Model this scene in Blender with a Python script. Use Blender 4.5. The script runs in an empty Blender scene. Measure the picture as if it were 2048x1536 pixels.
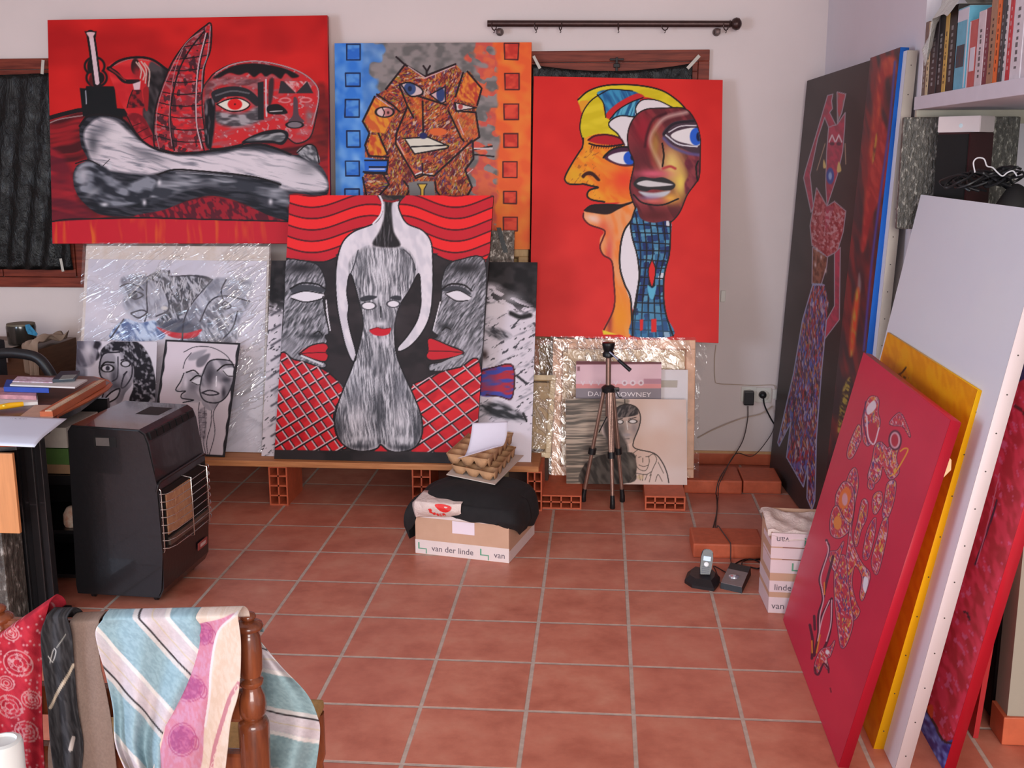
import bpy, bmesh, math, random
import numpy as np
from mathutils import Vector, Matrix

SC = bpy.context.scene
COL = SC.collection
random.seed(7)
T = 0.32
# ------------------------------------------------------------------ camera (surveyed from the floor tiles)
F_PX = 2204.35
PITCH, YAW, ROLL = 0.20577, -0.08099, -0.00224
CAM = np.array([0.64118, -12.46548, 5.11161]) * T

def cam_axes(p, y, r):
    cp, sp = math.cos(p), math.sin(p); cy, sy = math.cos(y), math.sin(y); cr, sr = math.cos(r), math.sin(r)
    f = np.array([sy * cp, cy * cp, -sp]); rt = np.array([cy, -sy, 0.0]); up = np.cross(rt, f)
    return np.array([rt * cr + up * sr, -rt * sr + up * cr, f])
AX = cam_axes(PITCH, YAW, ROLL)
def ray(x, y): return AX.T @ np.array([(x - 1024) / F_PX, -(y - 768) / F_PX, 1.0])
def onZ(x, y, z=0.0): d = ray(x, y); return CAM + d * ((z - CAM[2]) / d[2])
def onY(x, y, Y): d = ray(x, y); return CAM + d * ((Y - CAM[1]) / d[1])
def onX(x, y, X): d = ray(x, y); return CAM + d * ((X - CAM[0]) / d[0])

def make_camera():
    cd = bpy.data.cameras.new('camera'); o = bpy.data.objects.new('camera', cd); COL.objects.link(o)
    m = Matrix(((AX[0][0], AX[1][0], -AX[2][0], CAM[0]), (AX[0][1], AX[1][1], -AX[2][1], CAM[1]),
                (AX[0][2], AX[1][2], -AX[2][2], CAM[2]), (0, 0, 0, 1)))
    o.matrix_world = m
    cd.sensor_width = 36.0; cd.lens = F_PX / 2048 * 36.0; cd.clip_start = 0.05; cd.clip_end = 60
    SC.camera = o
make_camera()

# ------------------------------------------------------------------ colour
def lin(c):
    c = np.asarray(c, float) / 255.0
    return np.where(c <= 0.04045, c / 12.92, ((c + 0.055) / 1.055) ** 2.4)
GAIN = 1.25
def alb(c):
    return tuple(np.clip(lin(c) * GAIN, 0.0, 0.88)) + (1.0,)

# ------------------------------------------------------------------ materials
MATS = {}
class NT:
    def __init__(s, name):
        s.m = bpy.data.materials.new(name); s.m.use_nodes = True; s.t = s.m.node_tree; s.t.nodes.clear()
        s.out = s.t.nodes.new('ShaderNodeOutputMaterial')
    def n(s, typ, **k):
        nd = s.t.nodes.new(typ)
        for a, v in k.items():
            if a.startswith('_'): nd.inputs[int(a[1:])].default_value = v
            else: setattr(nd, a, v)
        return nd
    def l(s, a, b): s.t.links.new(a, b)
    def noise(s, scale, detail=3, rough=0.55, vec=None):
        nd = s.n('ShaderNodeTexNoise'); nd.inputs['Scale'].default_value = scale
        nd.inputs['Detail'].default_value = detail; nd.inputs['Roughness'].default_value = rough
        if vec is not None: s.l(vec, nd.inputs['Vector'])
        return nd
    def ramp(s, fac, stops):
        r = s.n('ShaderNodeValToRGB'); cr = r.color_ramp
        while len(cr.elements) < len(stops): cr.elements.new(0.5)
        for e, (p, c) in zip(cr.elements, stops): e.position = p; e.color = c
        s.l(fac, r.inputs[0]); return r
    def math(s, op, a, b=None):
        nd = s.n('ShaderNodeMath', operation=op)
        for i, v in enumerate((a, b)):
            if v is None: continue
            if isinstance(v, (int, float)): nd.inputs[i].default_value = v
            else: s.l(v, nd.inputs[i])
        return nd.outputs[0]
    def mix(s, fac, a, b, blend='MIX'):
        nd = s.n('ShaderNodeMix', data_type='RGBA', blend_type=blend)
        for sock, v in ((nd.inputs[0], fac), (nd.inputs[6], a), (nd.inputs[7], b)):
            if isinstance(v, (int, float)): sock.default_value = v
            elif isinstance(v, tuple): sock.default_value = v
            else: s.l(v, sock)
        return nd.outputs[2]
    def bsdf(s, color=None, rough=0.6, metal=0.0, spec=0.5, bump=None, bs=0.2, bd=0.01, coat=0.0):
        b = s.n('ShaderNodeBsdfPrincipled')
        if isinstance(color, tuple): b.inputs['Base Color'].default_value = color
        elif color is not None: s.l(color, b.inputs['Base Color'])
        if isinstance(rough, (int, float)): b.inputs['Roughness'].default_value = rough
        else: s.l(rough, b.inputs['Roughness'])
        b.inputs['Metallic'].default_value = metal
        b.inputs['Specular IOR Level'].default_value = spec
        b.inputs['Coat Weight'].default_value = coat
        if bump is not None:
            bn = s.n('ShaderNodeBump'); bn.inputs['Strength'].default_value = bs; bn.inputs['Distance'].default_value = bd
            s.l(bump, bn.inputs['Height']); s.l(bn.outputs[0], b.inputs['Normal'])
        s.l(b.outputs[0], s.out.inputs[0]); return b

def mat(name, c, rough=0.6, var=0.12, scale=14.0, metal=0.0, spec=0.4, bs=0.15, bd=0.004, stretch=None, c2=None, raw=False, coat=0.0):
    """flat-ish procedural material: colour varied by noise, slight bump"""
    if name in MATS: return MATS[name]
    s = NT(name); tc = s.n('ShaderNodeTexCoord'); vec = tc.outputs['Object']
    if stretch:
        mp = s.n('ShaderNodeMapping'); mp.inputs['Scale'].default_value = stretch; s.l(vec, mp.inputs['Vector']); vec = mp.outputs[0]
    nz = s.noise(scale, 4, 0.6, vec)
    base = alb(c); 
    if c2 is None: a = tuple(np.array(base[:3]) * (1 - var)) + (1,); b = tuple(np.clip(np.array(base[:3]) * (1 + var), 0, .9)) + (1,)
    else: a, b = base, alb(c2)
    r = s.ramp(nz.outputs[0], [(0.3, a), (0.7, b)])
    s.bsdf(r.outputs[0], rough, metal, spec, nz.outputs[0], bs, bd, coat)
    MATS[name] = s.m; return s.m

def mat_attr(name, rough=0.55, spec=0.18, weave=420.0, bs=0.12):
    """reads the colours carried by the mesh; fine weave bump"""
    if name in MATS: return MATS[name]
    s = NT(name); at = s.n('ShaderNodeAttribute', attribute_name='paint')
    tc = s.n('ShaderNodeTexCoord'); nz = s.noise(weave, 2, 0.6, tc.outputs['Object'])
    n2 = s.noise(9.0, 3, 0.6, tc.outputs['Object'])
    m = s.mix(0.06, at.outputs[0], n2.outputs[0], 'OVERLAY')
    s.bsdf(m, rough, 0.0, spec, nz.outputs[0], bs, 0.002)
    MATS[name] = s.m; return s.m

# ------------------------------------------------------------------ objects
def finish(name, bm, material, parent=None, smooth=False, loc=None, weld=False):
    me = bpy.data.meshes.new(name)
    if weld: bmesh.ops.remove_doubles(bm, verts=bm.verts, dist=1e-5)
    bmesh.ops.recalc_face_normals(bm, faces=bm.faces)
    bm.to_mesh(me); bm.free()
    mats = material if isinstance(material, (list, tuple)) else [material]
    for m in mats: me.materials.append(m)
    o = bpy.data.objects.new(name, me); COL.objects.link(o)
    if loc is not None:
        L = Vector(loc); me.transform(Matrix.Translation(-L)); o.location = L
    if parent is not None:
        o.parent = parent
        pl = parent.get('_origin'); 
        o.matrix_parent_inverse = parent_world(parent).inverted()
    if smooth:
        for p in me.polygons: p.use_smooth = True
        try: me.set_sharp_from_angle(angle=math.radians(50))
        except Exception: pass
    return o
def parent_world(o):
    m = o.matrix_basis.copy()
    if o.parent is not None: m = parent_world(o.parent) @ o.matrix_parent_inverse @ m
    return m
def tag(o, label=None, cat=None, group=None, kind=None):
    if label: o['label'] = label
    if cat: o['category'] = cat
    if group: o['group'] = group
    if kind: o['kind'] = kind
    return o
def empty(name, loc, label, cat, group=None):
    o = bpy.data.objects.new(name, None); COL.objects.link(o); o.location = loc; o.empty_display_size = 0.05
    return tag(o, label, cat, group)

def B(): return bmesh.new()
def bx(bm, lo, hi, bev=0.0, mi=0, M=None):
    n0 = len(bm.faces)
    vs = [bm.verts.new((x, y, z)) for x in (lo[0], hi[0]) for y in (lo[1], hi[1]) for z in (lo[2], hi[2])]
    idx = [(0, 1, 3, 2), (4, 6, 7, 5), (0, 4, 5, 1), (2, 3, 7, 6), (0, 2, 6, 4), (1, 5, 7, 3)]
    fs = [bm.faces.new([vs[i] for i in f]) for f in idx]
    for f in fs: f.material_index = mi
    if bev > 0:
        es = list({e for f in fs for e in f.edges})
        r = bmesh.ops.bevel(bm, geom=es, offset=bev, segments=2, profile=0.6, affect='EDGES')
        vs = list({v for f in r['faces'] for v in f.verts} | {v for v in vs if v.is_valid})
        for f in r['faces']: f.material_index = mi
    if M is not None:
        allv = [v for v in vs if v.is_valid]
        bmesh.ops.transform(bm, matrix=M, verts=allv)
    return vs
def hexa(bm, p, mi=0):
    """box from 8 corner points: p[0..3] ring, p[4..7] ring"""
    v = [bm.verts.new(tuple(q)) for q in p]
    for f in ((3, 2, 1, 0), (4, 5, 6, 7), (0, 1, 5, 4), (1, 2, 6, 5), (2, 3, 7, 6), (3, 0, 4, 7)):
        bm.faces.new([v[i] for i in f]).material_index = mi
    return v
def frame_of(d):
    d = Vector(d).normalized(); a = Vector((0, 0, 1)) if abs(d.z) < 0.9 else Vector((1, 0, 0))
    u = d.cross(a).normalized(); return u, d.cross(u).normalized()
def tube(bm, pts, r, n=8, mi=0, cap=True):
    pts = [Vector(p) for p in pts]; rr = r if isinstance(r, (list, tuple)) else [r] * len(pts)
    rings = []; u = None
    for i, p in enumerate(pts):
        d = (pts[min(i + 1, len(pts) - 1)] - pts[max(i - 1, 0)])
        if d.length < 1e-9: d = Vector((0, 0, 1))
        d.normalize()
        if u is None: u, w = frame_of(d)
        else:
            u = (u - d * u.dot(d)); u = u.normalized() if u.length > 1e-6 else frame_of(d)[0]
            w = d.cross(u).normalized()
        rings.append([bm.verts.new(p + (u * math.cos(a) + w * math.sin(a)) * rr[i]) for a in [2 * math.pi * k / n for k in range(n)]])
    for a, b in zip(rings, rings[1:]):
        for k in range(n): bm.faces.new((a[k], a[(k + 1) % n], b[(k + 1) % n], b[k])).material_index = mi
    if cap:
        bm.faces.new(rings[0][::-1]).material_index = mi; bm.faces.new(rings[-1]).material_index = mi
def lathe(bm, c, prof, n=20, mi=0, axis=(0, 0, 1)):
    """prof: list of (height along axis, radius)"""
    ax = Vector(axis).normalized(); c = Vector(c)
    tube2(bm, [c + ax * h for h, _ in prof], [max(r, 1e-4) for _, r in prof], ax, n, mi)
def tube2(bm, pts, rr, ax, n, mi):
    u, w = frame_of(ax); rings = []
    for p, r in zip(pts, rr):
        rings.append([bm.verts.new(p + (u * math.cos(a) + w * math.sin(a)) * r) for a in [2 * math.pi * k / n for k in range(n)]])
    for a, b in zip(rings, rings[1:]):
        for k in range(n): bm.faces.new((a[k], a[(k + 1) % n], b[(k + 1) % n], b[k])).material_index = mi
    bm.faces.new(rings[0][::-1]).material_index = mi; bm.faces.new(rings[-1]).material_index = mi
def cr(pts, k=6, closed=False):
    """Catmull-Rom through points (any dimension)"""
    P = [np.asarray(p, float) for p in pts]; n = len(P); out = []
    if n < 3: return P
    rng = range(n if closed else n - 1)
    for i in rng:
        p0 = P[(i - 1) % n] if (closed or i > 0) else P[0] * 2 - P[1]
        p1 = P[i]; p2 = P[(i + 1) % n]; p3 = P[(i + 2) % n] if (closed or i + 2 < n) else P[-1] * 2 - P[-2]
        for j in range(k):
            t = j / k
            out.append(0.5 * (2 * p1 + (p2 - p0) * t + (2 * p0 - 5 * p1 + 4 * p2 - p3) * t * t + (3 * p1 - p0 - 3 * p2 + p3) * t ** 3))
    if not closed: out.append(P[-1])
    return out
def prism(bm, pts2, z0, z1, mi=0):
    """extrude a plan outline [(x,y)] from z0 to z1"""
    a = [bm.verts.new((x, y, z0)) for x, y in pts2]; b = [bm.verts.new((x, y, z1)) for x, y in pts2]; n = len(a)
    bm.faces.new(a[::-1]).material_index = mi; bm.faces.new(b).material_index = mi
    for i in range(n): bm.faces.new((a[i], a[(i + 1) % n], b[(i + 1) % n], b[i])).material_index = mi
def sheet(bm, fn, nu, nv, th=0.0, mi=0):
    """grid surface fn(u,v)->xyz, optionally thickened"""
    g = [[bm.verts.new(tuple(fn(i / nu, j / nv))) for i in range(nu + 1)] for j in range(nv + 1)]
    for j in range(nv):
        for i in range(nu): bm.faces.new((g[j][i], g[j][i + 1], g[j + 1][i + 1], g[j + 1][i])).material_index = mi
    return g
def solidify(o, th, offset=0.0):
    m = o.modifiers.new('thickness', 'SOLIDIFY'); m.thickness = th; m.offset = offset; return o
def wobble(seed):
    r = np.random.RandomState(seed); k = r.normal(size=(8, 3)); ph = r.uniform(0, 6.28, 8); am = r.uniform(.4, 1, 8)
    def f(p, s=1.0): return float(sum(a * math.sin((p[0] * q[0] + p[1] * q[1] + p[2] * q[2]) * s + h) for a, q, h in zip(am, k, ph)) / 4)
    return f

# ------------------------------------------------------------------ painted surfaces: a fine grid mesh carrying its own colours
def h2(ix, iy, seed):
    n = (ix.astype(np.int64) * 374761393 + iy.astype(np.int64) * 668265263 + seed * 1442695041) & 0x7fffffff
    n = ((n ^ (n >> 13)) * 1274126177) & 0x7fffffff
    return ((n ^ (n >> 16)) & 0xffff) / 65535.0
def vnoise(x, y, seed=0):
    ix = np.floor(x); iy = np.floor(y); fx = x - ix; fy = y - iy
    fx = fx * fx * (3 - 2 * fx); fy = fy * fy * (3 - 2 * fy); ix = ix.astype(np.int64); iy = iy.astype(np.int64)
    a = h2(ix, iy, seed); b = h2(ix + 1, iy, seed); c = h2(ix, iy + 1, seed); d = h2(ix + 1, iy + 1, seed)
    return (a * (1 - fx) + b * fx) * (1 - fy) + (c * (1 - fx) + d * fx) * fy
def PTS(s):
    return [tuple(float(v) for v in t.split(',')) for t in s.split()]
class Art:
    def __init__(s, X, Y):
        s.x = X; s.y = Y; s.c = np.zeros((X.size, 3)) + 0.5; s.k, s.ox, s.oy = 1.0, 0.0, 0.0
    def tr(s, k, ox, oy): s.k, s.ox, s.oy = k, ox, oy
    def pts(s, p, smooth=True, closed=False):
        if isinstance(p, str): p = PTS(p)
        p = [(a * s.k + s.ox, b * s.k + s.oy) for a, b in p]
        if smooth and len(p) > 2: p = [tuple(q) for q in cr(p, 5, closed)]
        return np.array(p)
    def noise(s, L, S, ang=0.0, seed=0, oct=2):
        """brush-mark noise, L px long along ang (degrees), S px across"""
        a = math.radians(ang); wx = s.x + 5 * (vnoise(s.x / 30, s.y / 30, seed + 50) - .5); wy = s.y + 5 * (vnoise(s.x / 30, s.y / 30, seed + 51) - .5)
        u = (wx * math.cos(a) + wy * math.sin(a)); v = (-wx * math.sin(a) + wy * math.cos(a))
        t = 0; w = 0
        for o in range(oct):
            f = 2.0 ** o; t = t + vnoise(u / L * f, v / S * f, seed + o * 7) / f; w += 1 / f
        return t / w
    def tex(s, c1, c2, L=20, S=5, ang=0, seed=0, lo=.35, hi=.65, oct=2):
        n = np.clip((s.noise(L, S, ang, seed, oct) - lo) / (hi - lo), 0, 1)[:, None]
        return (np.array(c1, float) * (1 - n) + np.array(c2, float) * n) / 255.0
    def mask(s, p, soft=0.9, smooth=True):
        q = s.pts(p, smooth, True); m = np.zeros(s.x.size)
        lo = q.min(0) - soft - 1; hi = q.max(0) + soft + 1
        ii = np.where((s.x > lo[0]) & (s.x < hi[0]) & (s.y > lo[1]) & (s.y < hi[1]))[0]
        if ii.size == 0: return m
        x = s.x[ii]; y = s.y[ii]; ins = np.zeros(ii.size, bool); d2 = np.full(ii.size, 1e9)
        for (x0, y0), (x1, y1) in zip(q, np.roll(q, -1, 0)):
            if y0 != y1:
                c = ((y0 > y) != (y1 > y)) & (x < (x1 - x0) * (y - y0) / (y1 - y0) + x0); ins ^= c
            dx, dy = x1 - x0, y1 - y0; L = dx * dx + dy * dy
            t = np.clip(((x - x0) * dx + (y - y0) * dy) / (L + 1e-9), 0, 1)
            d2 = np.minimum(d2, (x - x0 - t * dx) ** 2 + (y - y0 - t * dy) ** 2)
        d = np.sqrt(d2); sd = np.where(ins, d, -d)
        m[ii] = np.clip(0.5 + sd / (2 * soft), 0, 1); return m
    def lay(s, m, col, a=1.0):
        m = (m * a)[:, None]; col = np.asarray(col, float)
        if col.ndim == 1: col = col[None, :] / 255.0
        s.c = s.c * (1 - m) + col * m
    def fill(s, p, col, a=1.0, soft=0.9, smooth=True, clip=None):
        m = s.mask(p, soft, smooth)
        if clip is not None: m = m * clip
        s.lay(m, col, a); return m
    def line(s, p, w, col, a=1.0, soft=0.7, smooth=True, closed=False, clip=None):
        q = s.pts(p, smooth, closed); 
        if closed: q = np.vstack([q, q[:1]])
        w = w * s.k / 2; lo = q.min(0) - w - 2; hi = q.max(0) + w + 2
        ii = np.where((s.x > lo[0]) & (s.x < hi[0]) & (s.y > lo[1]) & (s.y < hi[1]))[0]
        if ii.size == 0: return
        x = s.x[ii]; y = s.y[ii]; d2 = np.full(ii.size, 1e9)
        for (x0, y0), (x1, y1) in zip(q, q[1:]):
            dx, dy = x1 - x0, y1 - y0; L = dx * dx + dy * dy
            t = np.clip(((x - x0) * dx + (y - y0) * dy) / (L + 1e-9), 0, 1)
            d2 = np.minimum(d2, (x - x0 - t * dx) ** 2 + (y - y0 - t * dy) ** 2)
        m = np.zeros(s.x.size); m[ii] = np.clip((w + soft * .5 - np.sqrt(d2)) / soft, 0, 1) * min(1.0, 2 * w / 0.8)
        if clip is not None: m = m * clip
        s.lay(m, col, a)
    def lines(s, ss, w, col, **k):
        for p in ss.split(';'):
            if p.strip(): s.line(p, w, col, **k)
    def ell(s, cx, cy, rx, ry, col, ang=0, a=1.0, soft=0.9, clip=None, ring=None):
        cx, cy, rx, ry = cx * s.k + s.ox, cy * s.k + s.oy, rx * s.k, ry * s.k; t = math.radians(ang)
        u = (s.x - cx) * math.cos(t) + (s.y - cy) * math.sin(t); v = -(s.x - cx) * math.sin(t) + (s.y - cy) * math.cos(t)
        r = np.sqrt((u / rx) ** 2 + (v / ry) ** 2); d = (1 - r) * min(rx, ry)
        if ring: m = np.clip((ring * s.k / 2 + soft * .5 - np.abs(d)) / soft, 0, 1)
        else: m = np.clip(0.5 + d / (2 * soft), 0, 1)
        if clip is not None: m = m * clip
        s.lay(m, col, a)
    def blob(s, cx, cy, rx, ry, col, ang=0, a=1.0, clip=None):
        cx, cy, rx, ry = cx * s.k + s.ox, cy * s.k + s.oy, rx * s.k, ry * s.k; t = math.radians(ang)
        u = (s.x - cx) * math.cos(t) + (s.y - cy) * math.sin(t); v = -(s.x - cx) * math.sin(t) + (s.y - cy) * math.cos(t)
        m = np.exp(-((u / rx) ** 2 + (v / ry) ** 2) * 1.2)
        if clip is not None: m = m * clip
        s.lay(m, col, a)

def project(P):
    c = (P - CAM) @ AX.T
    return 1024 + F_PX * c[:, 0] / c[:, 2], 768 - F_PX * c[:, 1] / c[:, 2]
def painted_mesh(name, BL, BR, TL, th, step, paint, side, parent=None, rough=.55, spec=.18, bow=0.0, flat=False):
    """stretched canvas or board: fine coloured front grid, plain sides and back. side: sRGB colour"""
    BL, BR, TL = (np.asarray(v, float) for v in (BL, BR, TL))
    U = BR - BL; V = TL - BL; w = np.linalg.norm(U); h = np.linalg.norm(V); N = np.cross(U, V); N /= np.linalg.norm(N)
    nu, nv = max(2, int(w / step)), max(2, int(h / step))
    u, v = np.meshgrid(np.linspace(0, 1, nu + 1), np.linspace(0, 1, nv + 1)); u = u.ravel(); v = v.ravel()
    P = BL + u[:, None] * U + v[:, None] * V
    if bow: P = P + N * (bow * (4 * u * (1 - u))[:, None])
    X, Y = project(P); A = Art(X, Y); A.uw = u * w; A.vh = v * h; A.u = u; A.v = v
    paint(A)
    C = np.ones((P.shape[0] + 8, 4)); C[:P.shape[0], :3] = np.clip(lin(np.clip(A.c, 0, 1) * 255) * GAIN * .9, 0, .88)
    C[P.shape[0]:, :] = alb(side)
    i = np.arange(nu)[None, :] + (nu + 1) * np.arange(nv)[:, None]; i = i.ravel()
    q = np.stack([i, i + 1, i + nu + 2, i + nu + 1], 1)
    K = P.shape[0]; fr = np.array([BL, BR, BR + V, TL]); bk = fr - N * th
    org = (BL + BR) / 2 - N * th / 2
    allv = np.vstack([P, fr - N * 0.0004, bk]) - org
    sides = np.array([[K, K + 4, K + 5, K + 1], [K + 1, K + 5, K + 6, K + 2], [K + 2, K + 6, K + 7, K + 3], [K + 3, K + 7, K + 4, K], [K + 7, K + 6, K + 5, K + 4]])
    q = np.vstack([q, sides]); me = bpy.data.meshes.new(name)
    me.vertices.add(len(allv)); me.vertices.foreach_set('co', allv.ravel())
    me.loops.add(q.size); me.loops.foreach_set('vertex_index', q.ravel().astype(np.int32))
    me.polygons.add(len(q)); me.polygons.foreach_set('loop_start', np.arange(0, q.size, 4, dtype=np.int32))
    me.polygons.foreach_set('loop_total', np.full(len(q), 4, dtype=np.int32))
    me.update(calc_edges=True)
    at = me.color_attributes.new('paint', 'FLOAT_COLOR', 'POINT'); at.data.foreach_set('color', C.ravel())
    me.materials.append(mat_attr('paint_%02d_%02d' % (int(rough * 100), int(spec * 100)), rough, spec))
    o = bpy.data.objects.new(name, me); COL.objects.link(o); o.location = org
    if parent is not None: o.parent = parent; o.matrix_parent_inverse = parent_world(parent).inverted()
    return o, (BL, BR, TL, N, U, V)
WORLD = .95
EXPO = -0.09
LIGHTS = [('rear_fill_light', (1.4, -8.5, 2.1), (0.7, 1.0, .9), 3.6, 2.6, 470, (1.0, .95, .92)), ('window_light', (-3.3, -3.6, 1.6), (1.0, -.4, .8), 1.3, 1.2, 84, (.62, .78, 1.0))]  # first: large soft lamp added behind the camera, no door there
BLK = (28, 24, 26)
# ---- big red canvas: bone, horn, eye and face
def art_bone(A):
    A.tr(.33203, 0, 0)
    A.lay(np.ones(A.x.size), A.tex((172, 24, 26), (205, 34, 32), 60, 40, 0, 1, .2, .8))
    dk = A.tex((70, 22, 26), (150, 30, 36), 70, 9, -12, 3, .3, .7)
    A.fill("285,725 400,690 520,668 740,655 950,690 1250,700 1700,560 1910,540 1975,540 1975,1345 285,1345", dk, smooth=False)
    A.fill("285,900 420,1000 470,1200 560,1310 285,1340", A.tex((96, 26, 40), (158, 32, 44), 60, 14, 10, 4), a=.8, soft=6)
    A.fill("1890,540 1980,540 1980,900 1880,900", A.tex((88, 22, 24), (130, 30, 28), 40, 20, 20, 5), a=.8, soft=5)
    A.line("290,712 400,682 520,660 740,668 940,690", 26, BLK)
    A.line("300,740 360,718 470,700 540,692", 7, (150, 120, 120))
    A.fill("500,650 940,660 950,700 500,700", BLK, smooth=False)
    A.fill("480,530 515,532 520,518 690,520 705,655 740,662 740,720 500,700 492,640", (22, 24, 26), smooth=False)
    A.line("516,548 520,625", 7, (150, 150, 160))
    # guitar-like bone on the pedestal
    A.ell(570, 398, 66, 60, BLK); A.ell(582, 468, 68, 60, BLK); A.ell(570, 398, 52, 46, (200, 34, 34)); A.ell(582, 468, 54, 46, (196, 32, 34))
    A.ell(545, 400, 20, 44, BLK); A.ell(600, 470, 30, 36, BLK); A.ell(560, 480, 24, 40, (90, 24, 26))
    A.line("545,205 560,300 585,500", 52, BLK); A.fill("508,188 582,188 578,222 560,250 535,240", BLK, smooth=False)
    A.line("548,215 562,310 586,498", 26, (214, 186, 192)); A.fill("522,196 570,196 562,218 550,235 536,222", (216, 176, 180))
    # dome with the reaching woman
    A.fill("650,410 720,365 820,345 920,360 1020,430 980,560 960,880 860,860 770,690 720,600", A.tex((190, 34, 40), (212, 50, 52), 30, 20, 0, 6))
    A.fill("900,380 960,395 1025,430 985,520 950,700 955,900 900,880 860,700 880,560", A.tex((30, 26, 28), (74, 66, 68), 30, 12, 60, 7), soft=2)
    A.line("650,415 720,365 820,345 920,360 1022,432", 15, BLK); A.line("690,395 760,362 830,356 900,366", 4, (150, 110, 110))
    A.line("655,412 700,440 750,488 830,490", 26, BLK); A.line("662,414 705,444 755,484", 9, (120, 40, 40))
    A.ell(815, 400, 26, 48, (48, 26, 28)); A.blob(825, 440, 24, 40, (150, 34, 40))
    A.lines("820,375 850,420 845,470;850,370 880,420 875,500;870,380 900,430 895,520;835,378 870,440 862,480", 8, (196, 160, 150))
    A.fill("800,505 848,488 842,540 808,542", (214, 180, 184), smooth=False)
    A.fill("800,542 850,542 872,650 765,650 782,590", A.tex((150, 30, 36), (60, 24, 30), 8, 6, 40, 8), smooth=False)
    A.fill("862,540 895,530 890,660 872,650", (150, 30, 34)); A.line("800,542 780,590 765,650", 6, BLK)
    A.fill("762,695 860,700 945,880 900,885 820,800", A.tex((120, 26, 34), (180, 40, 48), 12, 8, 50, 9)); A.line("762,695 820,800 900,885", 7, BLK)
    A.lines("800,760 850,740;830,800 890,770;860,840 915,815", 5, (60, 22, 26))
    # horn
    hp = "1240,160 1268,155 1262,300 1225,420 1218,700 1262,900 1180,912 960,905 932,790 945,640 1000,470 1062,345 1150,235"
    A.line(hp, 20, BLK, closed=True)
    m = A.fill(hp, A.tex((205, 38, 44), (140, 44, 52), 14, 7, 0, 11, .3, .6)); A.lay(m * (A.noise(9, 5, 20, 12) > .64), (170, 120, 124), .6)
    A.lay(m * (A.noise(12, 8, 80, 13) < .36), (48, 30, 36), .75)
    A.lines("1230,190 1150,290 1080,420 1035,600 1025,760 1050,905;1250,200 1215,330 1185,520 1180,720 1230,905", 9, BLK, clip=m)
    for yy in range(10):
        t = yy / 9.0; y0 = 240 + 640 * t
        A.line([(920, y0 + 30 * (1 - t)), (1080, y0 + 44), (1290, y0 + 10 + 40 * t)], 7, BLK, clip=m)
    A.line("1240,200 1190,430 1182,720 1215,890", 7, (200, 170, 175), clip=m); A.line("1100,300 1055,420 1030,560 1020,720 1035,880", 4, (180, 120, 124), clip=m)
    A.line("1268,160 1250,330 1220,430 1215,600 1222,700 1262,900", 5, (150, 140, 146)); A.line("1225,185 1120,260 1020,440 955,620 940,780 960,900", 4, (170, 130, 134))
    # head
    hd = "1225,540 1262,480 1300,440 1400,390 1540,372 1700,400 1830,450 1905,520 1915,600 1890,750 1860,830 1790,860 1740,830 1720,790 1660,780 1560,800 1470,860 1270,890 1240,800 1222,640"
    A.line(hd, 16, BLK, closed=True)
    m = A.fill(hd, A.tex((196, 40, 44), (168, 74, 80), 18, 8, -10, 15, .45, .75)); A.lay(m * (A.noise(8, 5, 30, 16) > .72), (190, 150, 152), .7)
    A.line("1300,440 1400,388 1540,368 1700,395 1830,446 1908,520 1916,610 1880,750", 7, (176, 140, 144))
    A.fill("1285,465 1400,398 1540,382 1700,408 1800,455 1760,470 1720,442 1690,475 1640,445 1600,462 1570,440 1530,465 1490,438 1440,452 1380,440 1320,470", BLK, soft=1.5)
    A.fill("1240,500 1330,470 1450,470 1560,480 1580,540 1480,520 1350,510 1270,560 1245,700 1230,640", A.tex((90, 60, 64), (150, 110, 114), 20, 6, -10, 17), soft=4, a=.8)
    A.fill("1300,670 1380,680 1470,680 1560,640 1572,720 1480,762 1380,765 1300,735", A.tex((70, 64, 68), (160, 150, 154), 18, 6, 0, 18), soft=4)
    A.fill("1236,610 1290,600 1296,700 1275,885 1240,870 1232,720", A.tex((24, 24, 28), (110, 100, 106), 20, 5, 85, 19, .5, .8), soft=2)
    A.fill("1272,562 1330,530 1420,520 1500,540 1562,600 1545,640 1480,590 1420,580 1350,588 1302,620", (40, 38, 42)); A.line("1300,575 1400,548 1500,562", 10, (92, 88, 92))
    A.fill("1308,626 1370,600 1440,594 1500,628 1460,660 1380,664", (222, 214, 200)); A.ell(1415, 628, 44, 34, (214, 32, 32)); A.ell(1415, 628, 5, 5, BLK)
    A.line("1305,628 1370,600 1440,592 1505,628 1462,664 1380,668 1305,628", 8, BLK)
    A.fill("1552,498 1588,490 1590,722 1554,722", (36, 34, 38), smooth=False); A.line("1602,480 1602,600 1606,700", 9, (206, 180, 184))
    A.fill("1620,490 1650,480 1640,600 1618,640", (60, 40, 44), soft=2)
    A.fill("1690,488 1850,488 1888,562 1678,562", (50, 44, 48), smooth=False); A.fill("1708,488 1852,488 1782,560", A.tex((196, 50, 54), (210, 150, 150), 5, 4, 45, 20), smooth=False)
    A.fill("1612,640 1680,628 1732,682 1622,686", BLK); A.line("1625,672 1700,668", 5, (190, 180, 180))
    A.fill("1768,590 1792,600 1800,690 1832,735 1738,735 1764,690", (84, 62, 70)); A.ell(1775, 752, 50, 20, (120, 108, 114)); A.ell(1775, 752, 50, 20, BLK, ring=6)
    A.ell(1718, 604, 36, 17, (214, 130, 132)); A.ell(1718, 604, 26, 10, (180, 50, 54)); A.ell(1842, 602, 38, 17, (214, 130, 132)); A.ell(1842, 602, 26, 10, (180, 50, 54))
    A.blob(1860, 700, 25, 50, (120, 110, 112), a=.8); A.blob(1830, 790, 40, 18, (190, 120, 124), a=.7)
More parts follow.
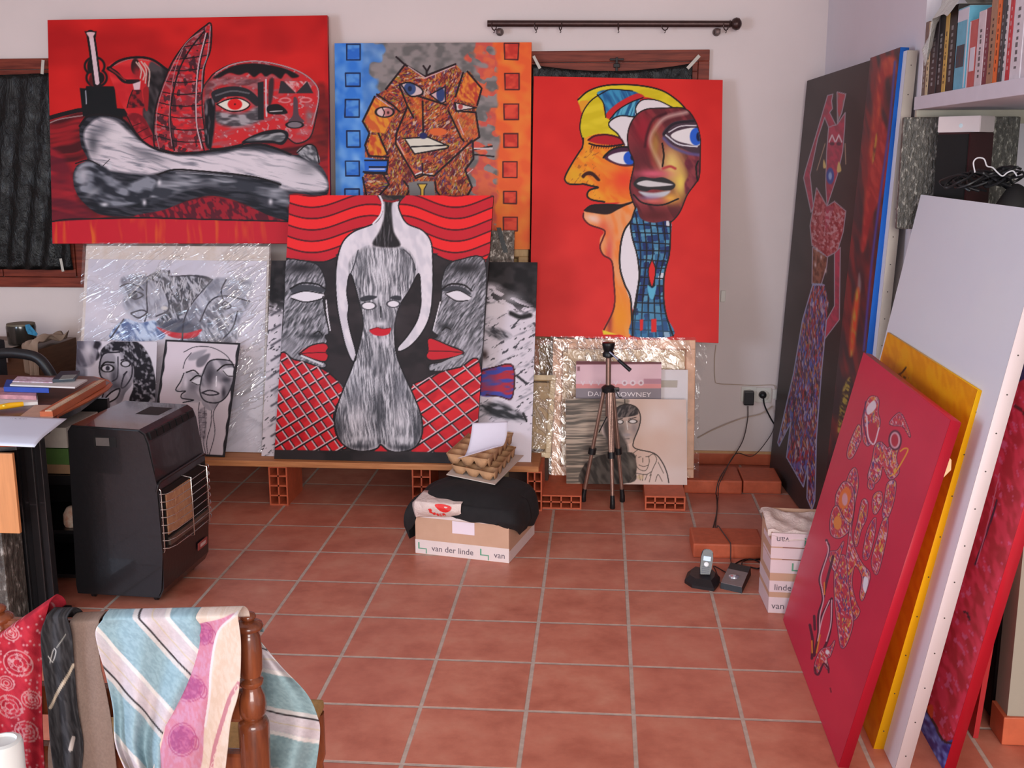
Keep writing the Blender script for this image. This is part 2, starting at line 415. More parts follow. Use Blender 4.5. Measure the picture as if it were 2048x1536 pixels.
    A.fill("1455,860 1530,812 1600,797 1660,782 1722,788 1738,822 1702,872 1640,862 1560,862", (26, 26, 30)); A.fill("1480,850 1550,818 1620,808 1690,798 1720,820 1690,855 1620,845", A.tex((82, 82, 86), (150, 148, 150), 20, 5, -10, 22))
    # bone
    bn = "480,760 530,700 620,690 720,710 780,760 860,850 960,905 1100,925 1300,905 1450,880 1560,870 1650,890 1750,930 1850,940 1960,1040 1962,1180 1742,1170 1735,1330 1600,1290 1450,1220 1290,1180 1150,1200 1000,1260 850,1300 650,1300 560,1270 470,1180 440,1080 460,1000 525,960 490,880"
    m = A.fill(bn, A.tex((26, 28, 34), (58, 58, 66), 30, 4, 10, 24))
    wh = A.tex((212, 200, 206), (112, 112, 122), 34, 4, 12, 25, .5, .85, 3)
    A.fill("520,770 600,708 700,732 780,800 880,872 1000,922 1120,938 1320,928 1500,890 1640,922 1800,952 1950,1062 1952,1150 1700,1140 1680,1100 1500,1062 1300,1040 1040,1028 900,1050 760,1040 640,1020 560,975 525,900 505,830", wh, soft=3)
    A.blob(620, 780, 60, 50, (70, 72, 82), a=.7, clip=m); A.blob(560, 860, 40, 80, (60, 62, 70), a=.8, clip=m); A.blob(700, 830, 90, 70, (216, 206, 210), a=.85, clip=m, ang=40); A.blob(1560, 890, 120, 20, (40, 42, 48), a=.9, clip=m)
    A.blob(1450, 980, 220, 50, (214, 202, 208), a=.8, clip=m); A.blob(880, 930, 120, 30, (90, 90, 98), a=.7, clip=m, ang=20); A.blob(1850, 1010, 80, 50, (120, 118, 124), a=.7, clip=m)
    A.fill("448,1060 490,990 560,975 640,1010 700,1085 800,1095 900,1060 945,1100 900,1180 800,1230 640,1242 560,1200 485,1150", A.tex((40, 42, 50), (130, 132, 142), 26, 9, 15, 27), soft=3)
    A.blob(500, 1050, 34, 60, (180, 176, 184), a=.8, clip=m); A.blob(600, 1120, 50, 60, (34, 36, 44), a=.8, clip=m); A.blob(560, 1160, 60, 20, (160, 160, 166), a=.6, clip=m, ang=-35); A.blob(630, 1232, 26, 14, (196, 194, 200), clip=m)
    A.fill("950,1090 1050,1050 1200,1060 1400,1075 1600,1115 1690,1135 1740,1180 1735,1240 1560,1180 1400,1130 1250,1120 1100,1150 980,1200 900,1220", A.tex((52, 54, 62), (150, 150, 158), 40, 7, 5, 28, .4, .75), soft=4)
    A.line("950,1052 1050,1022 1200,1030 1420,1050", 11, BLK, clip=m); A.line("1420,1050 1560,1072 1690,1112", 12, BLK, clip=m); A.line("1060,1040 1200,1046 1400,1062", 4, (150, 150, 156)); A.line("455,985 530,965 600,995", 8, BLK); A.line("620,1000 660,960", 4, BLK)
    for (x, y) in ((870, 1220), (1630, 1215), (960, 1100), (660, 1000)): A.blob(x, y, 14, 20, (206, 202, 208), clip=m)
    A.fill("1788,922 1850,872 1902,890 1922,985", A.tex((70, 70, 76), (160, 158, 162), 10, 5, 40, 29)); A.line("1788,922 1850,872 1902,890 1922,985", 8, BLK)
    A.line("480,760 530,700 620,690 720,710 780,760 860,850 960,905 1100,925 1300,905 1450,880 1560,870 1650,890 1750,930", 14, BLK)
    A.fill("840,1312 1000,1262 1150,1207 1290,1190 1450,1228 1600,1292 1735,1335 1735,1345", A.tex((150, 26, 40), (84, 22, 36), 12, 6, 60, 31, .4, .55))
    A.fill("285,1338 550,1322 850,1314 1100,1320 1740,1336 1740,1500 285,1500", A.tex((190, 30, 44), (208, 88, 36), 60, 8, 88, 33, .55, .9), smooth=False)
    A.line("285,1340 400,1322 550,1318 850,1312 1100,1318 1735,1334", 9, BLK)
    A.fill("1940,95 1975,95 1975,540 1958,540 1960,95", (178, 26, 30), a=.5, soft=3)

# ---- blue / grey / orange canvas with the faceted face
def art_facets(A):
    A.tr(.29948, 640, 60)
    A.lay(np.ones(A.x.size), A.tex((104, 100, 98), (140, 130, 128), 16, 12, 0, 40))
    u = (A.x - 640) / .29948
    wig = (A.noise(30, 26, 20, 41) - .5) * 260
    blue = A.tex((52, 118, 206), (120, 170, 226), 26, 20, 70, 42, .3, .9); org = A.tex((226, 92, 44), (238, 128, 50), 24, 20, 30, 43, .3, .9)
    redb = A.tex((206, 78, 66), (222, 96, 60), 14, 10, 20, 44)
    A.lay(np.clip((400 + wig - u) / 30, 0, 1) * np.clip((A.y - 60) / .29948 / 300 + .2, 0, 1) ** .3, blue, .85)
    A.lay(np.clip((290 + wig * .2 - u) / 20, 0, 1), blue)
    A.lay(np.clip((u - 1060 + wig * 1.6) / 40, 0, 1) * (A.noise(24, 16, 20, 45) > .44), redb, .9)
    A.lay(np.clip((u - 1170 + wig * .25) / 20, 0, 1), org)
    for q in ("178,95 268,95 268,200 178,200", "170,288 268,288 268,376 172,376", "170,464 262,464 262,582 166,582", "178,674 266,674 268,782 180,782", "170,876 262,876 264,974 172,974", "166,1062 262,1062 264,1150 168,1150"):
        A.fill(q, A.tex((44, 104, 196), (84, 144, 212), 14, 10, 0, 46), smooth=False); A.line(q, 10, (24, 34, 70), smooth=False, closed=True)
    for q in ("1230,88 1328,88 1322,198 1234,196", "1234,290 1330,290 1330,398 1236,398", "1228,494 1326,494 1326,598 1230,598", "1228,692 1322,692 1322,784 1228,784", "1222,880 1316,880 1316,986 1222,984", "1226,1078 1312,1078 1312,1160 1226,1158", "1224,1250 1318,1250 1318,1342 1226,1340"):
        A.fill(q, A.tex((190, 50, 40), (220, 74, 52), 14, 10, 0, 47), smooth=False); A.line(q, 9, (70, 26, 30), smooth=False, closed=True)
    # multicoloured brushwork: several hues laid as short marks
    def hues(seed, ang):
        c = A.tex((116, 38, 42), (176, 96, 46), 9, 3, ang, seed, .35, .65)
        for k, col in enumerate(((206, 140, 50), (96, 28, 60), (66, 56, 120), (160, 150, 50), (214, 190, 170), (84, 26, 30), (206, 84, 44))):
            m = np.clip((A.noise(9, 2.6, ang + 12 * k, seed + 60 + k, 2) - (.66 if k in (2, 3, 4) else .6)) / .07, 0, 1)[:, None] * .75
            c = c * (1 - m) + np.array(col) / 255.0 * m
        return c
    h1, h2_, h3 = hues(200, 60), hues(260, -40), hues(320, 85)
    org2 = A.tex((216, 140, 40), (190, 70, 40), 12, 5, 70, 90)
    body = "565,225 700,310 905,225 960,290 1000,275 1080,390 1055,500 1040,540 1065,715 1020,760 1025,830 970,940 1015,1050 985,1110 290,1110 285,985 300,955 450,960 455,870 300,850 300,780 330,700 285,610 345,490 380,430 440,400"
    A.fill(body, h1, smooth=False)
    A.fill("300,610 365,450 480,520 500,560 430,690 345,680", A.tex((220, 140, 44), (200, 90, 44), 12, 5, 60, 91), smooth=False)
    A.fill("320,780 340,700 380,700 450,830 340,850", org2, smooth=False); A.fill("580,430 690,440 840,520 960,760 760,985 640,990 500,730 590,520", h3, smooth=False)
    A.fill("440,400 560,235 700,320 690,440 560,450 480,520", h2_, smooth=False); A.fill("905,460 980,280 1080,390 1050,500", A.tex((220, 130, 50), (180, 60, 44), 9, 5, 70, 92), smooth=False)
    A.fill("860,560 1040,545 1060,715 950,725", A.tex((200, 80, 44), (206, 130, 60), 10, 5, 60, 93), a=.6, smooth=False); A.fill("290,985 420,960 460,1030 400,1110 310,1110", h2_, smooth=False)
    A.fill("590,430 640,420 690,470 680,660 640,570", org2, a=.7, smooth=False); A.ell(790, 680, 60, 26, (216, 100, 50)); A.fill("500,740 560,790 600,900 700,960 640,990 520,790", A.tex((190, 60, 60), (220, 130, 60), 9, 5, 50, 94), a=.8)
    A.fill("295,870 455,870 450,955 300,950", (40, 100, 196), smooth=False); A.lines("330,915 440,915;300,870 455,870 445,952 290,948", 12, (26, 22, 34), smooth=False); A.line("330,930 430,930", 8, (200, 200, 220))
    # dark facet lines
    A.lines("510,180 565,230 700,310 720,300 905,228;570,228 440,395;380,430 490,505 530,545;365,445 285,610 330,690 300,770 325,840 455,850;530,370 580,500 625,585;685,475 690,690;580,520 510,690 505,760 640,990;860,545 945,725 960,740;640,990 700,965 760,975 950,800 1015,740;955,285 905,445;985,278 1080,390 1050,500;900,485 910,540 1040,550 1065,715 1020,745 1025,860 970,935 1015,1050;690,240 715,275 735,240;712,275 712,300;390,690 450,830;285,985 310,1105;420,960 462,1030 400,1100;560,1010 600,1060 580,1105;770,1015 775,1070 800,1105;650,440 840,500;300,955 450,962;985,1105 1010,1060", 13, (36, 22, 26), smooth=False)
    A.lines("700,322 900,240;590,245 700,318;380,450 480,520;515,740 560,830;920,600 960,700;1000,800 1150,795;1020,930 985,960", 6, (206, 170, 170), smooth=False)
    A.lines("1020,800 1150,775;1020,830 1160,845", 11, (40, 30, 32)); A.line("1030,790 1150,790", 7, (200, 190, 190))
    # eyes
    A.fill("540,360 600,350 670,385 675,425 600,440 560,410", (206, 180, 180)); A.ell(600, 392, 40, 42, (56, 74, 120)); A.ell(600, 392, 14, 18, (30, 34, 60)); A.line("535,362 600,350 675,390 680,430 600,440 545,370", 11, (30, 24, 30))
    A.fill("740,430 835,385 835,480 800,485", (206, 170, 170), smooth=False); A.ell(805, 430, 28, 50, (48, 62, 110)); A.lines("735,432 830,380;740,435 810,490 838,478 836,380", 9, (30, 24, 30), smooth=False)
    A.ell(432, 548, 58, 32, (216, 180, 178)); A.ell(452, 550, 30, 28, (190, 120, 116)); A.ell(455, 552, 8, 10, (60, 30, 30)); A.ell(432, 548, 60, 34, (32, 24, 28), ring=9); A.line("415,520 430,550 420,580", 8, (32, 24, 28))
    A.fill("905,487 1045,520 960,538 915,535", (214, 196, 190), smooth=False); A.line("902,485 1045,520 912,540 905,487", 8, (32, 24, 28), smooth=False); A.ell(938, 512, 16, 18, (170, 70, 70))
    # mouth, chin, throat
    A.fill("570,725 720,720 850,765 840,785 630,825", (214, 206, 190), smooth=False); A.lines("555,725 720,715 860,775 850,790 632,828 570,735;610,780 840,770", 10, (30, 24, 28), smooth=False); A.ell(690, 706, 26, 22, (36, 40, 90))
    A.line("640,965 680,950 700,962 750,960", 9, (220, 210, 210)); A.lines("685,890 685,965;640,975 680,962 745,972", 10, (36, 22, 26))
    A.fill("590,1020 640,1010 760,1010 770,1110 600,1110", (124, 120, 118), smooth=False); A.fill("655,1030 712,1030 692,1065 692,1110 672,1110 672,1065", (222, 180, 70), smooth=False); A.line("652,1028 715,1028 695,1065 695,1110;672,1110 672,1065 652,1028".split(';')[0], 7, (36, 24, 26), smooth=False); A.line("672,1110 672,1065 652,1028", 7, (36, 24, 26), smooth=False)

# ---- red canvas with the two fused heads
def art_heads(A):
    A.tr(.41667, 1040, 60)
    A.lay(np.ones(A.x.size), A.tex((204, 38, 36), (214, 44, 40), 50, 40, 0, 50, .2, .8))
    yl = A.tex((204, 182, 26), (218, 196, 40), 30, 12, -10, 51)
    A.fill("278,332 330,292 420,266 560,266 680,292 760,345 790,378 730,372 640,330 560,318 400,305 330,345 302,380", yl)
    A.line("278,335 330,292 420,265 560,265 680,290 760,342 800,385", 8, BLK)
    A.fill("285,350 305,338 330,345 300,400", (222, 150, 40))
    A.fill("372,310 410,290 400,360 415,420 440,430 430,460 500,530 500,556 400,500 330,512 300,525 288,470 300,400 340,340", yl)
    A.fill("370,300 440,285 540,292 580,320 500,340 430,400 412,420 400,350", A.tex((34, 90, 140), (60, 140, 180), 24, 4, 60, 52)); A.fill("412,405 470,350 560,305 598,325 540,345 470,380 430,425", (196, 40, 44))
    A.fill("430,430 470,385 530,348 575,332 562,370 550,420 480,412", A.tex((30, 86, 130), (90, 170, 196), 20, 3, -70, 53)); A.line("430,430 470,385 530,348 590,325", 6, BLK)
    A.fill("556,372 590,335 660,340 735,372 690,382 620,378 560,412", (222, 212, 214)); A.line("560,410 556,370 590,335 660,338 730,370", 6, BLK)
    A.fill("432,440 480,415 550,420 528,450 515,500 520,555 498,552 470,500 430,465", (220, 212, 214)); A.line("550,418 480,412 432,438 430,465 470,500 500,555", 7, BLK)
    A.line("300,525 288,470 300,400 340,340 400,300 440,285 540,292", 6, BLK); A.line("370,310 400,350 412,420", 6, BLK)
    # profile face, orange
    fc = "300,525 330,512 400,500 500,556 560,600 545,700 540,830 470,828 404,828 350,815 325,800 330,770 370,758 345,750 300,740 225,738 218,700 250,640 285,580 300,550"
    m = A.fill(fc, A.tex((226, 120, 34), (232, 150, 40), 20, 8, 40, 54)); A.blob(500, 720, 90, 90, (226, 70, 40), clip=m); A.blob(260, 700, 60, 50, (220, 160, 36), clip=m); A.blob(360, 800, 60, 24, (234, 150, 40), clip=m); A.blob(420, 660, 60, 30, (236, 130, 46), clip=m)
    A.lay(m * (A.noise(10, 3, -50, 55) > .7) * (A.x < 1200), (150, 80, 40), .6)
    A.line("304,520 300,560 285,585 250,640 218,700 218,725 240,740 300,740", 8, BLK)
    A.fill("325,530 350,510 400,503 460,508 500,545 440,552 370,545", (176, 30, 40)); A.line("328,528 360,508 420,503 480,520 500,550", 9, (70, 20, 30)); A.line("332,545 370,555 430,558 490,550", 9, (40, 22, 28))
    for i in range(12): A.line([(345 + i * 12, 552), (341 + i * 12, 568)], 4, (40, 22, 28))
    A.fill("295,700 320,680 350,682 385,718 372,724 345,700 320,698 305,712", (60, 26, 22)); A.line("300,738 340,748 375,756 335,768 322,795 345,815 405,825", 9, BLK)
    # eye of the profile
    A.fill("400,612 440,575 500,560 550,580 552,640 520,655 470,648", (70, 34, 60)); A.fill("422,612 470,588 540,588 545,636 480,642", (226, 218, 220)); A.ell(525, 615, 28, 32, (32, 84, 190)); A.ell(540, 612, 10, 14, (18, 24, 60)); A.line("400,612 440,575 500,560 550,575", 9, BLK); A.line("430,630 480,648 545,650", 7, (90, 40, 50))
    # lower lip, jaw and neck
    jw = "308,870 340,842 440,838 545,825 545,900 520,960 490,980 480,1060 480,1130 510,1230 530,1290 530,1465 480,1462 400,1445 450,1330 445,1150 430,1100 385,1060 385,1000 400,965 330,930 305,905"
    m = A.fill(jw, A.tex((226, 150, 96), (232, 128, 60), 30, 10, 75, 56)); A.blob(350, 905, 46, 24, (236, 190, 170), clip=m, ang=20); A.blob(480, 1380, 60, 120, (232, 140, 32), clip=m); A.blob(425, 1090, 20, 120, (206, 70, 70), clip=m, a=.8, ang=5); A.blob(400, 950, 30, 40, (214, 90, 70), a=.8, clip=m)
    A.blob(430, 1400, 16, 80, (150, 40, 40), clip=m, a=.8); A.line("305,880 306,905 335,935 405,962 398,1000 384,1040 400,1080 440,1110 450,1200 452,1330 400,1445", 8, (90, 24, 28))
    A.fill("308,868 340,845 380,836 460,842 545,822 470,862 420,885 350,878", (40, 22, 24)); A.line("310,865 345,842 420,838 500,840 545,824", 8, BLK)
    A.fill("395,1440 470,1462 400,1462", (238, 200, 50), smooth=False)
    A.fill("528,925 545,1000 560,1080 572,1180 556,1280 545,1345 530,1300 500,1220 480,1140 482,1040 500,965", (224, 216, 220)); A.line("530,920 500,965 482,1040 480,1140 502,1220 532,1295 536,1465", 9, BLK)
    # dark mask-like face
    f2 = "520,500 545,430 600,385 690,378 790,380 840,440 862,520 862,600 858,700 840,735 800,790 760,880 700,930 600,925 560,860 530,760 550,640 525,570"
    A.line(f2, 12, BLK, closed=True); m = A.fill(f2, A.tex((90, 34, 42), (130, 50, 56), 40, 8, 60, 57))
    A.blob(590, 480, 50, 90, (146, 28, 44), clip=m); A.blob(560, 620, 40, 90, (96, 38, 44), clip=m); A.line("640,470 590,440 620,560 640,640", 26, (150, 34, 50), a=.5, soft=6, clip=m)
    A.line("800,395 700,420 650,470 625,530 650,600 680,660", 18, (206, 170, 160), a=.75, soft=7, clip=m); A.line("700,400 640,430 610,500 600,560", 10, (60, 20, 30), soft=5, clip=m)
    A.blob(730, 650, 60, 110, (222, 190, 110), clip=m, ang=-5); A.blob(770, 730, 36, 80, (226, 196, 90), clip=m); A.blob(720, 810, 50, 30, (226, 170, 70), clip=m); A.blob(650, 550, 24, 80, (170, 130, 60), clip=m, a=.8)
    A.fill("790,640 820,600 862,590 858,700 840,735 800,790 790,740 810,690", A.tex((104, 40, 54), (140, 60, 66), 16, 6, 60, 58), soft=2, clip=m)
    A.fill("682,500 730,445 800,432 860,440 865,590 780,570 720,545", (70, 50, 62), clip=m); A.line("690,500 740,450 850,435", 12, (40, 30, 40), clip=m); A.line("690,520 730,560 800,590 860,600", 14, (90, 84, 140), a=.8, soft=4, clip=m); A.line("700,505 760,548 850,560", 7, (206, 200, 206), clip=m)
    A.fill("724,505 770,480 850,474 862,552 800,545 750,530", (226, 218, 218), clip=m); A.ell(845, 512, 30, 42, (40, 92, 196), clip=m); A.ell(858, 512, 12, 22, (20, 24, 60), clip=m); A.line("715,490 770,462 850,458", 6, (200, 190, 196), clip=m)
    A.line("683,545 690,600 684,655", 9, (30, 22, 20)); A.line("686,665 720,655 745,665", 12, (176, 60, 60), soft=3)
    A.blob(640, 690, 90, 22, (206, 90, 110), clip=m); A.fill("545,735 580,705 640,712 690,708 745,740 720,770 640,765 600,775 560,760", (46, 44, 46)); A.fill("560,738 600,722 650,728 735,742 680,750 610,752", (206, 200, 200)); A.fill("570,775 640,782 720,772 690,800 620,806", (190, 190, 196), soft=2)
    A.blob(640, 820, 70, 16, (206, 100, 90), clip=m); A.blob(620, 805, 60, 12, (130, 120, 160), a=.6, clip=m)
    A.line("855,630 845,660 852,725", 8, BLK); A.line("545,790 590,830 680,840 760,810", 8, BLK); A.blob(650, 890, 100, 34, (90, 30, 34), clip=m)
    # blue chequered neck
    nk = "556,850 580,905 640,925 722,920 722,1000 715,1080 700,1140 690,1200 690,1290 700,1370 735,1468 536,1468 540,1380 560,1280 572,1180 560,1080 540,1000 530,930"
    m = A.mask(nk); cx = np.floor((A.x - 1260 + 6 * np.sin(A.y / 30)) / 11); cy = np.floor((A.y - 420 + (A.x - 1290) * .12) / 13)
    pal = np.array([(52, 104, 146), (34, 60, 110), (84, 140, 170), (40, 84, 130), (30, 44, 96), (70, 124, 160)]) / 255.0
    k = (h2(cx, cy, 9) * 5.99).astype(int); A.lay(m, pal[k]); wx = m * (h2(cx, cy, 4) > .93); A.lay(wx, (206, 206, 214))
    for i in range(6): A.line([(555 + 32 * i, 880), (560 + 30 * i + 18, 1050), (575 + 24 * i, 1180), (560 + 28 * i, 1300), (545 + 36 * i, 1470)], 7, (24, 24, 34), clip=m)
    for i in range(13): A.line([(520, 930 + 42 * i), (740, 945 + 42 * i - (i % 2) * 10)], 6, (24, 24, 34), clip=m)
    A.lay(m * np.clip((A.y - 610) / 30, 0, 1), (60, 126, 166), .45)
    A.fill("634,1100 650,1150 634,1232 616,1160", (212, 36, 36)); A.line("634,1098 651,1155 634,1235 615,1160 634,1098", 6, BLK); A.fill("612,1225 634,1240 655,1225 640,1290 620,1280", (90, 170, 200)); A.fill("575,1390 592,1388 590,1440 576,1445", (212, 36, 36), smooth=False); A.fill("630,1388 655,1386 655,1450 630,1450", (212, 36, 36), smooth=False)
    A.line("722,920 722,1000 716,1080 700,1140 690,1200 690,1290 702,1370 735,1468", 8, BLK); A.line("556,850 540,900 530,930 540,1000 562,1080 572,1180 558,1280 542,1380 540,1468", 8, BLK)

# ---- square canvas with the pale torso
def art_torso(A):
    A.tr(.3776, 520, 370)
    A.lay(np.ones(A.x.size), A.tex((34, 28, 30), (46, 38, 40), 30, 20, 0, 70))
    # red wavy curtain
    m = A.mask("100,40 1200,40 1200,395 1100,412 1000,400 940,372 900,360 450,360 400,385 330,408 220,400 120,385")
    uu = (A.x - 520) / .3776; vv = (A.y - 370) / .3776
    wave = np.where(uu < 640, 38 * np.cos((uu - 275) / 100), 38 * np.cos((uu - 1035) / 92))
    q = (vv - wave - 80) / 60.0; band = (np.floor(q / 1.0).astype(int) % 2)[:, None]
    fade = np.clip((vv - 40) / 100, .2, 1)
    A.lay(m, np.where(band, np.array((224, 34, 36)) / 255.0, np.array((186, 26, 40)) / 255.0))
    e = np.abs(q - np.round(q)) * 60; A.lay(m * np.clip((5.5 - e) / 2, 0, 1), (70, 14, 22), .95)
    A.line("120,385 220,400 330,408 400,385 450,360", 8, BLK); A.line("920,365 1000,400 1100,412 1200,395", 8, BLK)
    # side profiles
    gy = A.tex((62, 62, 66), (172, 168, 176), 12, 2.6, -55, 71, .25, .75, 3)
    for p, s in (("130,405 220,400 300,420 335,470 350,540 335,600 345,680 365,780 345,800 350,840 240,880 210,900 340,940 330,968 200,930 100,912 115,780 130,560", 1), ("1190,400 1060,395 990,430 960,520 960,600 930,700 912,770 940,800 890,830 1000,850 1080,890 1000,930 900,950 910,985 1020,980 1160,940 1190,700", 2)):
        mm = A.fill(p, gy); A.line(p, 7, BLK, closed=True)
    A.blob(220, 440, 110, 36, (34, 32, 36)); A.blob(1090, 440, 100, 36, (34, 32, 36)); A.blob(150, 860, 60, 60, (150, 146, 154), a=.7); A.blob(1120, 880, 50, 50, (160, 156, 164), a=.7)
    A.fill("165,545 220,528 320,540 345,560 300,575 180,575", (60, 60, 66)); A.fill("165,590 240,560 330,575 330,600 250,620 190,610", (214, 208, 214)); A.line("165,600 240,620 320,605 335,590", 7, BLK); A.line("160,550 220,520 300,525 345,550", 9, BLK); A.line("165,580 240,562 330,575", 6, BLK)
    A.fill("965,560 1010,535 1080,545 1120,580 1060,570", (60, 60, 66)); A.fill("985,575 1050,560 1115,590 1100,612 1040,610", (210, 204, 210)); A.line("985,572 1050,558 1118,592", 6, BLK); A.line("960,555 1010,525 1080,530 1120,560", 9, BLK); A.line("985,580 1040,614 1100,612", 6, BLK)
    A.lines("350,610 360,700 372,770;352,660 366,740", 6, (214, 208, 214)); A.lines("955,620 935,700 918,770", 6, (214, 208, 214)); A.blob(290, 800, 50, 20, (40, 40, 44)); A.line("285,790 310,775 330,795", 7, BLK); A.blob(980, 750, 40, 20, (40, 40, 44)); A.line("965,770 985,755 1010,765", 7, BLK)
    A.fill("210,892 270,850 340,838 362,860 350,890 362,905 340,935 290,925", (188, 30, 42)); A.line("210,892 270,850 340,838 362,860 350,885 362,905 345,935 290,925 210,895", 7, BLK); A.line("215,893 290,888 352,886", 6, (90, 16, 24))
    A.fill("885,820 910,812 1000,850 1080,888 1000,915 910,925 880,905 890,880", (188, 30, 42)); A.line("885,820 910,812 1000,850 1080,888 1000,918 905,930 880,905 890,878 885,820", 7, BLK); A.line("890,880 980,880 1075,888", 6, (90, 16, 24))
    A.line("220,905 330,950", 10, (200, 196, 202)); A.line("905,975 1000,930 1070,905", 14, (150, 148, 154))
    # lattice panels
    for p, off in (("100,918 180,925 260,945 350,985 430,1060 440,1110 400,1180 390,1250 410,1340 450,1400 75,1405", 0), ("1165,945 1060,965 960,990 870,1030 800,1070 830,1170 860,1260 850,1340 800,1415 1165,1418", 1)):
        mm = A.fill(p, A.tex((180, 24, 36), (204, 34, 42), 20, 16, 0, 73)); A.line(p, 8, BLK, closed=True)
        for k in range(-14, 22):
            x0 = 60 * k + 20
            if off: a_, b_ = [(x0 + 400, 900), (x0 + 900, 1420)], [(x0 + 1300, 900), (x0 + 500, 1420)]
            else: a_, b_ = [(x0 - 300, 900), (x0 + 60, 1420)], [(x0 + 500, 900), (x0 - 360, 1420)]
            if k % 2 == 0 or not off:
                for L_ in ((a_,) if (k % 1 == 0) else ()): A.line([(L_[0][0] + 6, L_[0][1]), (L_[1][0] + 6, L_[1][1])], 9, BLK, clip=mm); A.line(L_, 6, (206, 176, 182), clip=mm)
            if k % 2 == 0:
                A.line([(b_[0][0] + 5, b_[0][1] + 5), (b_[1][0] + 5, b_[1][1] + 5)], 9, BLK, clip=mm); A.line(b_, 6, (206, 176, 182), clip=mm)
    A.fill("600,1415 640,1380 680,1415", (196, 30, 40), smooth=False)
    # torso
    tp = "628,40 650,100 640,160 600,205 500,245 440,300 410,390 400,500 408,640 430,760 455,860 490,935 510,900 480,780 465,700 470,640 460,560 480,470 520,600 545,720 530,830 490,960 450,1060 410,1170 395,1260 420,1350 480,1400 560,1410 620,1395 640,1375 680,1405 740,1415 820,1390 858,1320 855,1230 820,1130 770,1020 730,920 715,840 715,740 740,640 790,560 840,470 850,560 850,640 830,720 780,800 730,860 740,882 800,850 860,780 900,690 915,560 915,400 905,300 860,240 780,205 745,150 735,100 770,50 770,40"
    mm = A.fill(tp, A.tex((196, 190, 198), (214, 206, 212), 20, 10, 80, 75), smooth=True)
    st = A.tex((70, 70, 76), (204, 200, 206), 18, 2.1, 86, 76, .28, .72, 3)
    A.fill("480,400 560,330 640,330 740,330 800,370 830,460 790,560 740,640 715,740 715,840 770,1020 820,1130 855,1230 858,1320 820,1390 740,1415 640,1375 560,1410 480,1400 420,1350 395,1260 410,1170 490,960 530,830 545,720 520,600 478,500", st, soft=4, clip=mm)
    for (x, y, rx, ry, c, a) in ((650, 450, 60, 110, (200, 196, 202), .5), (540, 420, 40, 60, (90, 90, 96), .6), (770, 440, 30, 80, (80, 80, 86), .6), (640, 920, 90, 60, (110, 110, 116), .5), (500, 1100, 50, 90, (110, 110, 118), .5), (740, 1080, 40, 90, (90, 90, 98), .6), (520, 1230, 50, 70, (206, 200, 206), .7), (740, 1230, 50, 80, (206, 200, 206), .6), (630, 1200, 24, 160, (56, 56, 62), .8), (420, 1290, 30, 90, (50, 50, 56), .8), (840, 1290, 26, 90, (50, 50, 56), .8), (540, 1340, 80, 16, (190, 186, 192), .6), (740, 1345, 70, 16, (190, 186, 192), .6), (520, 1385, 70, 16, (50, 50, 56), .8), (760, 1390, 80, 16, (50, 50, 56), .8), (480, 240, 60, 50, (214, 208, 214), .6)): A.blob(x, y, rx, ry, c, a=a, clip=mm)
    A.line(tp, 8, BLK, closed=True)
    A.fill("640,40 660,100 655,180 630,250 600,320 740,325 710,250 700,180 700,100 740,40", A.tex((34, 30, 32), (110, 106, 110), 24, 2.6, 88, 77, .55, .9), soft=2)
    A.fill("625,35 775,35 740,85 700,80 655,78", A.tex((36, 32, 32), (70, 56, 54), 8, 6, 40, 78)); A.line("655,82 700,88 730,80", 10, (130, 26, 34)); A.line("628,45 648,95 640,155 600,205", 10, (216, 208, 214))
    A.lines("520,345 500,420 480,470;760,340 800,380 825,450", 6, (60, 58, 64))
    # face on the belly
    A.blob(640, 690, 90, 80, (130, 128, 134), a=.45); A.fill("530,600 570,585 620,590 600,605 545,618", (50, 50, 56)); A.fill("690,595 720,585 748,592 740,612 700,605", (50, 50, 56))
    A.ell(575, 640, 36, 18, (216, 210, 216)); A.ell(575, 640, 38, 20, (60, 58, 64), ring=5); A.ell(706, 630, 32, 16, (216, 210, 216)); A.ell(706, 630, 34, 18, (60, 58, 64), ring=5)
    A.line("640,645 640,700", 8, (40, 40, 44)); A.blob(640, 735, 40, 18, (200, 196, 202)); A.fill("580,768 620,755 650,762 690,757 692,770 680,790 640,800 600,792", (190, 24, 40)); A.line("580,768 620,755 650,762 690,757", 4, (90, 16, 26)); A.blob(635, 825, 40, 20, (196, 190, 198), a=.7)
    A.fill("60,1402 1170,1418 1170,1500 60,1500", A.tex((34, 30, 32), (46, 40, 42), 30, 20, 0, 79), smooth=False)

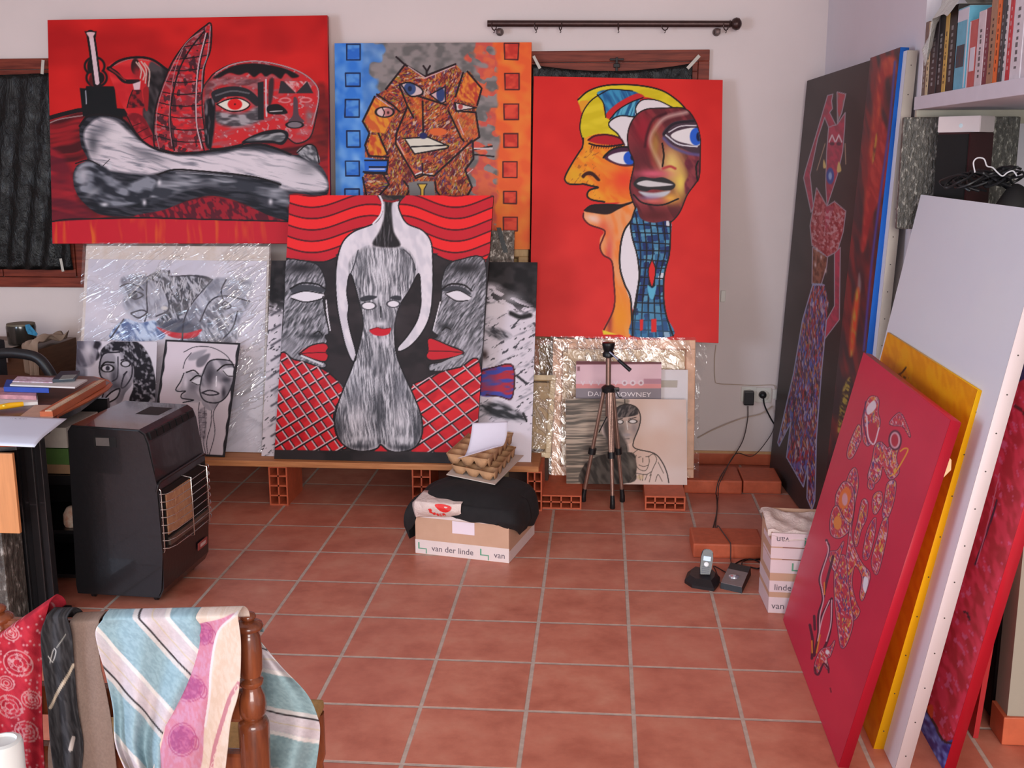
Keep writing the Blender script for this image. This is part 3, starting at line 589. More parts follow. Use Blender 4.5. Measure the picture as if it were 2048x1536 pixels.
# ---- wide black and white canvas behind it
def art_bwface(A):
    A.tr(.3776, 520, 370)
    A.lay(np.ones(A.x.size), A.tex((206, 196, 204), (130, 126, 134), 22, 6, -30, 80, .6, .85, 3))
    A.fill("40,390 1480,390 1480,640 1400,620 1300,560 1190,520 700,520 130,620 60,640", A.tex((26, 24, 26), (50, 46, 48), 20, 14, 0, 81), soft=6)
    A.lay(np.clip((700 - (A.y - 370) / .3776) / 60, 0, 1) * np.clip(((A.y - 370) / .3776 - 520) / 60, 0, 1) * (A.noise(16, 6, 20, 82) > .52), (36, 34, 36), .85)
    A.lay((A.noise(12, 4, -35, 83) > .74) * np.clip(((A.y - 370) / .3776 - 640) / 50, 0, 1), (60, 58, 64), .9)
    A.fill("1180,640 1260,620 1330,650 1260,700 1190,680", (216, 206, 212), soft=3); A.blob(1330, 600, 60, 30, (200, 194, 200), a=.6); A.line("1330,680 1380,700 1430,690", 24, (34, 32, 34), soft=4); A.fill("1190,770 1260,760 1330,800 1260,820", A.tex((60, 58, 64), (160, 156, 162), 12, 4, 30, 84), soft=4)
    A.fill("1160,990 1240,965 1340,960 1338,1125 1270,1120 1160,1110", A.tex((60, 66, 150), (166, 40, 56), 26, 6, 0, 85, .4, .6)); A.line("1160,990 1240,965 1340,958 1336,1125 1270,1120 1200,1112", 8, (60, 20, 30))
    A.blob(1210, 1040, 40, 40, (56, 90, 176), a=.6); A.fill("1160,1170 1260,1150 1380,1210 1400,1250 1280,1240 1180,1200", A.tex((40, 40, 44), (150, 146, 152), 16, 5, 20, 86), soft=5)
    A.blob(1190, 900, 20, 30, (60, 44, 44)); A.line("1360,1010 1410,1050", 14, (50, 48, 54)); A.line("1395,1210 1412,1250", 12, (34, 32, 34)); A.fill("1180,1270 1440,1290 1440,1500 1180,1500", (204, 194, 202), soft=8)
    for k in range(9): A.line([(60, 690 + k * 80), (108, 660 + k * 80)], 10, (80, 76, 84), soft=3)

# ---- large charcoal drawing inside the wrapped frame
def art_bigdrawing(A):
    A.tr(.32548, 0, 460)
    A.lay(np.ones(A.x.size), A.tex((208, 202, 212), (196, 192, 204), 60, 40, 20, 100))
    g = A.tex((120, 122, 136), (180, 182, 196), 26, 7, 60, 101)
    A.fill("750,290 830,275 905,290 900,420 905,540 840,560 790,520 755,460 760,400 735,370", g, soft=3); A.fill("905,300 980,290 1030,420 1035,500 960,540 900,520", A.tex((130, 130, 142), (170, 170, 182), 20, 6, 70, 102), soft=2)
    A.fill("905,290 985,250 1045,255 1045,290 1200,275 1310,305 1240,370 1180,440 1130,530 1120,600 1050,590 960,560 1030,500 1030,420 985,340", A.tex((60, 62, 72), (176, 176, 186), 10, 3.5, 60, 103, .4, .7))
    A.fill("1310,305 1390,300 1530,320 1545,370 1500,420 1535,440 1490,520 1450,600 1370,670 1110,690 1130,540 1200,430", g, soft=3); A.fill("1350,300 1540,310 1520,420 1400,410", A.tex((130, 132, 144), (170, 172, 184), 20, 8, -10, 104), soft=5, a=.7)
    A.fill("680,670 760,550 860,570 960,560 1000,670", A.tex((84, 106, 150), (190, 204, 226), 12, 5, 50, 105)); A.fill("960,570 1120,550 1220,600 1180,640 1060,640", (70, 74, 90), soft=4)
    A.fill("1220,560 1330,420 1380,480 1440,560 1440,690 1200,690", A.tex((90, 92, 104), (190, 190, 200), 10, 4, 60, 106), soft=3, a=.8)
    A.fill("960,595 1050,625 1150,632 1240,610 1190,662 1060,660", (196, 34, 48))
    A.lines("905,290 900,400 905,500 890,560;905,290 985,335 1025,410 1035,490 960,530;740,345 790,330 850,345 880,370;790,400 830,378 880,400 830,425 790,400;805,510 870,492 900,510 850,540 805,515;1390,305 1360,370 1370,430;1365,455 1385,440 1420,470 1385,485 1365,460;1120,680 1130,560 1180,450 1300,310;1230,560 1290,440 1380,405 1535,438;680,665 760,548;1040,250 1045,285 1180,280 1305,305;905,290 985,248;1370,670 1430,600 1460,500", 9, (50, 50, 62))
    A.ell(830, 402, 15, 17, (60, 60, 72)); A.ell(1385, 464, 10, 12, (70, 70, 80)); A.ell(1010, 480, 20, 12, (206, 200, 196)); 
    r = np.random.RandomState(3)
    for k in range(60):
        x, y = r.uniform(930, 1280), r.uniform(280, 470)
        if x + y * .6 < 1500: A.line([(x, y), (x + r.uniform(-20, 20), y + r.uniform(25, 55))], 5, (196, 194, 200), a=.9)
def art_curly(A):
    A.tr(.32548, 0, 460)
    A.lay(np.ones(A.x.size), (206, 198, 206))
    A.fill("455,680 600,680 620,720 600,740 612,780 590,800 560,835 500,850 470,900 455,900", A.tex((80, 76, 88), (150, 144, 156), 26, 10, 70, 110), soft=3); A.blob(545, 740, 40, 60, (200, 192, 200)); A.fill("590,680 620,700 600,740 615,770 590,800 600,740 575,720", (40, 36, 44), soft=2)
    A.fill("450,850 520,850 530,910 540,1060 450,1060", A.tex((90, 86, 96), (130, 126, 136), 20, 10, 80, 111), soft=4)
    m = A.fill("620,740 680,690 760,675 850,690 910,760 940,840 960,960 960,1060 800,1060 820,960 800,860 760,790 735,745 680,750 650,800 625,800", A.tex((34, 32, 38), (150, 146, 154), 7, 5, 60, 112, .5, .75))
    f = A.fill("640,760 740,750 770,800 820,840 815,940 770,1000 740,1060 640,1090 625,1040 660,940 615,900 612,830", A.tex((150, 144, 152), (190, 182, 190), 30, 12, 70, 113)); A.line("735,750 640,760 612,830 620,900 665,935 640,990 625,1040", 10, (40, 36, 44))
    A.blob(700, 900, 26, 60, (60, 58, 66), clip=f, a=.8); A.blob(720, 960, 60, 30, (70, 66, 74), clip=f, a=.8); A.ell(660, 850, 38, 22, (200, 194, 202)); A.ell(660, 850, 38, 22, BLK, ring=7); A.ell(662, 850, 13, 15, (50, 46, 54)); A.line("625,835 650,812 700,815", 10, BLK)
    A.ell(772, 822, 28, 18, (190, 184, 192)); A.ell(772, 822, 28, 18, BLK, ring=6); A.line("745,800 780,795 810,830 808,900 770,960 745,965 760,900 780,870 760,890", 9, (50, 46, 54)); A.line("725,780 722,900 690,930", 8, (60, 56, 64))
    A.fill("630,1050 680,1000 730,985 715,1030 660,1062", (206, 200, 206)); A.line("625,1060 680,1000 735,975 718,1030 660,1065", 9, BLK); A.blob(770, 1010, 40, 60, (110, 106, 114), clip=f)
def art_outline_heads(A):
    A.tr(.32548, 0, 460)
    A.lay(np.ones(A.x.size), A.tex((206, 192, 200), (196, 184, 190), 70, 60, 40, 120))
    A.line("1130,750 1200,718 1300,722 1390,770 1430,840 1440,930 1420,1000", 5, (60, 56, 64)); A.fill("1175,760 1270,735 1220,790 1160,800", (150, 144, 152), soft=2); A.fill("1215,790 1290,760 1255,830 1210,840", (110, 106, 114), soft=2); A.line("1125,850 1140,800 1175,755", 5, (60, 56, 64))
    m = A.fill("1110,960 1130,900 1145,870 1220,880 1250,900 1235,1050 1130,1050 1115,1020 1140,1000 1085,985", A.tex((150, 144, 152), (186, 176, 184), 30, 12, 60, 121), soft=2); A.blob(1190, 960, 40, 40, (110, 104, 112), clip=m); A.blob(1140, 940, 16, 40, (206, 196, 204), clip=m)
    A.line("1130,880 1110,930 1080,980 1100,992 1140,990 1115,1010 1120,1035 1190,1045 1125,1060", 7, (40, 38, 44)); A.line("1145,875 1190,862 1220,885", 8, BLK); A.fill("1180,930 1240,905 1250,940 1210,950", (206, 200, 206)); A.line("1170,925 1210,895 1250,905", 9, BLK); A.line("1180,935 1215,950 1250,945", 5, BLK)
    m = A.fill("1240,880 1290,800 1380,795 1435,830 1440,900 1420,960 1390,1020 1350,1060 1300,1110 1250,1080 1228,1010 1232,950", A.tex((120, 116, 124), (180, 172, 180), 34, 12, 60, 122)); A.line("1240,900 1290,805 1400,800 1432,830 1438,900 1400,1010 1340,1060 1260,1050 1228,990 1240,900", 8, (40, 38, 44))
    A.blob(1290, 900, 34, 70, (64, 60, 68), clip=m); A.blob(1340, 960, 40, 50, (200, 190, 198), clip=m); A.blob(1390, 920, 40, 20, (70, 66, 74), clip=m); A.fill("1365,862 1430,845 1438,890 1400,895", (206, 200, 206)); A.line("1335,865 1380,830 1436,828", 9, BLK); A.line("1370,865 1400,895 1436,898", 5, BLK); A.line("1330,900 1328,960", 6, (230, 224, 230)); A.line("1240,1000 1290,985 1345,1005 1290,1015 1240,1000", 9, (50, 46, 54)); A.blob(1375, 1000, 14, 40, (60, 56, 64), clip=m)
    A.lines("1225,1060 1220,1120 1235,1300 1250,1400;1255,1090 1262,1200 1250,1300 1270,1400;1300,1110 1295,1200 1270,1300 1280,1400;1345,1060 1310,1130 1320,1250 1280,1400;1220,1120 1270,1130;1222,1150 1268,1155;1225,1180 1268,1185;1230,1210 1262,1215", 5, (70, 64, 72))
    A.fill("1225,1110 1270,1110 1262,1290 1240,1290", A.tex((90, 84, 92), (160, 150, 158), 6, 5, 0, 123), a=.6)
    u, v = A.u, A.v
    e = np.minimum(np.minimum(u, 1 - u) * .62, np.minimum(v, 1 - v)) + .004 * np.sin(v * 40) 
    A.lay(np.clip((.022 - e) / .004, 0, 1), (40, 38, 42))
def art_portrait(A):
    A.tr(.27344, 1040, 640)
    A.lay(np.ones(A.x.size), A.tex((206, 176, 160), (212, 190, 180), 80, 60, 0, 130))
    A.fill("330,570 760,570 765,640 600,760 640,880 780,940 640,1000 480,1080 450,1200 330,1200", A.tex((96, 88, 80), (180, 160, 142), 44, 2.6, 0, 131, .35, .75), soft=2)
    A.fill("450,1200 470,1060 560,1000 660,975 820,970 850,1040 850,1110 810,1190", A.tex((52, 46, 42), (84, 76, 70), 20, 6, 60, 132)); A.blob(815, 1060, 30, 60, (110, 102, 92), a=.8)
    m = A.fill("690,680 710,640 780,618 850,640 878,700 870,780 850,850 810,900 770,905 720,870 705,780", A.tex((190, 164, 150), (168, 150, 142), 20, 12, 60, 133)); A.blob(740, 800, 40, 60, (110, 102, 98), a=.8, clip=m); A.blob(830, 800, 26, 40, (120, 110, 112), a=.5, clip=m)
    A.fill("690,690 715,640 780,618 850,640 862,690 780,710 712,715", A.tex((56, 52, 52), (110, 100, 96), 10, 3, -60, 134)); A.line("690,680 715,638 780,616 850,638 880,700 872,780 830,890 845,940 980,975 1040,1040 1075,1120 1088,1190", 8, (50, 44, 42))
    A.fill("612,760 690,720 720,800 780,900 785,970 700,960 640,900", (62, 56, 52), soft=3, a=.85)
    A.ell(733, 745, 20, 13, (212, 204, 200)); A.ell(733, 745, 22, 15, (60, 54, 52), ring=5); A.ell(825, 742, 28, 12, (212, 204, 200)); A.ell(825, 742, 30, 14, (60, 54, 52), ring=5); A.line("715,725 750,720", 6, (60, 54, 52)); A.line("795,725 850,712", 6, (60, 54, 52)); A.line("780,740 788,800", 6, (214, 204, 196)); A.blob(785, 840, 34, 12, (150, 140, 140)); A.line("765,870 800,868", 5, (90, 80, 78)); A.line("775,910 785,980", 6, (60, 54, 50)); A.line("765,570 768,620", 6, (50, 44, 42))
    A.lines("850,990 840,1040 870,1090 920,1100 945,1040 940,995;865,1005 885,1000;920,1000 945,998;898,1010 898,1040;870,1060 905,1072 935,1062;940,1000 975,980 1000,1020 975,1080 950,1140;820,980 860,950;850,1120 920,1130 960,1110;870,1130 880,1170;900,1130 895,1175;930,1130 915,1170;960,1130 945,1185;990,1180 1010,1130 1040,1180;1010,1040 1050,1120;800,1190 850,1120", 5, (90, 78, 70))
    A.ell(880, 1150, 26, 18, (196, 170, 130), a=.6)
def art_poster(A):
    A.tr(.27344, 1040, 640)
    A.lay(np.ones(A.x.size), A.tex((206, 168, 176), (214, 176, 182), 60, 40, 0, 140))
    A.fill("405,300 1050,300 1050,322 405,326", (96, 40, 46), smooth=False); A.fill("905,430 1060,430 1060,470 905,468", (170, 120, 132), smooth=False)
    A.fill("405,468 1060,468 1060,505 405,505", (206, 132, 130), smooth=False); A.fill("405,500 1060,500 1060,580 405,580", (128, 116, 122), smooth=False)
    for x in (765, 825, 885): A.ell(x, 460, 20, 20, (212, 196, 200)); A.ell(x, 460, 10, 10, (170, 120, 126))
    A.fill("418,340 438,340 438,372 418,372", (110, 60, 66), smooth=False, a=.8)
    for x in (460, 520, 575, 700): A.line([(x - 14, 448), (x, 475), (x + 12, 448)], 6, (214, 196, 200), smooth=False)

# ---- tall black canvas with the angular dancer
def art_dancer(A):
    A.lay(np.ones(A.x.size), A.tex((50, 42, 42), (60, 50, 50), 60, 40, 70, 150))
    A.tr(.3907, 1540, 100)
    pk = A.tex((176, 62, 86), (150, 60, 78), 9, 5, 60, 151); rd = A.tex((140, 40, 48), (176, 96, 100), 6, 3.5, 60, 152, .4, .65); G = (156, 144, 156)
    def shp(p, t, w=5): A.fill(p, t, smooth=False); A.line(p, w, G, smooth=False, closed=True)
    shp("295,232 322,225 315,262 320,300 305,320 345,400 300,395 280,345 245,450 205,640 222,800 210,830 172,655 180,620 240,420", pk)
    shp("343,215 388,225 368,320 345,372", A.tex((130, 120, 112), (170, 70, 80), 12, 5, 70, 153)); A.fill("352,240 378,240 362,300", (176, 70, 84), smooth=False)
    shp("300,395 345,380 385,320 382,400 372,520 345,640 292,800 285,690 290,520", pk)
    for x in (318, 352): A.line([(x - 15, 470), (x, 435), (x + 15, 470)], 7, (210, 190, 196), smooth=False); A.ell(x, 480, 12, 9, (90, 40, 60))
    A.ell(308, 645, 20, 42, (60, 80, 150)); A.ell(308, 645, 9, 20, (140, 170, 210)); A.lines("282,480 240,615;384,480 388,585", 5, (150, 130, 110)); A.fill("275,560 288,600 272,602", (200, 180, 110)); A.fill("352,570 365,618 342,622", (200, 180, 110))
    shp("238,705 275,770 292,800 330,775 388,825 375,930 345,1030 292,1060 270,1040 215,1000 205,900 222,800", rd); A.fill("285,800 330,800 300,900 280,925", pk, smooth=False)
    A.lay(A.mask("215,820 388,825 345,1030 215,1000", smooth=False) * (A.noise(5, 4, 60, 154) > .62), (196, 160, 164), .7)
    shp("330,1040 360,1010 355,1380 280,1480 270,1420 330,1310", pk)
    shp("218,1010 295,1060 290,1110 262,1200 215,1195", A.tex((100, 56, 40), (140, 90, 70), 8, 4, 80, 155))
    for (x, y) in ((232, 1100), (262, 1060), (285, 1130), (240, 1020)): A.blob(x, y, 6, 14, (200, 180, 180))
    A.fill("215,1195 270,1195 268,1225 215,1225", (130, 150, 180), smooth=False); shp("218,1232 262,1232 236,1370", (210, 204, 206)); A.fill("228,1242 252,1242 238,1310", (196, 140, 60), smooth=False)
    A.tr(.5836, 1500, 640)
    mm = A.mask("255,-120 215,-120 180,0 150,180 95,420 100,432 140,350 125,470 183,572 198,500 195,610 212,650 222,620 228,400 245,180 262,0 270,-60", smooth=False)
    base = A.tex((84, 56, 84), (128, 62, 66), 12, 2.2, 78, 156)
    for k, col in enumerate(((60, 80, 170), (206, 150, 70), (200, 190, 206), (40, 30, 50), (180, 50, 60), (90, 110, 190))):
        mk = np.clip((A.noise(12, 2.0, 74 + 6 * k, 170 + k, 2) - .6) / .08, 0, 1)[:, None] * .7; base = base * (1 - mk) + np.array(col) / 255.0 * mk
    A.lay(mm, base); A.lines("255,-120 215,-120 180,0 150,180 95,420 100,432 140,350;125,470 183,572 198,500;195,610 212,650 222,620;228,400 245,180 262,0;222,620 228,400;140,350 125,470;198,500 195,610", 4, (150, 150, 180), smooth=False)
# ---- glimpsed canvas with the blue edge
def art_dark_colours(A):
    A.lay(np.ones(A.x.size), A.tex((46, 22, 34), (120, 26, 30), 60, 10, 80, 180, .3, .7))
    A.tr(.3907, 1540, 100)
    A.fill("570,60 640,40 640,120 590,160 560,400 540,600 500,900 470,1020 490,700 530,300", A.tex((150, 24, 30), (190, 70, 40), 30, 8, 80, 181), soft=4); A.fill("560,380 600,420 612,520 590,700 520,860 490,1010 470,1000 500,700", A.tex((150, 20, 28), (180, 50, 44), 20, 8, 70, 182), soft=3)
    A.line("640,60 610,400 570,700 520,1100 480,1536", 12, (60, 60, 150), soft=4); A.fill("540,440 550,440 534,560 522,570", A.tex((190, 170, 50), (90, 60, 30), 10, 3, 80, 188), soft=2, a=.8); A.fill("455,1140 466,1190 462,1240 446,1245", (150, 140, 140), soft=2, a=.8)
    A.fill("435,1250 460,1250 430,1536 405,1536", A.tex((206, 70, 30), (190, 140, 50), 20, 5, 80, 183), soft=3); A.tr(.5836, 1500, 640); A.fill("320,230 345,200 325,330 300,400 305,320", A.tex((196, 180, 60), (60, 40, 30), 8, 3, 40, 189), soft=2, a=.8)
# ---- crimson panel with the melting figure
def art_melting(A):
    A.lay(np.ones(A.x.size), A.tex((188, 34, 68), (200, 40, 72), 80, 60, 60, 190, .2, .8))
    A.tr(.5836, 1500, 640)
    def multi(seed):
        c = A.tex((180, 38, 68), (190, 58, 76), 8, 2.4, 70, seed)
        for k, col in enumerate(((214, 200, 206), (90, 50, 110), (216, 120, 40), (60, 60, 130), (206, 190, 80))):
            mk = np.clip((A.noise(9, 2.2, 60 + 12 * k, seed + 10 + k, 2) - (.60 if k == 0 else .68)) / .08, 0, 1)[:, None] * .75; c = c * (1 - mk) + np.array(col) / 255.0 * mk
        return c
    t1 = multi(200); V = (84, 34, 84); D = (70, 20, 50)
    def sh(p, w=3.4):
        A.line(p, w + 3.2, D, closed=True); A.fill(p, t1); A.line(p, w * .6, (214, 150, 160), closed=True, a=.8)
    sh("408,268 425,262 440,275 438,320 445,350 430,400 405,430 390,410 385,350 395,300"); sh("372,360 380,400 370,430 350,470 335,470 340,430")
    A.fill("400,300 425,275 432,300 405,325", (216, 206, 214)); A.ell(418, 385, 22, 34, (176, 34, 64)); A.line("400,330 405,400 425,425 442,370", 5, (216, 190, 200)); A.line("396,280 390,350 405,425", 4, V)
    sh("450,420 470,440 485,430 515,420 500,470 510,520 480,545 455,500 445,540 425,560 405,540 420,480 430,430"); sh("505,322 480,350 490,360 525,365 548,400 540,370 520,325")
    A.ell(497, 412, 23, 35, D); A.ell(497, 412, 18, 29, (206, 160, 170)); A.ell(496, 412, 12, 22, (170, 34, 60)); A.line("515,450 530,440 540,450 500,520 480,535", 5, (216, 150, 50))
    sh("345,520 362,510 370,560 360,620 350,690 340,720 320,600 330,560"); sh("305,580 325,555 350,575 355,640 340,700 300,660 295,610", 4); A.ell(325, 610, 20, 38, (216, 110, 50), ang=-75 + 90); A.ell(325, 615, 10, 22, (206, 150, 160))
    sh("285,650 300,640 320,680 345,710 310,745 280,735 276,690", 4); A.ell(300, 695, 14, 24, (214, 130, 60))
    for p in ("385,620 402,625 398,680 380,720 365,775 358,740 370,690", "425,600 448,590 452,625 430,665 420,640", "472,560 498,555 492,620 470,680 455,670 462,620", "430,680 425,740 405,815 388,810 398,740 412,700", "455,690 470,680 468,740 440,860 425,862 418,820 440,740", "410,545 425,560 418,580 405,570"): sh(p, 3)
    sh("345,700 350,760 380,830 410,870 400,920 385,960 378,940 385,880 360,840 348,900 360,960 375,1000 355,1028 345,1000 335,920 325,860 335,780")
    sh("295,830 325,810 335,900 345,980 352,1040 330,1110 312,1118 300,1040 290,930"); sh("270,800 300,790 320,760 310,800 290,860", 3)
    A.lines("262,755 270,790 240,880 245,920 250,960 235,1010 235,1070;285,810 262,900 250,960;275,960 245,1020 230,1100 220,1150;280,955 278,1040 265,1100 240,1150;205,1045 215,1100 212,1160;220,1015 222,1060", 9, D); A.lines("262,760 268,795 243,880 248,925 252,960 240,1010 238,1070;272,962 248,1022 232,1100;280,960 277,1040 262,1100", 4, (216, 170, 180)); A.lines("255,900 255,940;240,1080 228,1140;212,1100 213,1140", 5, (216, 130, 50))
    sh("225,1170 245,1130 275,1120 290,1100 275,1150 262,1160 270,1200 250,1180 235,1215 222,1205", 3); A.ell(265, 1138, 7, 8, (220, 214, 220)); A.line("222,1190 228,1214 240,1205 252,1178 266,1190 270,1208", 6, D)
    A.fill("392,880 406,890 396,935 386,915", (220, 220, 230)); A.line("275,1262 278,1275", 5, (120, 24, 50))
def art_yellow(A):
    A.lay(np.ones(A.x.size), A.tex((220, 142, 8), (234, 160, 14), 24, 6, 80, 210)); A.tr(1, 0, 0)
    A.line("1793,751 1803,746 1812,735", 3, (60, 36, 20)); A.line("1800,752 1816,757", 2, (60, 36, 20))
def art_white(A): A.lay(np.ones(A.x.size), A.tex((216, 221, 238), (218, 223, 240), 60, 60, 0, 211))
def art_magenta(A):
    A.lay(np.ones(A.x.size), A.tex((168, 22, 44), (206, 44, 76), 26, 9, 75, 220)); A.lay((A.noise(16, 7, 70, 221) > .74) * 1.0, (206, 110, 160), .6)
    A.tr(.34884, 1800, 1000)
    A.fill("0,1240 150,1200 200,1290 250,1380 330,1420 330,1900 0,1900", A.tex((22, 34, 120), (110, 140, 220), 14, 6, 60, 222, .35, .8)); A.line("150,1200 200,1290 250,1380 320,1400", 14, (30, 16, 30)); A.fill("160,1180 190,1180 185,1250 160,1220", (206, 70, 30))
    A.line("555,0 520,120 430,370", 12, (70, 20, 50)); A.line("365,640 385,650 398,685", 14, (70, 20, 40)); A.line("570,-150 500,150 440,360", 5, (206, 120, 150))
    A.tr(1, 0, 0); A.fill("2030,760 2100,700 2100,600 2030,600", (30, 30, 90)); A.line("2030,812 2044,822 2060,850", 5, (90, 16, 30))
YW, XW, YC = 1.80, 1.30, 0.06       # back wall, right wall, where the alcove starts
ZC = 2.75

def m_wall(name, c):
    s = NT(name); tc = s.n('ShaderNodeTexCoord'); n1 = s.noise(2.2, 4, .6, tc.outputs['Object']); n2 = s.noise(60, 4, .6, tc.outputs['Object'])
    a = np.array(alb(c)[:3])
    r = s.ramp(n1.outputs[0], [(.35, tuple(a * .965) + (1,)), (.65, tuple(a) + (1,))])
    s.bsdf(r.outputs[0], .85, 0, .25, n2.outputs[0], .12, .004); return s.m
WALL = m_wall('plaster', (206, 193, 190))

def m_floor():
    s = NT('terracotta_tiles'); tc = s.n('ShaderNodeTexCoord'); sep = s.n('ShaderNodeSeparateXYZ'); s.l(tc.outputs['Object'], sep.inputs[0])
    def cell(o):
        d = s.math('DIVIDE', o, T); f = s.math('FRACT', d); return s.math('FLOOR', d), s.math('ABSOLUTE', s.math('SUBTRACT', f, 0.5))
    cx, ex = cell(sep.outputs[0]); cy, ey = cell(sep.outputs[1])
    e = s.math('MAXIMUM', ex, ey)                       # 0.5 at the joints
    wob = s.noise(40, 2, .5, tc.outputs['Object']); e2 = s.math('ADD', e, s.math('MULTIPLY', s.math('SUBTRACT', wob.outputs[0], .5), .004))
    joint = s.ramp(e2, [(.4780, (0, 0, 0, 1)), (.4825, (1, 1, 1, 1))])
    cv = s.n('ShaderNodeCombineXYZ'); s.l(cx, cv.inputs[0]); s.l(cy, cv.inputs[1])
    wn = s.n('ShaderNodeTexWhiteNoise'); s.l(cv.outputs[0], wn.inputs['Vector'])
    vm = s.n('ShaderNodeVectorMath', operation='MULTIPLY_ADD'); s.l(wn.outputs['Color'], vm.inputs[0]); vm.inputs[1].default_value = (9, 9, 9); s.l(tc.outputs['Object'], vm.inputs[2])
    n1 = s.noise(6.5, 5, .6, vm.outputs[0]); n2 = s.noise(30, 3, .6, tc.outputs['Object'])
    c1 = s.ramp(n1.outputs[0], [(.32, alb((164, 92, 72))), (.52, alb((184, 112, 90))), (.72, alb((192, 130, 106)))])
    c2 = s.mix(s.math('MULTIPLY', wn.outputs['Value'], .35), c1.outputs[0], alb((178, 102, 86)))
    c3 = s.mix(.12, c2, n2.outputs[0], 'OVERLAY')
    gr = s.ramp(n2.outputs[0], [(.3, alb((160, 142, 130))), (.7, alb((186, 168, 154)))])
    col = s.mix(joint.outputs[0], c3, gr.outputs[0])
    ro = s.n('ShaderNodeMapRange'); s.l(joint.outputs[0], ro.inputs[0]); ro.inputs[3].default_value = .42; ro.inputs[4].default_value = .85
    hgt = s.math('SUBTRACT', s.math('MULTIPLY', n1.outputs[0], .12), joint.outputs[0])
    s.bsdf(col, ro.outputs[0], 0, .45, hgt, .55, .0025); return s.m

def struct(name, bm, m, **k): o = finish(name, bm, m, **k); o['kind'] = 'structure'; return o
b = B(); bx(b, (-3.7, -5.6, -.12), (1.9, YW + .2, 0)); struct('floor', b, m_floor())
b = B(); bx(b, (-3.9, YW, 0), (XW + .6, YW + .2, ZC)); struct('wall_back', b, WALL)
b = B(); bx(b, (XW, YC, 0), (XW + .6, YW, ZC)); struct('wall_right', b, m_wall('plaster_right', (206, 200, 206)))
b = B(); bx(b, (1.72, -2.6, 0), (1.92, YC, ZC)); struct('wall_alcove', b, m_wall('plaster_alcove', (190, 190, 178)))
b = B(); bx(b, (-3.9, -5.6, 0), (-3.7, YW, ZC)); struct('wall_left', b, WALL)
b = B(); bx(b, (-3.9, -5.6, ZC), (1.92, YW + .2, ZC + .15)); struct('ceiling', b, m_wall('ceiling_paint', (214, 210, 204)))
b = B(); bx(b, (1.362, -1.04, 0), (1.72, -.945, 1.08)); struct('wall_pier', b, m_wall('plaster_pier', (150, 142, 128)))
TERRA = mat('terracotta', (176, 84, 54), .6, .12, 30)
SKIRT = mat('skirting_tile', (178, 88, 58), .45, .12, 12)
b = B(); bx(b, (-3.69, YW - .012, .001), (XW - .014, YW - .0005, .062), .003); bx(b, (-3.69, YW - .014, .062), (XW - .014, YW - .0005, .075), .002, 1)
struct('baseboard_back', b, [SKIRT, mat('beige_strip', (196, 150, 106), .8, .1)])  # beige strip along the top of the skirting
b = B(); bx(b, (XW - .012, YC + .01, .001), (XW - .0005, YW - .014, .07), .003); struct('baseboard_right', b, SKIRT)
b = B(); bx(b, (1.35, -1.052, .001), (1.37, -.95, .085), .003); bx(b, (1.365, -1.052, .001), (1.72, -1.04, .085), .003); struct('baseboard_pier', b, SKIRT)

# ------------------------------------------------------------------ windows with dark red wooden frames
WOOD_R = mat('stained_window_wood', (128, 58, 42), .5, .28, 5, stretch=(1, 1, 12), c2=(84, 34, 26), spec=.2)
DKGLASS = mat('night_glass', (16, 18, 20), .08, .1, 3, spec=.6)
IRON = mat('dark_iron', (30, 26, 26), .45, .2, 40, metal=.6)
def window(name, x0, x1, z0, z1, xm):
    b = B(); y0, y1 = YW - .028, YW - .001; w = .055
    bx(b, (x0, y0, z0), (x1, y1, z0 + w), .004); bx(b, (x0, y0, z1 - w), (x1, y1, z1), .004); bx(b, (x0, y0, z0 + w), (x0 + w, y1, z1 - w), .004); bx(b, (x1 - w, y0, z0 + w), (x1, y1, z1 - w), .004)
    o = struct(name, b, WOOD_R)
    for k, (a, c) in enumerate(((x0 + w, xm), (xm, x1 - w))):
        b = B(); s = .05; ya, yb = YW - .036, YW - .004
        bx(b, (a + .003, ya, z0 + w + .003), (c - .002, yb, z0 + w + s), .004); bx(b, (a + .003, ya, z1 - w - s), (c - .002, yb, z1 - w - .003), .004)
        bx(b, (a + .003, ya, z0 + w + s), (a + s, yb, z1 - w - s), .004); bx(b, (c - s, ya, z0 + w + s), (c - .002, yb, z1 - w - s), .004)
        f = finish('sash', b, WOOD_R, o)
        b = B(); bx(b, (a + s, YW - .022, z0 + w + s), (c - s, YW - .018, z1 - w - s)); finish('pane', b, DKGLASS, f)
    b = B(); bx(b, (xm - .006, YW - .05, z0 + .12), (xm + .006, YW - .036, z1 - .035), .002); bx(b, (xm - .035, YW - .046, z1 - .05), (xm + .035, YW - .034, z1 - .04), .002); bx(b, (xm - .016, YW - .052, z1 - .085), (xm + .016, YW - .034, z1 - .065), .003)
    finish('espagnolette_bolt', b, IRON, o)
    return o
window('window_1', -3.50, -2.572, .930, 2.130, -3.04)
window('window_2', -.20, .728, .932, 2.142, .268)

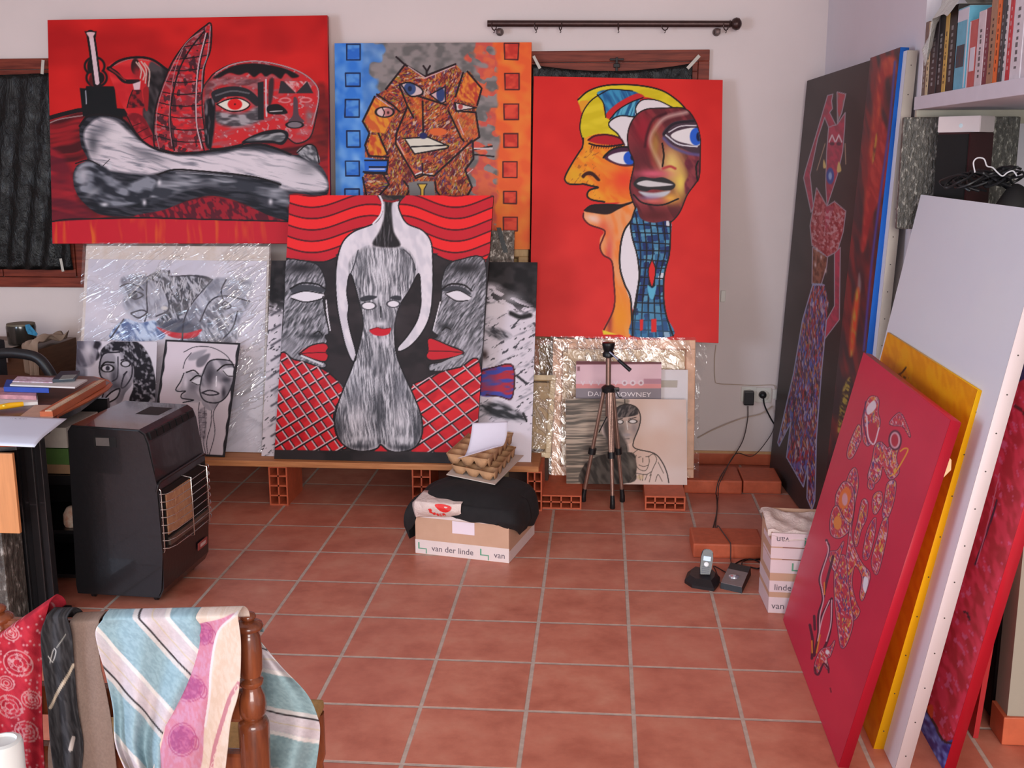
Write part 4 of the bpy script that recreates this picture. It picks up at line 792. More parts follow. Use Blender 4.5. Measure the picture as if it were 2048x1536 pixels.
# black plastic sheets hung over the windows
def m_film(name, col, rough=.3, wr=.35, scale=(9, 1, 5)):
    s = NT(name); tc = s.n('ShaderNodeTexCoord'); mp = s.n('ShaderNodeMapping'); mp.inputs['Scale'].default_value = scale; s.l(tc.outputs['Object'], mp.inputs['Vector'])
    nz = s.noise(2.2, 5, .65, mp.outputs[0]); nz.inputs['Distortion'].default_value = 1.2
    s.bsdf(alb(col), rough, 0, .35, nz.outputs[0], wr, .03); return s.m
BLACKP = m_film('black_plastic', (9, 10, 10), .38, .5)
def hung_sheet(name, x0, x1, ztop, zbot, sag, label, seed):
    wv = wobble(seed); b = B()
    def fn(u, v):
        x = x0 + (x1 - x0) * u; zt = ztop - sag * 4 * u * (1 - u); z = zt + (zbot - zt) * v
        y = YW - .062 - .006 * math.sin(u * 46 + 14 * v + 6 * wv((u * 3, v * 3, 0))) * (.5 + v) - .008 * wv((u * 16 + v * 9, v * 12, 1)) - .005 * abs(wv((u * 30 - v * 20, v * 26, 5)))
        return (x + .01 * wv((u * 2, v * 4, 5)), y, z)
    sheet(b, fn, 90, 40); o = finish(name, b, BLACKP, smooth=True, loc=((x0 + x1) / 2, YW - .055, (ztop + zbot) / 2)); solidify(o, .0015)
    tag(o, label, 'plastic sheet')
hung_sheet('plastic_sheet', -3.46, -2.63, 2.055, 1.03, .01, 'crumpled black plastic sheet covering the left window', 4)
hung_sheet('plastic_sheet', -.155, .645, 2.075, 1.2, .035, 'sagging black plastic sheet showing above the red canvas with two fused heads', 9)
TAPE = mat('masking_tape', (176, 170, 160), .6, .08, 40)
def tape(px0, px1, w, label, Y=YW - .075):
    a = Vector(onY(*px0, Y)); c = Vector(onY(*px1, Y)); d = (c - a).normalized(); n = Vector((d.z, 0, -d.x)) * w / 2
    b = B(); P = [a - n, a + n, c + n, c - n]; hexa(b, P + [p + Vector((0, .003, 0)) for p in P]); o = finish('tape_strip', b, TAPE, loc=(a + c) / 2); tag(o, label, 'tape', 'tape strips on the window plastic')
tape((1067, 112), (1080, 137), .014, 'short tape strip at the upper left corner of the plastic above the fused heads')
tape((1399, 111), (1375, 137), .016, 'slanting tape strip at the upper right corner of the plastic above the fused heads canvas')
tape((86, 120), (84, 148), .016, 'pale tape strip at the top corner of the left window plastic')
tape((121, 517), (126, 543), .014, 'pale tape strip at the bottom corner of the left window plastic')

# ------------------------------------------------------------------ curtain rod
ROD = mat('bronze_rod', (64, 46, 44), .35, .15, 30, metal=.5)
A0 = Vector(onY(975, 47, YW - .075)); A1 = Vector(onY(1458, 48, YW - .075))
rod = empty('curtain_rod', (A0 + A1) / 2, 'dark bronze curtain rod with a ball end above the second window', 'curtain rod')
b = B(); tube(b, [A0, A1], .0160, 16); finish('pole', b, ROD, rod, smooth=True)
b = B(); lathe(b, A1, [(0, .014), (.004, .019), (.012, .014), (.018, .024), (.034, .031), (.05, .027), (.06, .012), (.062, .001)], 18, axis=(1, 0, 0)); finish('ball_finial', b, ROD, rod, smooth=True)
for px in (997, 1436):
    p = Vector(onY(px, 56, YW - .075)); b = B(); tube(b, [p + Vector((0, .074, -.012)), p + Vector((0, .02, -.012)), p + Vector((0, .004, -.006))], .007, 8)
    bx(b, (p.x - .012, p.y - .012, p.z - .028), (p.x + .012, p.y + .012, p.z - .004), .003); lathe(b, p + Vector((0, .06, -.012)), [(0, .018), (.014, .02)], 14, axis=(0, 1, 0)); finish('bracket', b, ROD, rod, smooth=True)
for k, px in enumerate((988, 1072, 1121, 1237, 1330, 1452)):
    p = Vector(onY(px, 49, YW - .075)); b = B(); R_ = .021; tl = (.5, .3, -.35, .1, .9, .7)[k]
    tube(b, [p + Vector((R_ * math.cos(a) * math.sin(tl), R_ * math.cos(a) * math.cos(tl), R_ * math.sin(a) - .006)) for a in [2 * math.pi * i / 20 for i in range(21)]], .0028, 6)
    tube(b, [p + Vector((0, 0, -.027)), p + Vector((.003, -.002, -.036)), p + Vector((-.003, -.004, -.04))], .002, 6); finish('ring', b, ROD, rod, smooth=True)

# ------------------------------------------------------------------ sockets, plugs, small plate
WHITEP = mat('white_plastic', (200, 196, 188), .4, .04); BLACKPL = mat('black_plastic_hard', (26, 26, 28), .4, .15, 60)
def socket(px, py, label):
    p = Vector(onY(px, py, YW)); o = empty('wall_socket', p, label, 'socket', 'wall sockets low on the back wall')
    b = B(); bx(b, (p.x - .04, YW - .010, p.z - .04), (p.x + .04, YW - .0005, p.z + .04), .004); finish('face_plate', b, WHITEP, o)
    b = B(); lathe(b, (p.x, YW - .016, p.z), [(0, .026), (.004, .028), (.006, .028)], 22, axis=(0, 1, 0)); finish('insert', b, WHITEP, o, smooth=True)
socket(1497, 788, 'white wall socket carrying the black power adapter'); socket(1527, 790, 'white wall socket carrying the round black plug')
p = Vector(onY(1552, 790, YW)); b = B(); bx(b, (p.x - .02, YW - .012, p.z - .02), (p.x + .02, YW - .0005, p.z + .03), .003); tag(finish('telephone_outlet', b, WHITEP, loc=p), 'small white telephone outlet on the wall beside the black dancer canvas', 'socket')
p = Vector(onY(1446, 592, YW)); b = B(); bx(b, (p.x - .012, YW - .012, p.z - .03), (p.x + .012, YW - .0005, p.z + .03), .003); tag(finish('wall_switch', b, WHITEP, loc=p), 'small narrow cream plate on the wall right of the fused heads canvas', 'switch')
p = Vector(onY(1497, 796, YW - .03)); ad = empty('power_adapter', p, 'square black power adapter plugged into the wall socket', 'adapter')
b = B(); bx(b, (p.x - .026, YW - .058, p.z - .035), (p.x + .026, YW - .018, p.z + .04), .006); finish('housing', b, BLACKPL, ad)
def cable(name, pts, r, m, label, cat='cable', group=None, loc=None, parent=None):
    b = B(); tube(b, cr(pts, 6), r, 6); o = finish(name, b, m, parent, smooth=True, loc=None if parent else (loc or pts[0]))
    if parent is None: tag(o, label, cat, group)
    return o
def W(px, py, Y=YW - .012): return onY(px, py, Y)
CORD = mat('dark_cord', (60, 48, 46), .5, .1); CORDW = mat('pale_cord', (176, 156, 140), .5, .1)
cable('adapter_cord', [W(1496, 812, YW - .04), W(1495, 840, YW - .04), W(1486, 880, YW - .06), W(1466, 915, YW - .12), onZ(1440, 955, .07), onZ(1432, 985, .071), onZ(1433, 992, .004), onZ(1434, 1020, .004), onZ(1428, 1048, .004), onZ(1424, 1060, .004)], .0028, CORD, '', parent=ad)
pl = empty('power_plug', W(1525, 789), 'round black power plug with a thick cord at the right socket', 'plug')
b = B(); q = Vector(W(1525, 789, YW - .016)); lathe(b, q, [(0, .02), (-.02, .019), (-.03, .013), (-.034, .004)], 18, axis=(0, 1, 0)); finish('plug_body', b, BLACKPL, pl, smooth=True)
cable('plug_cord', [W(1527, 796, YW - .045), W(1529, 810, YW - .06), W(1537, 828, YW - .06), W(1550, 850, YW - .05), W(1570, 868, YW - .04)], .0042, BLACKPL, '', parent=pl)
cable('telephone_cable', [W(1552, 800), W(1549, 850, YW - .05), W(1535, 880, YW - .07), W(1505, 912, YW - .1), onZ(1470, 930, .02) + np.array([0, .0, .06]), onZ(1443, 958, .072), onZ(1437, 975, .072), onZ(1436, 995, .004), onZ(1434, 1020, .004), (.715, .64, .004), (.716, .60, .02), (.718, .588, .06), (.722, .575, .070), (.735, .50, .066), (.748, .40, .067), (.751, .366, .066), (.752, .358, .04), (.752, .352, .006), (.75, .31, .004), (.758, .26, .004), (.80, .20, .004)], .0024, CORD, 'thin dark telephone cord running from the wall outlet over the flat brick', 'cable')
cable('pinned_cable', [W(1432, 690), W(1429, 720), W(1430, 758), W(1436, 767), W(1470, 769), W(1510, 771), W(1545, 770), W(1551, 778)], .0022, CORDW, 'thin pale cord stapled to the wall above the sockets')
cable('loose_cable', [W(1395, 876, YW - .02), W(1430, 858, YW - .03), W(1480, 838, YW - .03), W(1520, 828, YW - .02), W(1545, 812, YW - .014)], .003, CORDW, 'pale loose cord sloping along the wall below the sockets')
# ------------------------------------------------------------------ bricks and the plank they carry
def hollow_brick(x0, x1, y0, y1, z0, z1, nx, nz, label, holes='y', rot=0):
    b = B(); t = .007
    # outer skins and inner webs, open along Y
    bx(b, (x0, y0, z0), (x1, y1, z0 + t)); bx(b, (x0, y0, z1 - t), (x1, y1, z1)); bx(b, (x0, y0, z0 + t), (x0 + t, y1, z1 - t)); bx(b, (x1 - t, y0, z0 + t), (x1, y1, z1 - t))
    for i in range(1, nx):
        x = x0 + (x1 - x0) * i / nx; bx(b, (x - t / 2, y0 + .002, z0 + t), (x + t / 2, y1 - .002, z1 - t))
    for j in range(1, nz):
        z = z0 + (z1 - z0) * j / nz; bx(b, (x0 + t, y0 + .002, z - t / 2), (x1 - t, y1 - .002, z + t / 2))
    o = finish('hollow_brick', b, TERRA, loc=((x0 + x1) / 2, (y0 + y1) / 2, z0)); o.rotation_euler.z = rot
    tag(o, label, 'brick', 'hollow terracotta bricks'); return o
ZP = .220
hollow_brick(-1.352, -1.262, .925, 1.18, 0, .192, 2, 4, 'upright hollow brick under the plank, left of the cardboard box')
hollow_brick(-.672, -.582, .96, 1.21, 0, .192, 2, 4, 'upright hollow brick under the plank, partly behind the black cloth')
hollow_brick(-.125, -.055, .93, 1.18, 0, .192, 2, 4, 'upright hollow brick holding the right end of the plank')
hollow_brick(-2.06, -1.97, .93, 1.1, 0, .192, 2, 4, 'upright hollow brick under the left end of the plank')
hollow_brick(-.062, .128, .968, 1.37, 0, .068, 4, 2, 'flat hollow brick under the left corner of the portrait drawing')
hollow_brick(.425, .613, .988, 1.40, 0, .068, 4, 2, 'flat hollow brick under the right corner of the portrait drawing')
def solid_brick(lo, hi, label):
    b = B(); bx(b, lo, hi, .008); c = Vector(((lo[0] + hi[0]) / 2, (lo[1] + hi[1]) / 2, lo[2])); tag(finish('terracotta_brick', b, TERRA, loc=c), label, 'brick', 'smooth terracotta bricks')
solid_brick((.625, 1.262, 0), (.908, 1.52, .068), 'smooth flat brick on the floor between the wrapped frame and the wall')
solid_brick((.914, 1.275, 0), (1.10, 1.52, .066), 'smooth flat brick beside the foot of the black dancer canvas')
solid_brick((.600, .372, 0), (.89, .58, .062), 'smooth flat brick lying loose behind the cordless phone')
PLANK = mat('plank_wood', (190, 130, 84), .6, .2, 6, stretch=(1, 14, 14), c2=(160, 100, 60))
b = B(); bx(b, (-2.42, .915, .192), (-.07, 1.16, ZP), .003); tag(finish('wooden_plank', b, PLANK, loc=(-1.2, 1.1, .192)), 'long pine plank on upright bricks carrying the front canvases', 'plank')

# ------------------------------------------------------------------ canvases at the back wall
def canvas(name, label, cat, BL, BR, TL, th, step, art, side, rough=.5, spec=.18, **k):
    o, fr = painted_mesh(name, BL, BR, TL, th, step, art, side, rough=rough, spec=spec, **k); tag(o, label, cat); return o, fr
def q3(pBL, pBR, pTL, Yb, Yt): return onY(*pBL, Yb), onY(*pBR, Yb), onY(*pTL, Yt)
# 1 big red, top against the wall
BLr = onY(105, 487, 1.50); TLr = onY(95, 40, 1.70); TRr = onY(654.5, 30.5, 1.70)
bigred, _ = canvas('canvas_painting', 'large wide red canvas with a grey bone, a horn and a red eye', 'painting', BLr, BLr + (TRr - TLr), TLr, .028, .0029, art_bone, (176, 26, 30))
# 2 blue and orange
BLb = onY(672, 495, 1.60); TLb = onY(669, 86.5, 1.72); TRb = onY(1063, 84.5, 1.72)
canvas('canvas_painting', 'blue, grey and orange canvas with a faceted shouting face', 'painting', BLb, BLb + (TRb - TLb), TLb, .025, .003, art_facets, (200, 90, 50))
# 3 red with fused heads
BLf = onY(1059.5, 672, 1.44); BRf = onY(1437, 686, 1.44); TLf = onY(1067.5, 152.5, 1.70)
canvas('canvas_painting', 'bright red canvas with two fused heads in profile', 'painting', BLf, BRf, TLf, .025, .0031, art_heads, (176, 28, 30))
# 4 torso
BLn = onY(546, 920, .940); BRn = onY(947, 937, .940); BRn[2] = BLn[2] = ZP + .001; TLn = onY(580, 390.5, 1.16)
BLn = np.array([onZ(546, 920, ZP)[0], .955, ZP + .001]); BRn = np.array([onY(950, 935, .935)[0], .935, ZP + .001])
canvas('canvas_painting', 'tall canvas with a pale torso over black and red lattice panels', 'painting', BLn, BRn, TLn, .022, .003, art_torso, (30, 26, 28))
# 5 black and white face, behind the torso
BLg = np.array([onY(523, 916, 1.00)[0], 1.00, ZP + .001]); BRg = np.array([onY(1062, 930, .985)[0], .985, ZP + .001]); TLg = onY(543, 521, 1.27)
canvas('canvas_painting', 'black and white canvas with a blue and red patch, behind the torso canvas', 'painting', BLg, BRg, TLg, .02, .0042, art_bwface, (34, 30, 32))

# wrapped things: clear film with creases
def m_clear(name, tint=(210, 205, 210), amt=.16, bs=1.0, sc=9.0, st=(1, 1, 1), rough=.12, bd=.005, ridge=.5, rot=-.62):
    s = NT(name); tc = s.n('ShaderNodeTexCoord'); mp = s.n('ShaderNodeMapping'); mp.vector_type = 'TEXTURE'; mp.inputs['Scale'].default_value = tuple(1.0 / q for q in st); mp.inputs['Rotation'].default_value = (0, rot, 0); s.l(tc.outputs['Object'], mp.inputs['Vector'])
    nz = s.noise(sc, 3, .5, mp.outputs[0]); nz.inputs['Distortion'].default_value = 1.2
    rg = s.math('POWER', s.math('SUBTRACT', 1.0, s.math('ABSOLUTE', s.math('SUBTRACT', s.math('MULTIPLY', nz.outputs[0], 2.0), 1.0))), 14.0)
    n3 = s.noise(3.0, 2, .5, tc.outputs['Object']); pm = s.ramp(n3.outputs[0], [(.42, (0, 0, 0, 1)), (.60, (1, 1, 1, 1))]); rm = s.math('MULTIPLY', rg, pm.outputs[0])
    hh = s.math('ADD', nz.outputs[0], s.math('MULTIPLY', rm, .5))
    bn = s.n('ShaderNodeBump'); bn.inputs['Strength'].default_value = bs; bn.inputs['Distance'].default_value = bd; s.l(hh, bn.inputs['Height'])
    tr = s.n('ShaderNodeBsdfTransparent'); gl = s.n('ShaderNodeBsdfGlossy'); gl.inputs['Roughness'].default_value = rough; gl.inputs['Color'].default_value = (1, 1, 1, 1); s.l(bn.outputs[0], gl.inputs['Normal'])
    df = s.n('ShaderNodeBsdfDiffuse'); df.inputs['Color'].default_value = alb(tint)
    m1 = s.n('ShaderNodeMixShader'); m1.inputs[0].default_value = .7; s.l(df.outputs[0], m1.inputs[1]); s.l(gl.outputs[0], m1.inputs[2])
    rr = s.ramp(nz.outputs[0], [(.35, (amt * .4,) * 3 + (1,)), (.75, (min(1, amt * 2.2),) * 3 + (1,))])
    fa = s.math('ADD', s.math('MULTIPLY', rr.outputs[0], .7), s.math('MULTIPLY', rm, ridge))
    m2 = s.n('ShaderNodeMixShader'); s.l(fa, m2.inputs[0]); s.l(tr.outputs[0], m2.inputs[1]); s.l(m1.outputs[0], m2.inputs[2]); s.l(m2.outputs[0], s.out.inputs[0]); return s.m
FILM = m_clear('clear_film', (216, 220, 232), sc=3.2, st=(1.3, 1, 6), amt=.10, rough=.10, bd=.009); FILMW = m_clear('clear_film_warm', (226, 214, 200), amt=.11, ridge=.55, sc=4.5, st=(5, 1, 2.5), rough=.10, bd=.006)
def film(parent, BL, BR, TL, off, grow, m, seed, amp=.006, nu=60, nv=60, name='plastic_wrap', bulge=None):
    BL, BR, TL = (np.asarray(v, float) for v in (BL, BR, TL)); U = BR - BL; V = TL - BL; N = np.cross(U, V); N /= np.linalg.norm(N); wv = wobble(seed)
    if N[1] > 0: N = -N
    lu, lv = np.linalg.norm(U), np.linalg.norm(V); b = B()
    rs = np.random.RandomState(seed); CR = [(rs.uniform(-.3, 1.3), rs.uniform(-.3, 1.3), rs.uniform(.45, 1.1) * (1 if k % 3 else -1), rs.uniform(.006, .016), rs.uniform(.3, 1), rs.uniform(.1, .5)) for k in range(34)]
    def fn(u, v):
        uu = -grow / lu + u * (1 + 2 * grow / lu); vv = v * (1 + grow / lv)
        p = BL + uu * U + vv * V + N * (off + amp * .5 * wv((u * 7, v * 7, seed)) + amp * .12 * wv((u * 34, v * 26, 2)))
        e = 0.0
        for (cx, cy, an, w_, am, ln) in CR:
            du, dv = u - cx, v - cy; a_ = du * math.sin(an) + dv * math.cos(an); t_ = du * math.cos(an) - dv * math.sin(an)
            if abs(a_) < 3 * w_ and abs(t_) < ln: e += am * math.exp(-(a_ / w_) ** 2) * (1 - (t_ / ln) ** 2)
        p = p + N * amp * .9 * min(e, 1.6)
        if bulge is not None: p = p + bulge(u, v)
        return p
    sheet(b, fn, nu, nv); o = finish(name, b, m, parent, smooth=True); return o
def rails(parent, BL, BR, TL, w, th, m, name='frame', bev=.004, inner=None):
    """picture frame as four mitred-looking rails around the rectangle (one part)"""
    BL, BR, TL = (np.asarray(v, float) for v in (BL, BR, TL)); U = BR - BL; V = TL - BL; N = np.cross(U, V); N /= np.linalg.norm(N)
    if N[1] > 0: N = -N
    lu, lv = np.linalg.norm(U), np.linalg.norm(V); u = U / lu; v = V / lv; b = B()
    Mx = Matrix(((u[0], -N[0], v[0], BL[0]), (u[1], -N[1], v[1], BL[1]), (u[2], -N[2], v[2], BL[2]), (0, 0, 0, 1)))
    for lo, hi in (((0, 0, 0), (lu, th, w)), ((0, 0, lv - w), (lu, th, lv)), ((0, 0, w), (w, th, lv - w)), ((lu - w, 0, w), (lu, th, lv - w))):
        bx(b, lo, hi, bev, M=Mx)
    if inner:
        for lo, hi in (((w, .004, w), (lu - w, th, w + inner)), ((w, .004, lv - w - inner), (lu - w, th, lv - w)), ((w, .004, w + inner), (w + inner, th, lv - w - inner)), ((lu - w - inner, .004, w + inner), (lu - w, th, lv - w - inner))):
            bx(b, lo, hi, .002, mi=1, M=Mx)
    return finish(name, b, m, parent), Mx, lu, lv
# 6 wrapped frame left with the large drawing
Yb = 1.06; BL6 = np.array([onY(150, 912, Yb)[0], Yb, ZP + .001]); BR6 = np.array([onY(528, 914, Yb)[0], Yb, ZP + .001]); TL6 = onY(172, 491, 1.44); 
f6 = empty('wrapped_picture', tuple((BL6 + BR6) / 2), 'pale framed charcoal drawing of faces wrapped in clear plastic, below the large red canvas', 'picture')
PALEF = mat('pale_frame_wood', (204, 196, 194), .45, .14, 8, stretch=(3, 1, 3), c2=(196, 180, 168)); OLDF = mat('worn_frame_edge', (120, 96, 60), .5, .3, 20)
rails(f6, BL6, BR6, TL6, .075, .03, [PALEF, OLDF], inner=.006)
N6 = np.cross(BR6 - BL6, TL6 - BL6); N6 /= np.linalg.norm(N6); 
o6, _ = painted_mesh('drawing', BL6 + N6 * .004 + (TL6 - BL6) * .005 + (BR6 - BL6) * .02, BR6 + N6 * .004 - (BR6 - BL6) * .01, BL6 + N6 * .004 + (TL6 - BL6) * .93 + (BR6 - BL6) * .02, .003, .003, art_bigdrawing, (200, 196, 200), f6, .6)
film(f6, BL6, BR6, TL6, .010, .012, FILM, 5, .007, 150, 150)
# 7, 8 small drawings in front
def on_plank(pBL, pBR, pTL, Yb_, Yt):
    a = onY(*pBL, Yb_); c = onY(*pBR, Yb_); dz = ZP + .001 - min(a[2], c[2])
    return a, c, onY(*pTL, Yt)
a7 = np.array([onY(146, 905, .99)[0], .99, ZP + .001]); c7 = np.array([onY(306, 905, .99)[0], .99, ZP + .001]); canvas('charcoal_drawing', 'grey charcoal drawing of a curly haired woman behind the gas heater', 'drawing', a7, c7, onY(154, 682, 1.10), .004, .0028, art_curly, (190, 184, 188), .7, .2)
a8 = np.array([onY(300, 905, .965)[0], .965, ZP + .014]); c8 = np.array([onY(449, 918, .965)[0], .965, ZP + .001]); t8 = onY(331, 679, 1.075)
canvas('ink_drawing', 'black edged drawing of two overlapping heads leaning on the wrapped picture', 'drawing', a8, c8, t8, .006, .0026, art_outline_heads, (40, 36, 40), .7, .2)
# 9 boards behind in the middle
SPARK = None
def m_speck(name, c1, c2, c3, sc=70, rough=.35):
    s = NT(name); tc = s.n('ShaderNodeTexCoord'); mp = s.n('ShaderNodeMapping'); mp.inputs['Scale'].default_value = (1, 1, .45); s.l(tc.outputs['Object'], mp.inputs['Vector']); nz = s.noise(sc, 4, .65, mp.outputs[0])
    r = s.ramp(nz.outputs[0], [(.38, alb(c1)), (.55, alb(c2)), (.66, alb(c3))]); s.bsdf(r.outputs[0], rough, 0, .6, nz.outputs[0], .8, .01); return s.m
SPARK = m_speck('bubble_wrap_grey', (66, 58, 50), (110, 100, 92), (206, 196, 186))
def board(name, label, cat, pTL, pTR, Yt, Yb_, zb, th, m, parts=None):
    tl = onY(*pTL, Yt); tr_ = onY(*pTR, Yt); tr_[2] = tl[2]; bl = np.array([tl[0], Yb_, zb]); br = np.array([tr_[0], Yb_, zb]); b = B()
    N = np.cross(br - bl, tl - bl); N /= np.linalg.norm(N); bk = -N * th
    hexa(b, [bl, br, tr_, tl, bl + bk, br + bk, tr_ + bk, tl + bk])
    o = finish(name, b, m, loc=(bl + br) / 2); tag(o, label, cat); return o, bl, br, tl, N
w9, bl9, br9, tl9, N9 = board('wrapped_board', 'grey bubble-wrapped board with a black strap behind the torso canvas', 'board', (720, 460), (1029, 460), 1.50, 1.12, ZP + .001, .03, SPARK)
b = B(); s0 = onY(993, 455, 1.485); s1 = onY(1016, 540, 1.455); P = [s0, s0 + [.022, 0, 0], s1 + [.026, 0, 0], s1]; hexa(b, [p + np.array([0, -.006, 0]) for p in P] + [p + np.array([0, -.002, 0]) for p in P]); finish('strap', b, BLACKPL, w9)
PALEW = mat('raw_frame_wood', (190, 156, 112), .55, .25, 18, stretch=(4, 1, 1), c2=(170, 136, 92))
tlx = onY(905, 493, 1.635); trx = onY(1057, 493, 1.635); trx[2] = tlx[2]
f9 = empty('wooden_frame', (tlx[0], 1.5, 0.0), 'light wooden frame standing behind the bubble-wrapped board, its corner in view', 'frame')  # wooden frame with a backing board, no picture in it
rails(f9, np.array([tlx[0], 1.40, .001]), np.array([trx[0], 1.40, .001]), tlx, .05, .03, [PALEW, mat('frame_groove', (96, 70, 40), .7)], inner=.006)
b = B(); hexa(b, [np.array([tlx[0] + .04, 1.432, .05]), np.array([trx[0] - .04, 1.432, .05]), trx + [-.04, .028, -.05], tlx + [.04, .028, -.05]] + [np.array([tlx[0] + .04, 1.436, .05]), np.array([trx[0] - .04, 1.436, .05]), trx + [-.04, .032, -.05], tlx + [.04, .032, -.05]]); finish('backing_board', b, mat('tan_board', (160, 130, 86), .8), f9)
# 10 wrapped pale frame left of the tripod
Y10 = 1.22; bl = np.array([onY(1010, 918, Y10)[0], Y10, .10]); br = np.array([onY(1101, 916, Y10)[0], Y10, .10]); dz = onY(1101, 916, Y10)[2]; bl[2] = br[2] = dz; tl = onY(1018, 750, 1.36); tr10 = onY(1112, 750, 1.36)
f10 = empty('wrapped_picture', tuple((bl + br) / 2), 'small cream framed picture in clear plastic between the black and white canvas and the tripod', 'picture')
rails(f10, bl, br, bl + (tr10 - br), .026, .022, [mat('cream_frame', (206, 184, 148), .45, .1, 20), mat('gold_line', (160, 130, 84), .4)], inner=.005)
b = B(); U = br - bl; V = tr10 - br; P = [bl + .1 * U + .1 * V, bl + .9 * U + .1 * V, bl + .9 * U + .9 * V, bl + .1 * U + .9 * V]; hexa(b, [p + np.array([0, .008, 0]) for p in P] + [p + np.array([0, .014, 0]) for p in P]); finish('mount', b, mat('tan_mount', (172, 146, 112), .8, .05), f10)
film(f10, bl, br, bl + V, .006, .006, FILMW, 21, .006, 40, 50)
b = B(); bx(b, (bl[0] + .02, 1.20, 0), (br[0] - .01, 1.28, dz - .001), .003); tag(finish('wood_block', b, mat('dark_block', (60, 36, 26), .7), loc=(br[0], 1.3, 0)), 'dark block under the small cream framed picture', 'block')
# 11 wrapped brown frame behind it
Y11 = 1.42; bl = np.array([onY(1062, 938, Y11)[0], Y11, .03]); br = np.array([onY(1131, 938, Y11)[0], Y11, .03]); tl = onY(1066, 678, 1.56); tr11 = onY(1136, 678, 1.56)
f11 = empty('wrapped_picture', tuple((bl + br) / 2), 'brown framed picture in crinkled plastic, its edge beside the large wrapped frame', 'picture')
bl[2] = br[2] = .001; rails(f11, bl, br, bl + (tr11 - br), .03, .025, [mat('red_brown_frame', (150, 84, 52), .4, .25, 20), mat('tan_in', (150, 120, 84), .6)], inner=.004)
b = B(); V = tr11 - br; U = br - bl; P = [bl, br, br + V, bl + V]; hexa(b, [p + np.array([0, .012, .01]) for p in P] + [p + np.array([0, .02, .01]) for p in P]); finish('backing_board', b, mat('brown_board', (140, 110, 80), .8, .2, 10), f11)
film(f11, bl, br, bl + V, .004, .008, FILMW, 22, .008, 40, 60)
# 12 large wrapped frame behind the tripod
Y12 = 1.29; z12 = .069; bl = np.array([onY(1102, 948, Y12)[0], Y12, z12]); br = np.array([onY(1388, 942, Y12)[0], Y12, z12]); tl = onY(1106, 677, 1.435); tr12 = onY(1384, 677, 1.435); V = tl - bl
f12 = empty('wrapped_picture', tuple((bl + br) / 2), 'large framed picture in crinkled clear plastic right behind the tripod', 'picture')
rails(f12, bl, br, tl, .045, .03, [mat('peach_frame', (206, 160, 130), .45, .15, 14), mat('peach_in', (160, 110, 80), .5)], inner=.006)
U = br - bl; N = np.cross(U, V); N /= np.linalg.norm(N); P = [bl + .05 * U + .03 * V, br - .05 * U + .03 * V, br - .05 * U + .95 * V, bl + .05 * U + .95 * V]; b = B(); hexa(b, [p - N * .012 for p in P] + [p - N * .018 for p in P]); finish('mount', b, mat('buff_mount', (196, 168, 136), .8, .06, 5), f12)
def bulge12(u, v):
    k = max(0.0, (u - .9) / .1); return np.array([.035 * k * (0.4 + math.exp(-((v - .86) / .12) ** 2)), .02 * k, 0])
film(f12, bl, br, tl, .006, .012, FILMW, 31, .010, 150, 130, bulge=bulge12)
# 14 white mount, 13 catalogue poster, 15 portrait: in front of the wrapped frame, standing on the two flat bricks
zb = .0685
tl = onY(1318, 739, 1.350); tr_ = onY(1376, 741, 1.350); bl = np.array([tl[0] - .0, 1.225, zb]); br = np.array([tr_[0], 1.225, zb]); b = B(); T2 = np.array([tr_[0], 1.350, tl[2]])
hexa(b, [bl, br, T2, tl] + [p + np.array([0, .006, 0]) for p in (bl, br, T2, tl)]); mo = finish('white_mount', b, mat('white_card', (206, 198, 198), .7, .03), loc=(bl + br) / 2); tag(mo, 'white card mount with a grey opening right of the art supplies poster', 'mount')
P = [onY(*p, 1.342) + np.array([0, -.012, 0]) for p in ((1318, 800), (1354, 800), (1354, 760), (1318, 760))]; b = B(); hexa(b, P + [p + np.array([0, .003, 0]) for p in P]); finish('mount_opening', b, mat('grey_card', (170, 160, 148), .7, .04), mo)
tl = onY(1152.5, 722, 1.328); tr_ = onY(1323, 724, 1.328); tr_[2] = tl[2]; bl = np.array([tl[0], 1.218, zb]); br = np.array([tr_[0], 1.218, zb])
po, fr13 = canvas('art_supplies_poster', 'pink and grey art supplies poster with white capitals behind the tripod', 'poster', bl, br, tl, .006, .0026, art_poster, (150, 90, 96), .5, .3)
def text(body, p0, right, up, size, m, parent, name='lettering', sx=1.0, extrude=.0004):
    cu = bpy.data.curves.new(name, 'FONT'); cu.body = body; cu.size = size; cu.extrude = extrude; cu.resolution_u = 3
    o = bpy.data.objects.new(name, cu); COL.objects.link(o); cu.materials.append(m)
    r = Vector(right).normalized(); u = Vector(up); u = (u - r * u.dot(r)).normalized(); n = r.cross(u); p0 = Vector(p0)
    o.matrix_world = Matrix(((r.x * sx, u.x, n.x, p0.x), (r.y * sx, u.y, n.y, p0.y), (r.z * sx, u.z, n.z, p0.z), (0, 0, 0, 1)))
    dg = bpy.context.evaluated_depsgraph_get(); me = bpy.data.meshes.new_from_object(o.evaluated_get(dg)); mw = o.matrix_basis.copy(); bpy.data.objects.remove(o)
    me.transform(mw); o = bpy.data.objects.new(name, me); COL.objects.link(o); o['kind'] = 'stuff' if False else 'thing'
    del o['kind']
    if parent is not None: o.parent = parent; o.matrix_parent_inverse = parent_world(parent).inverted()
    return o
def plane_pt(px, py, BL, N):
    d = ray(px, py); BL = np.asarray(BL); return CAM + d * (np.dot(BL - CAM, N) / np.dot(d, N))
LETW = mat('white_print', (220, 206, 206), .6, .02); BL13, BR13, TL13, N13, U13, V13 = fr13
text('DALER-ROWNEY', plane_pt(1175, 792, BL13 + N13 * .002, N13), U13, V13, .032, LETW, po, sx=1.26)
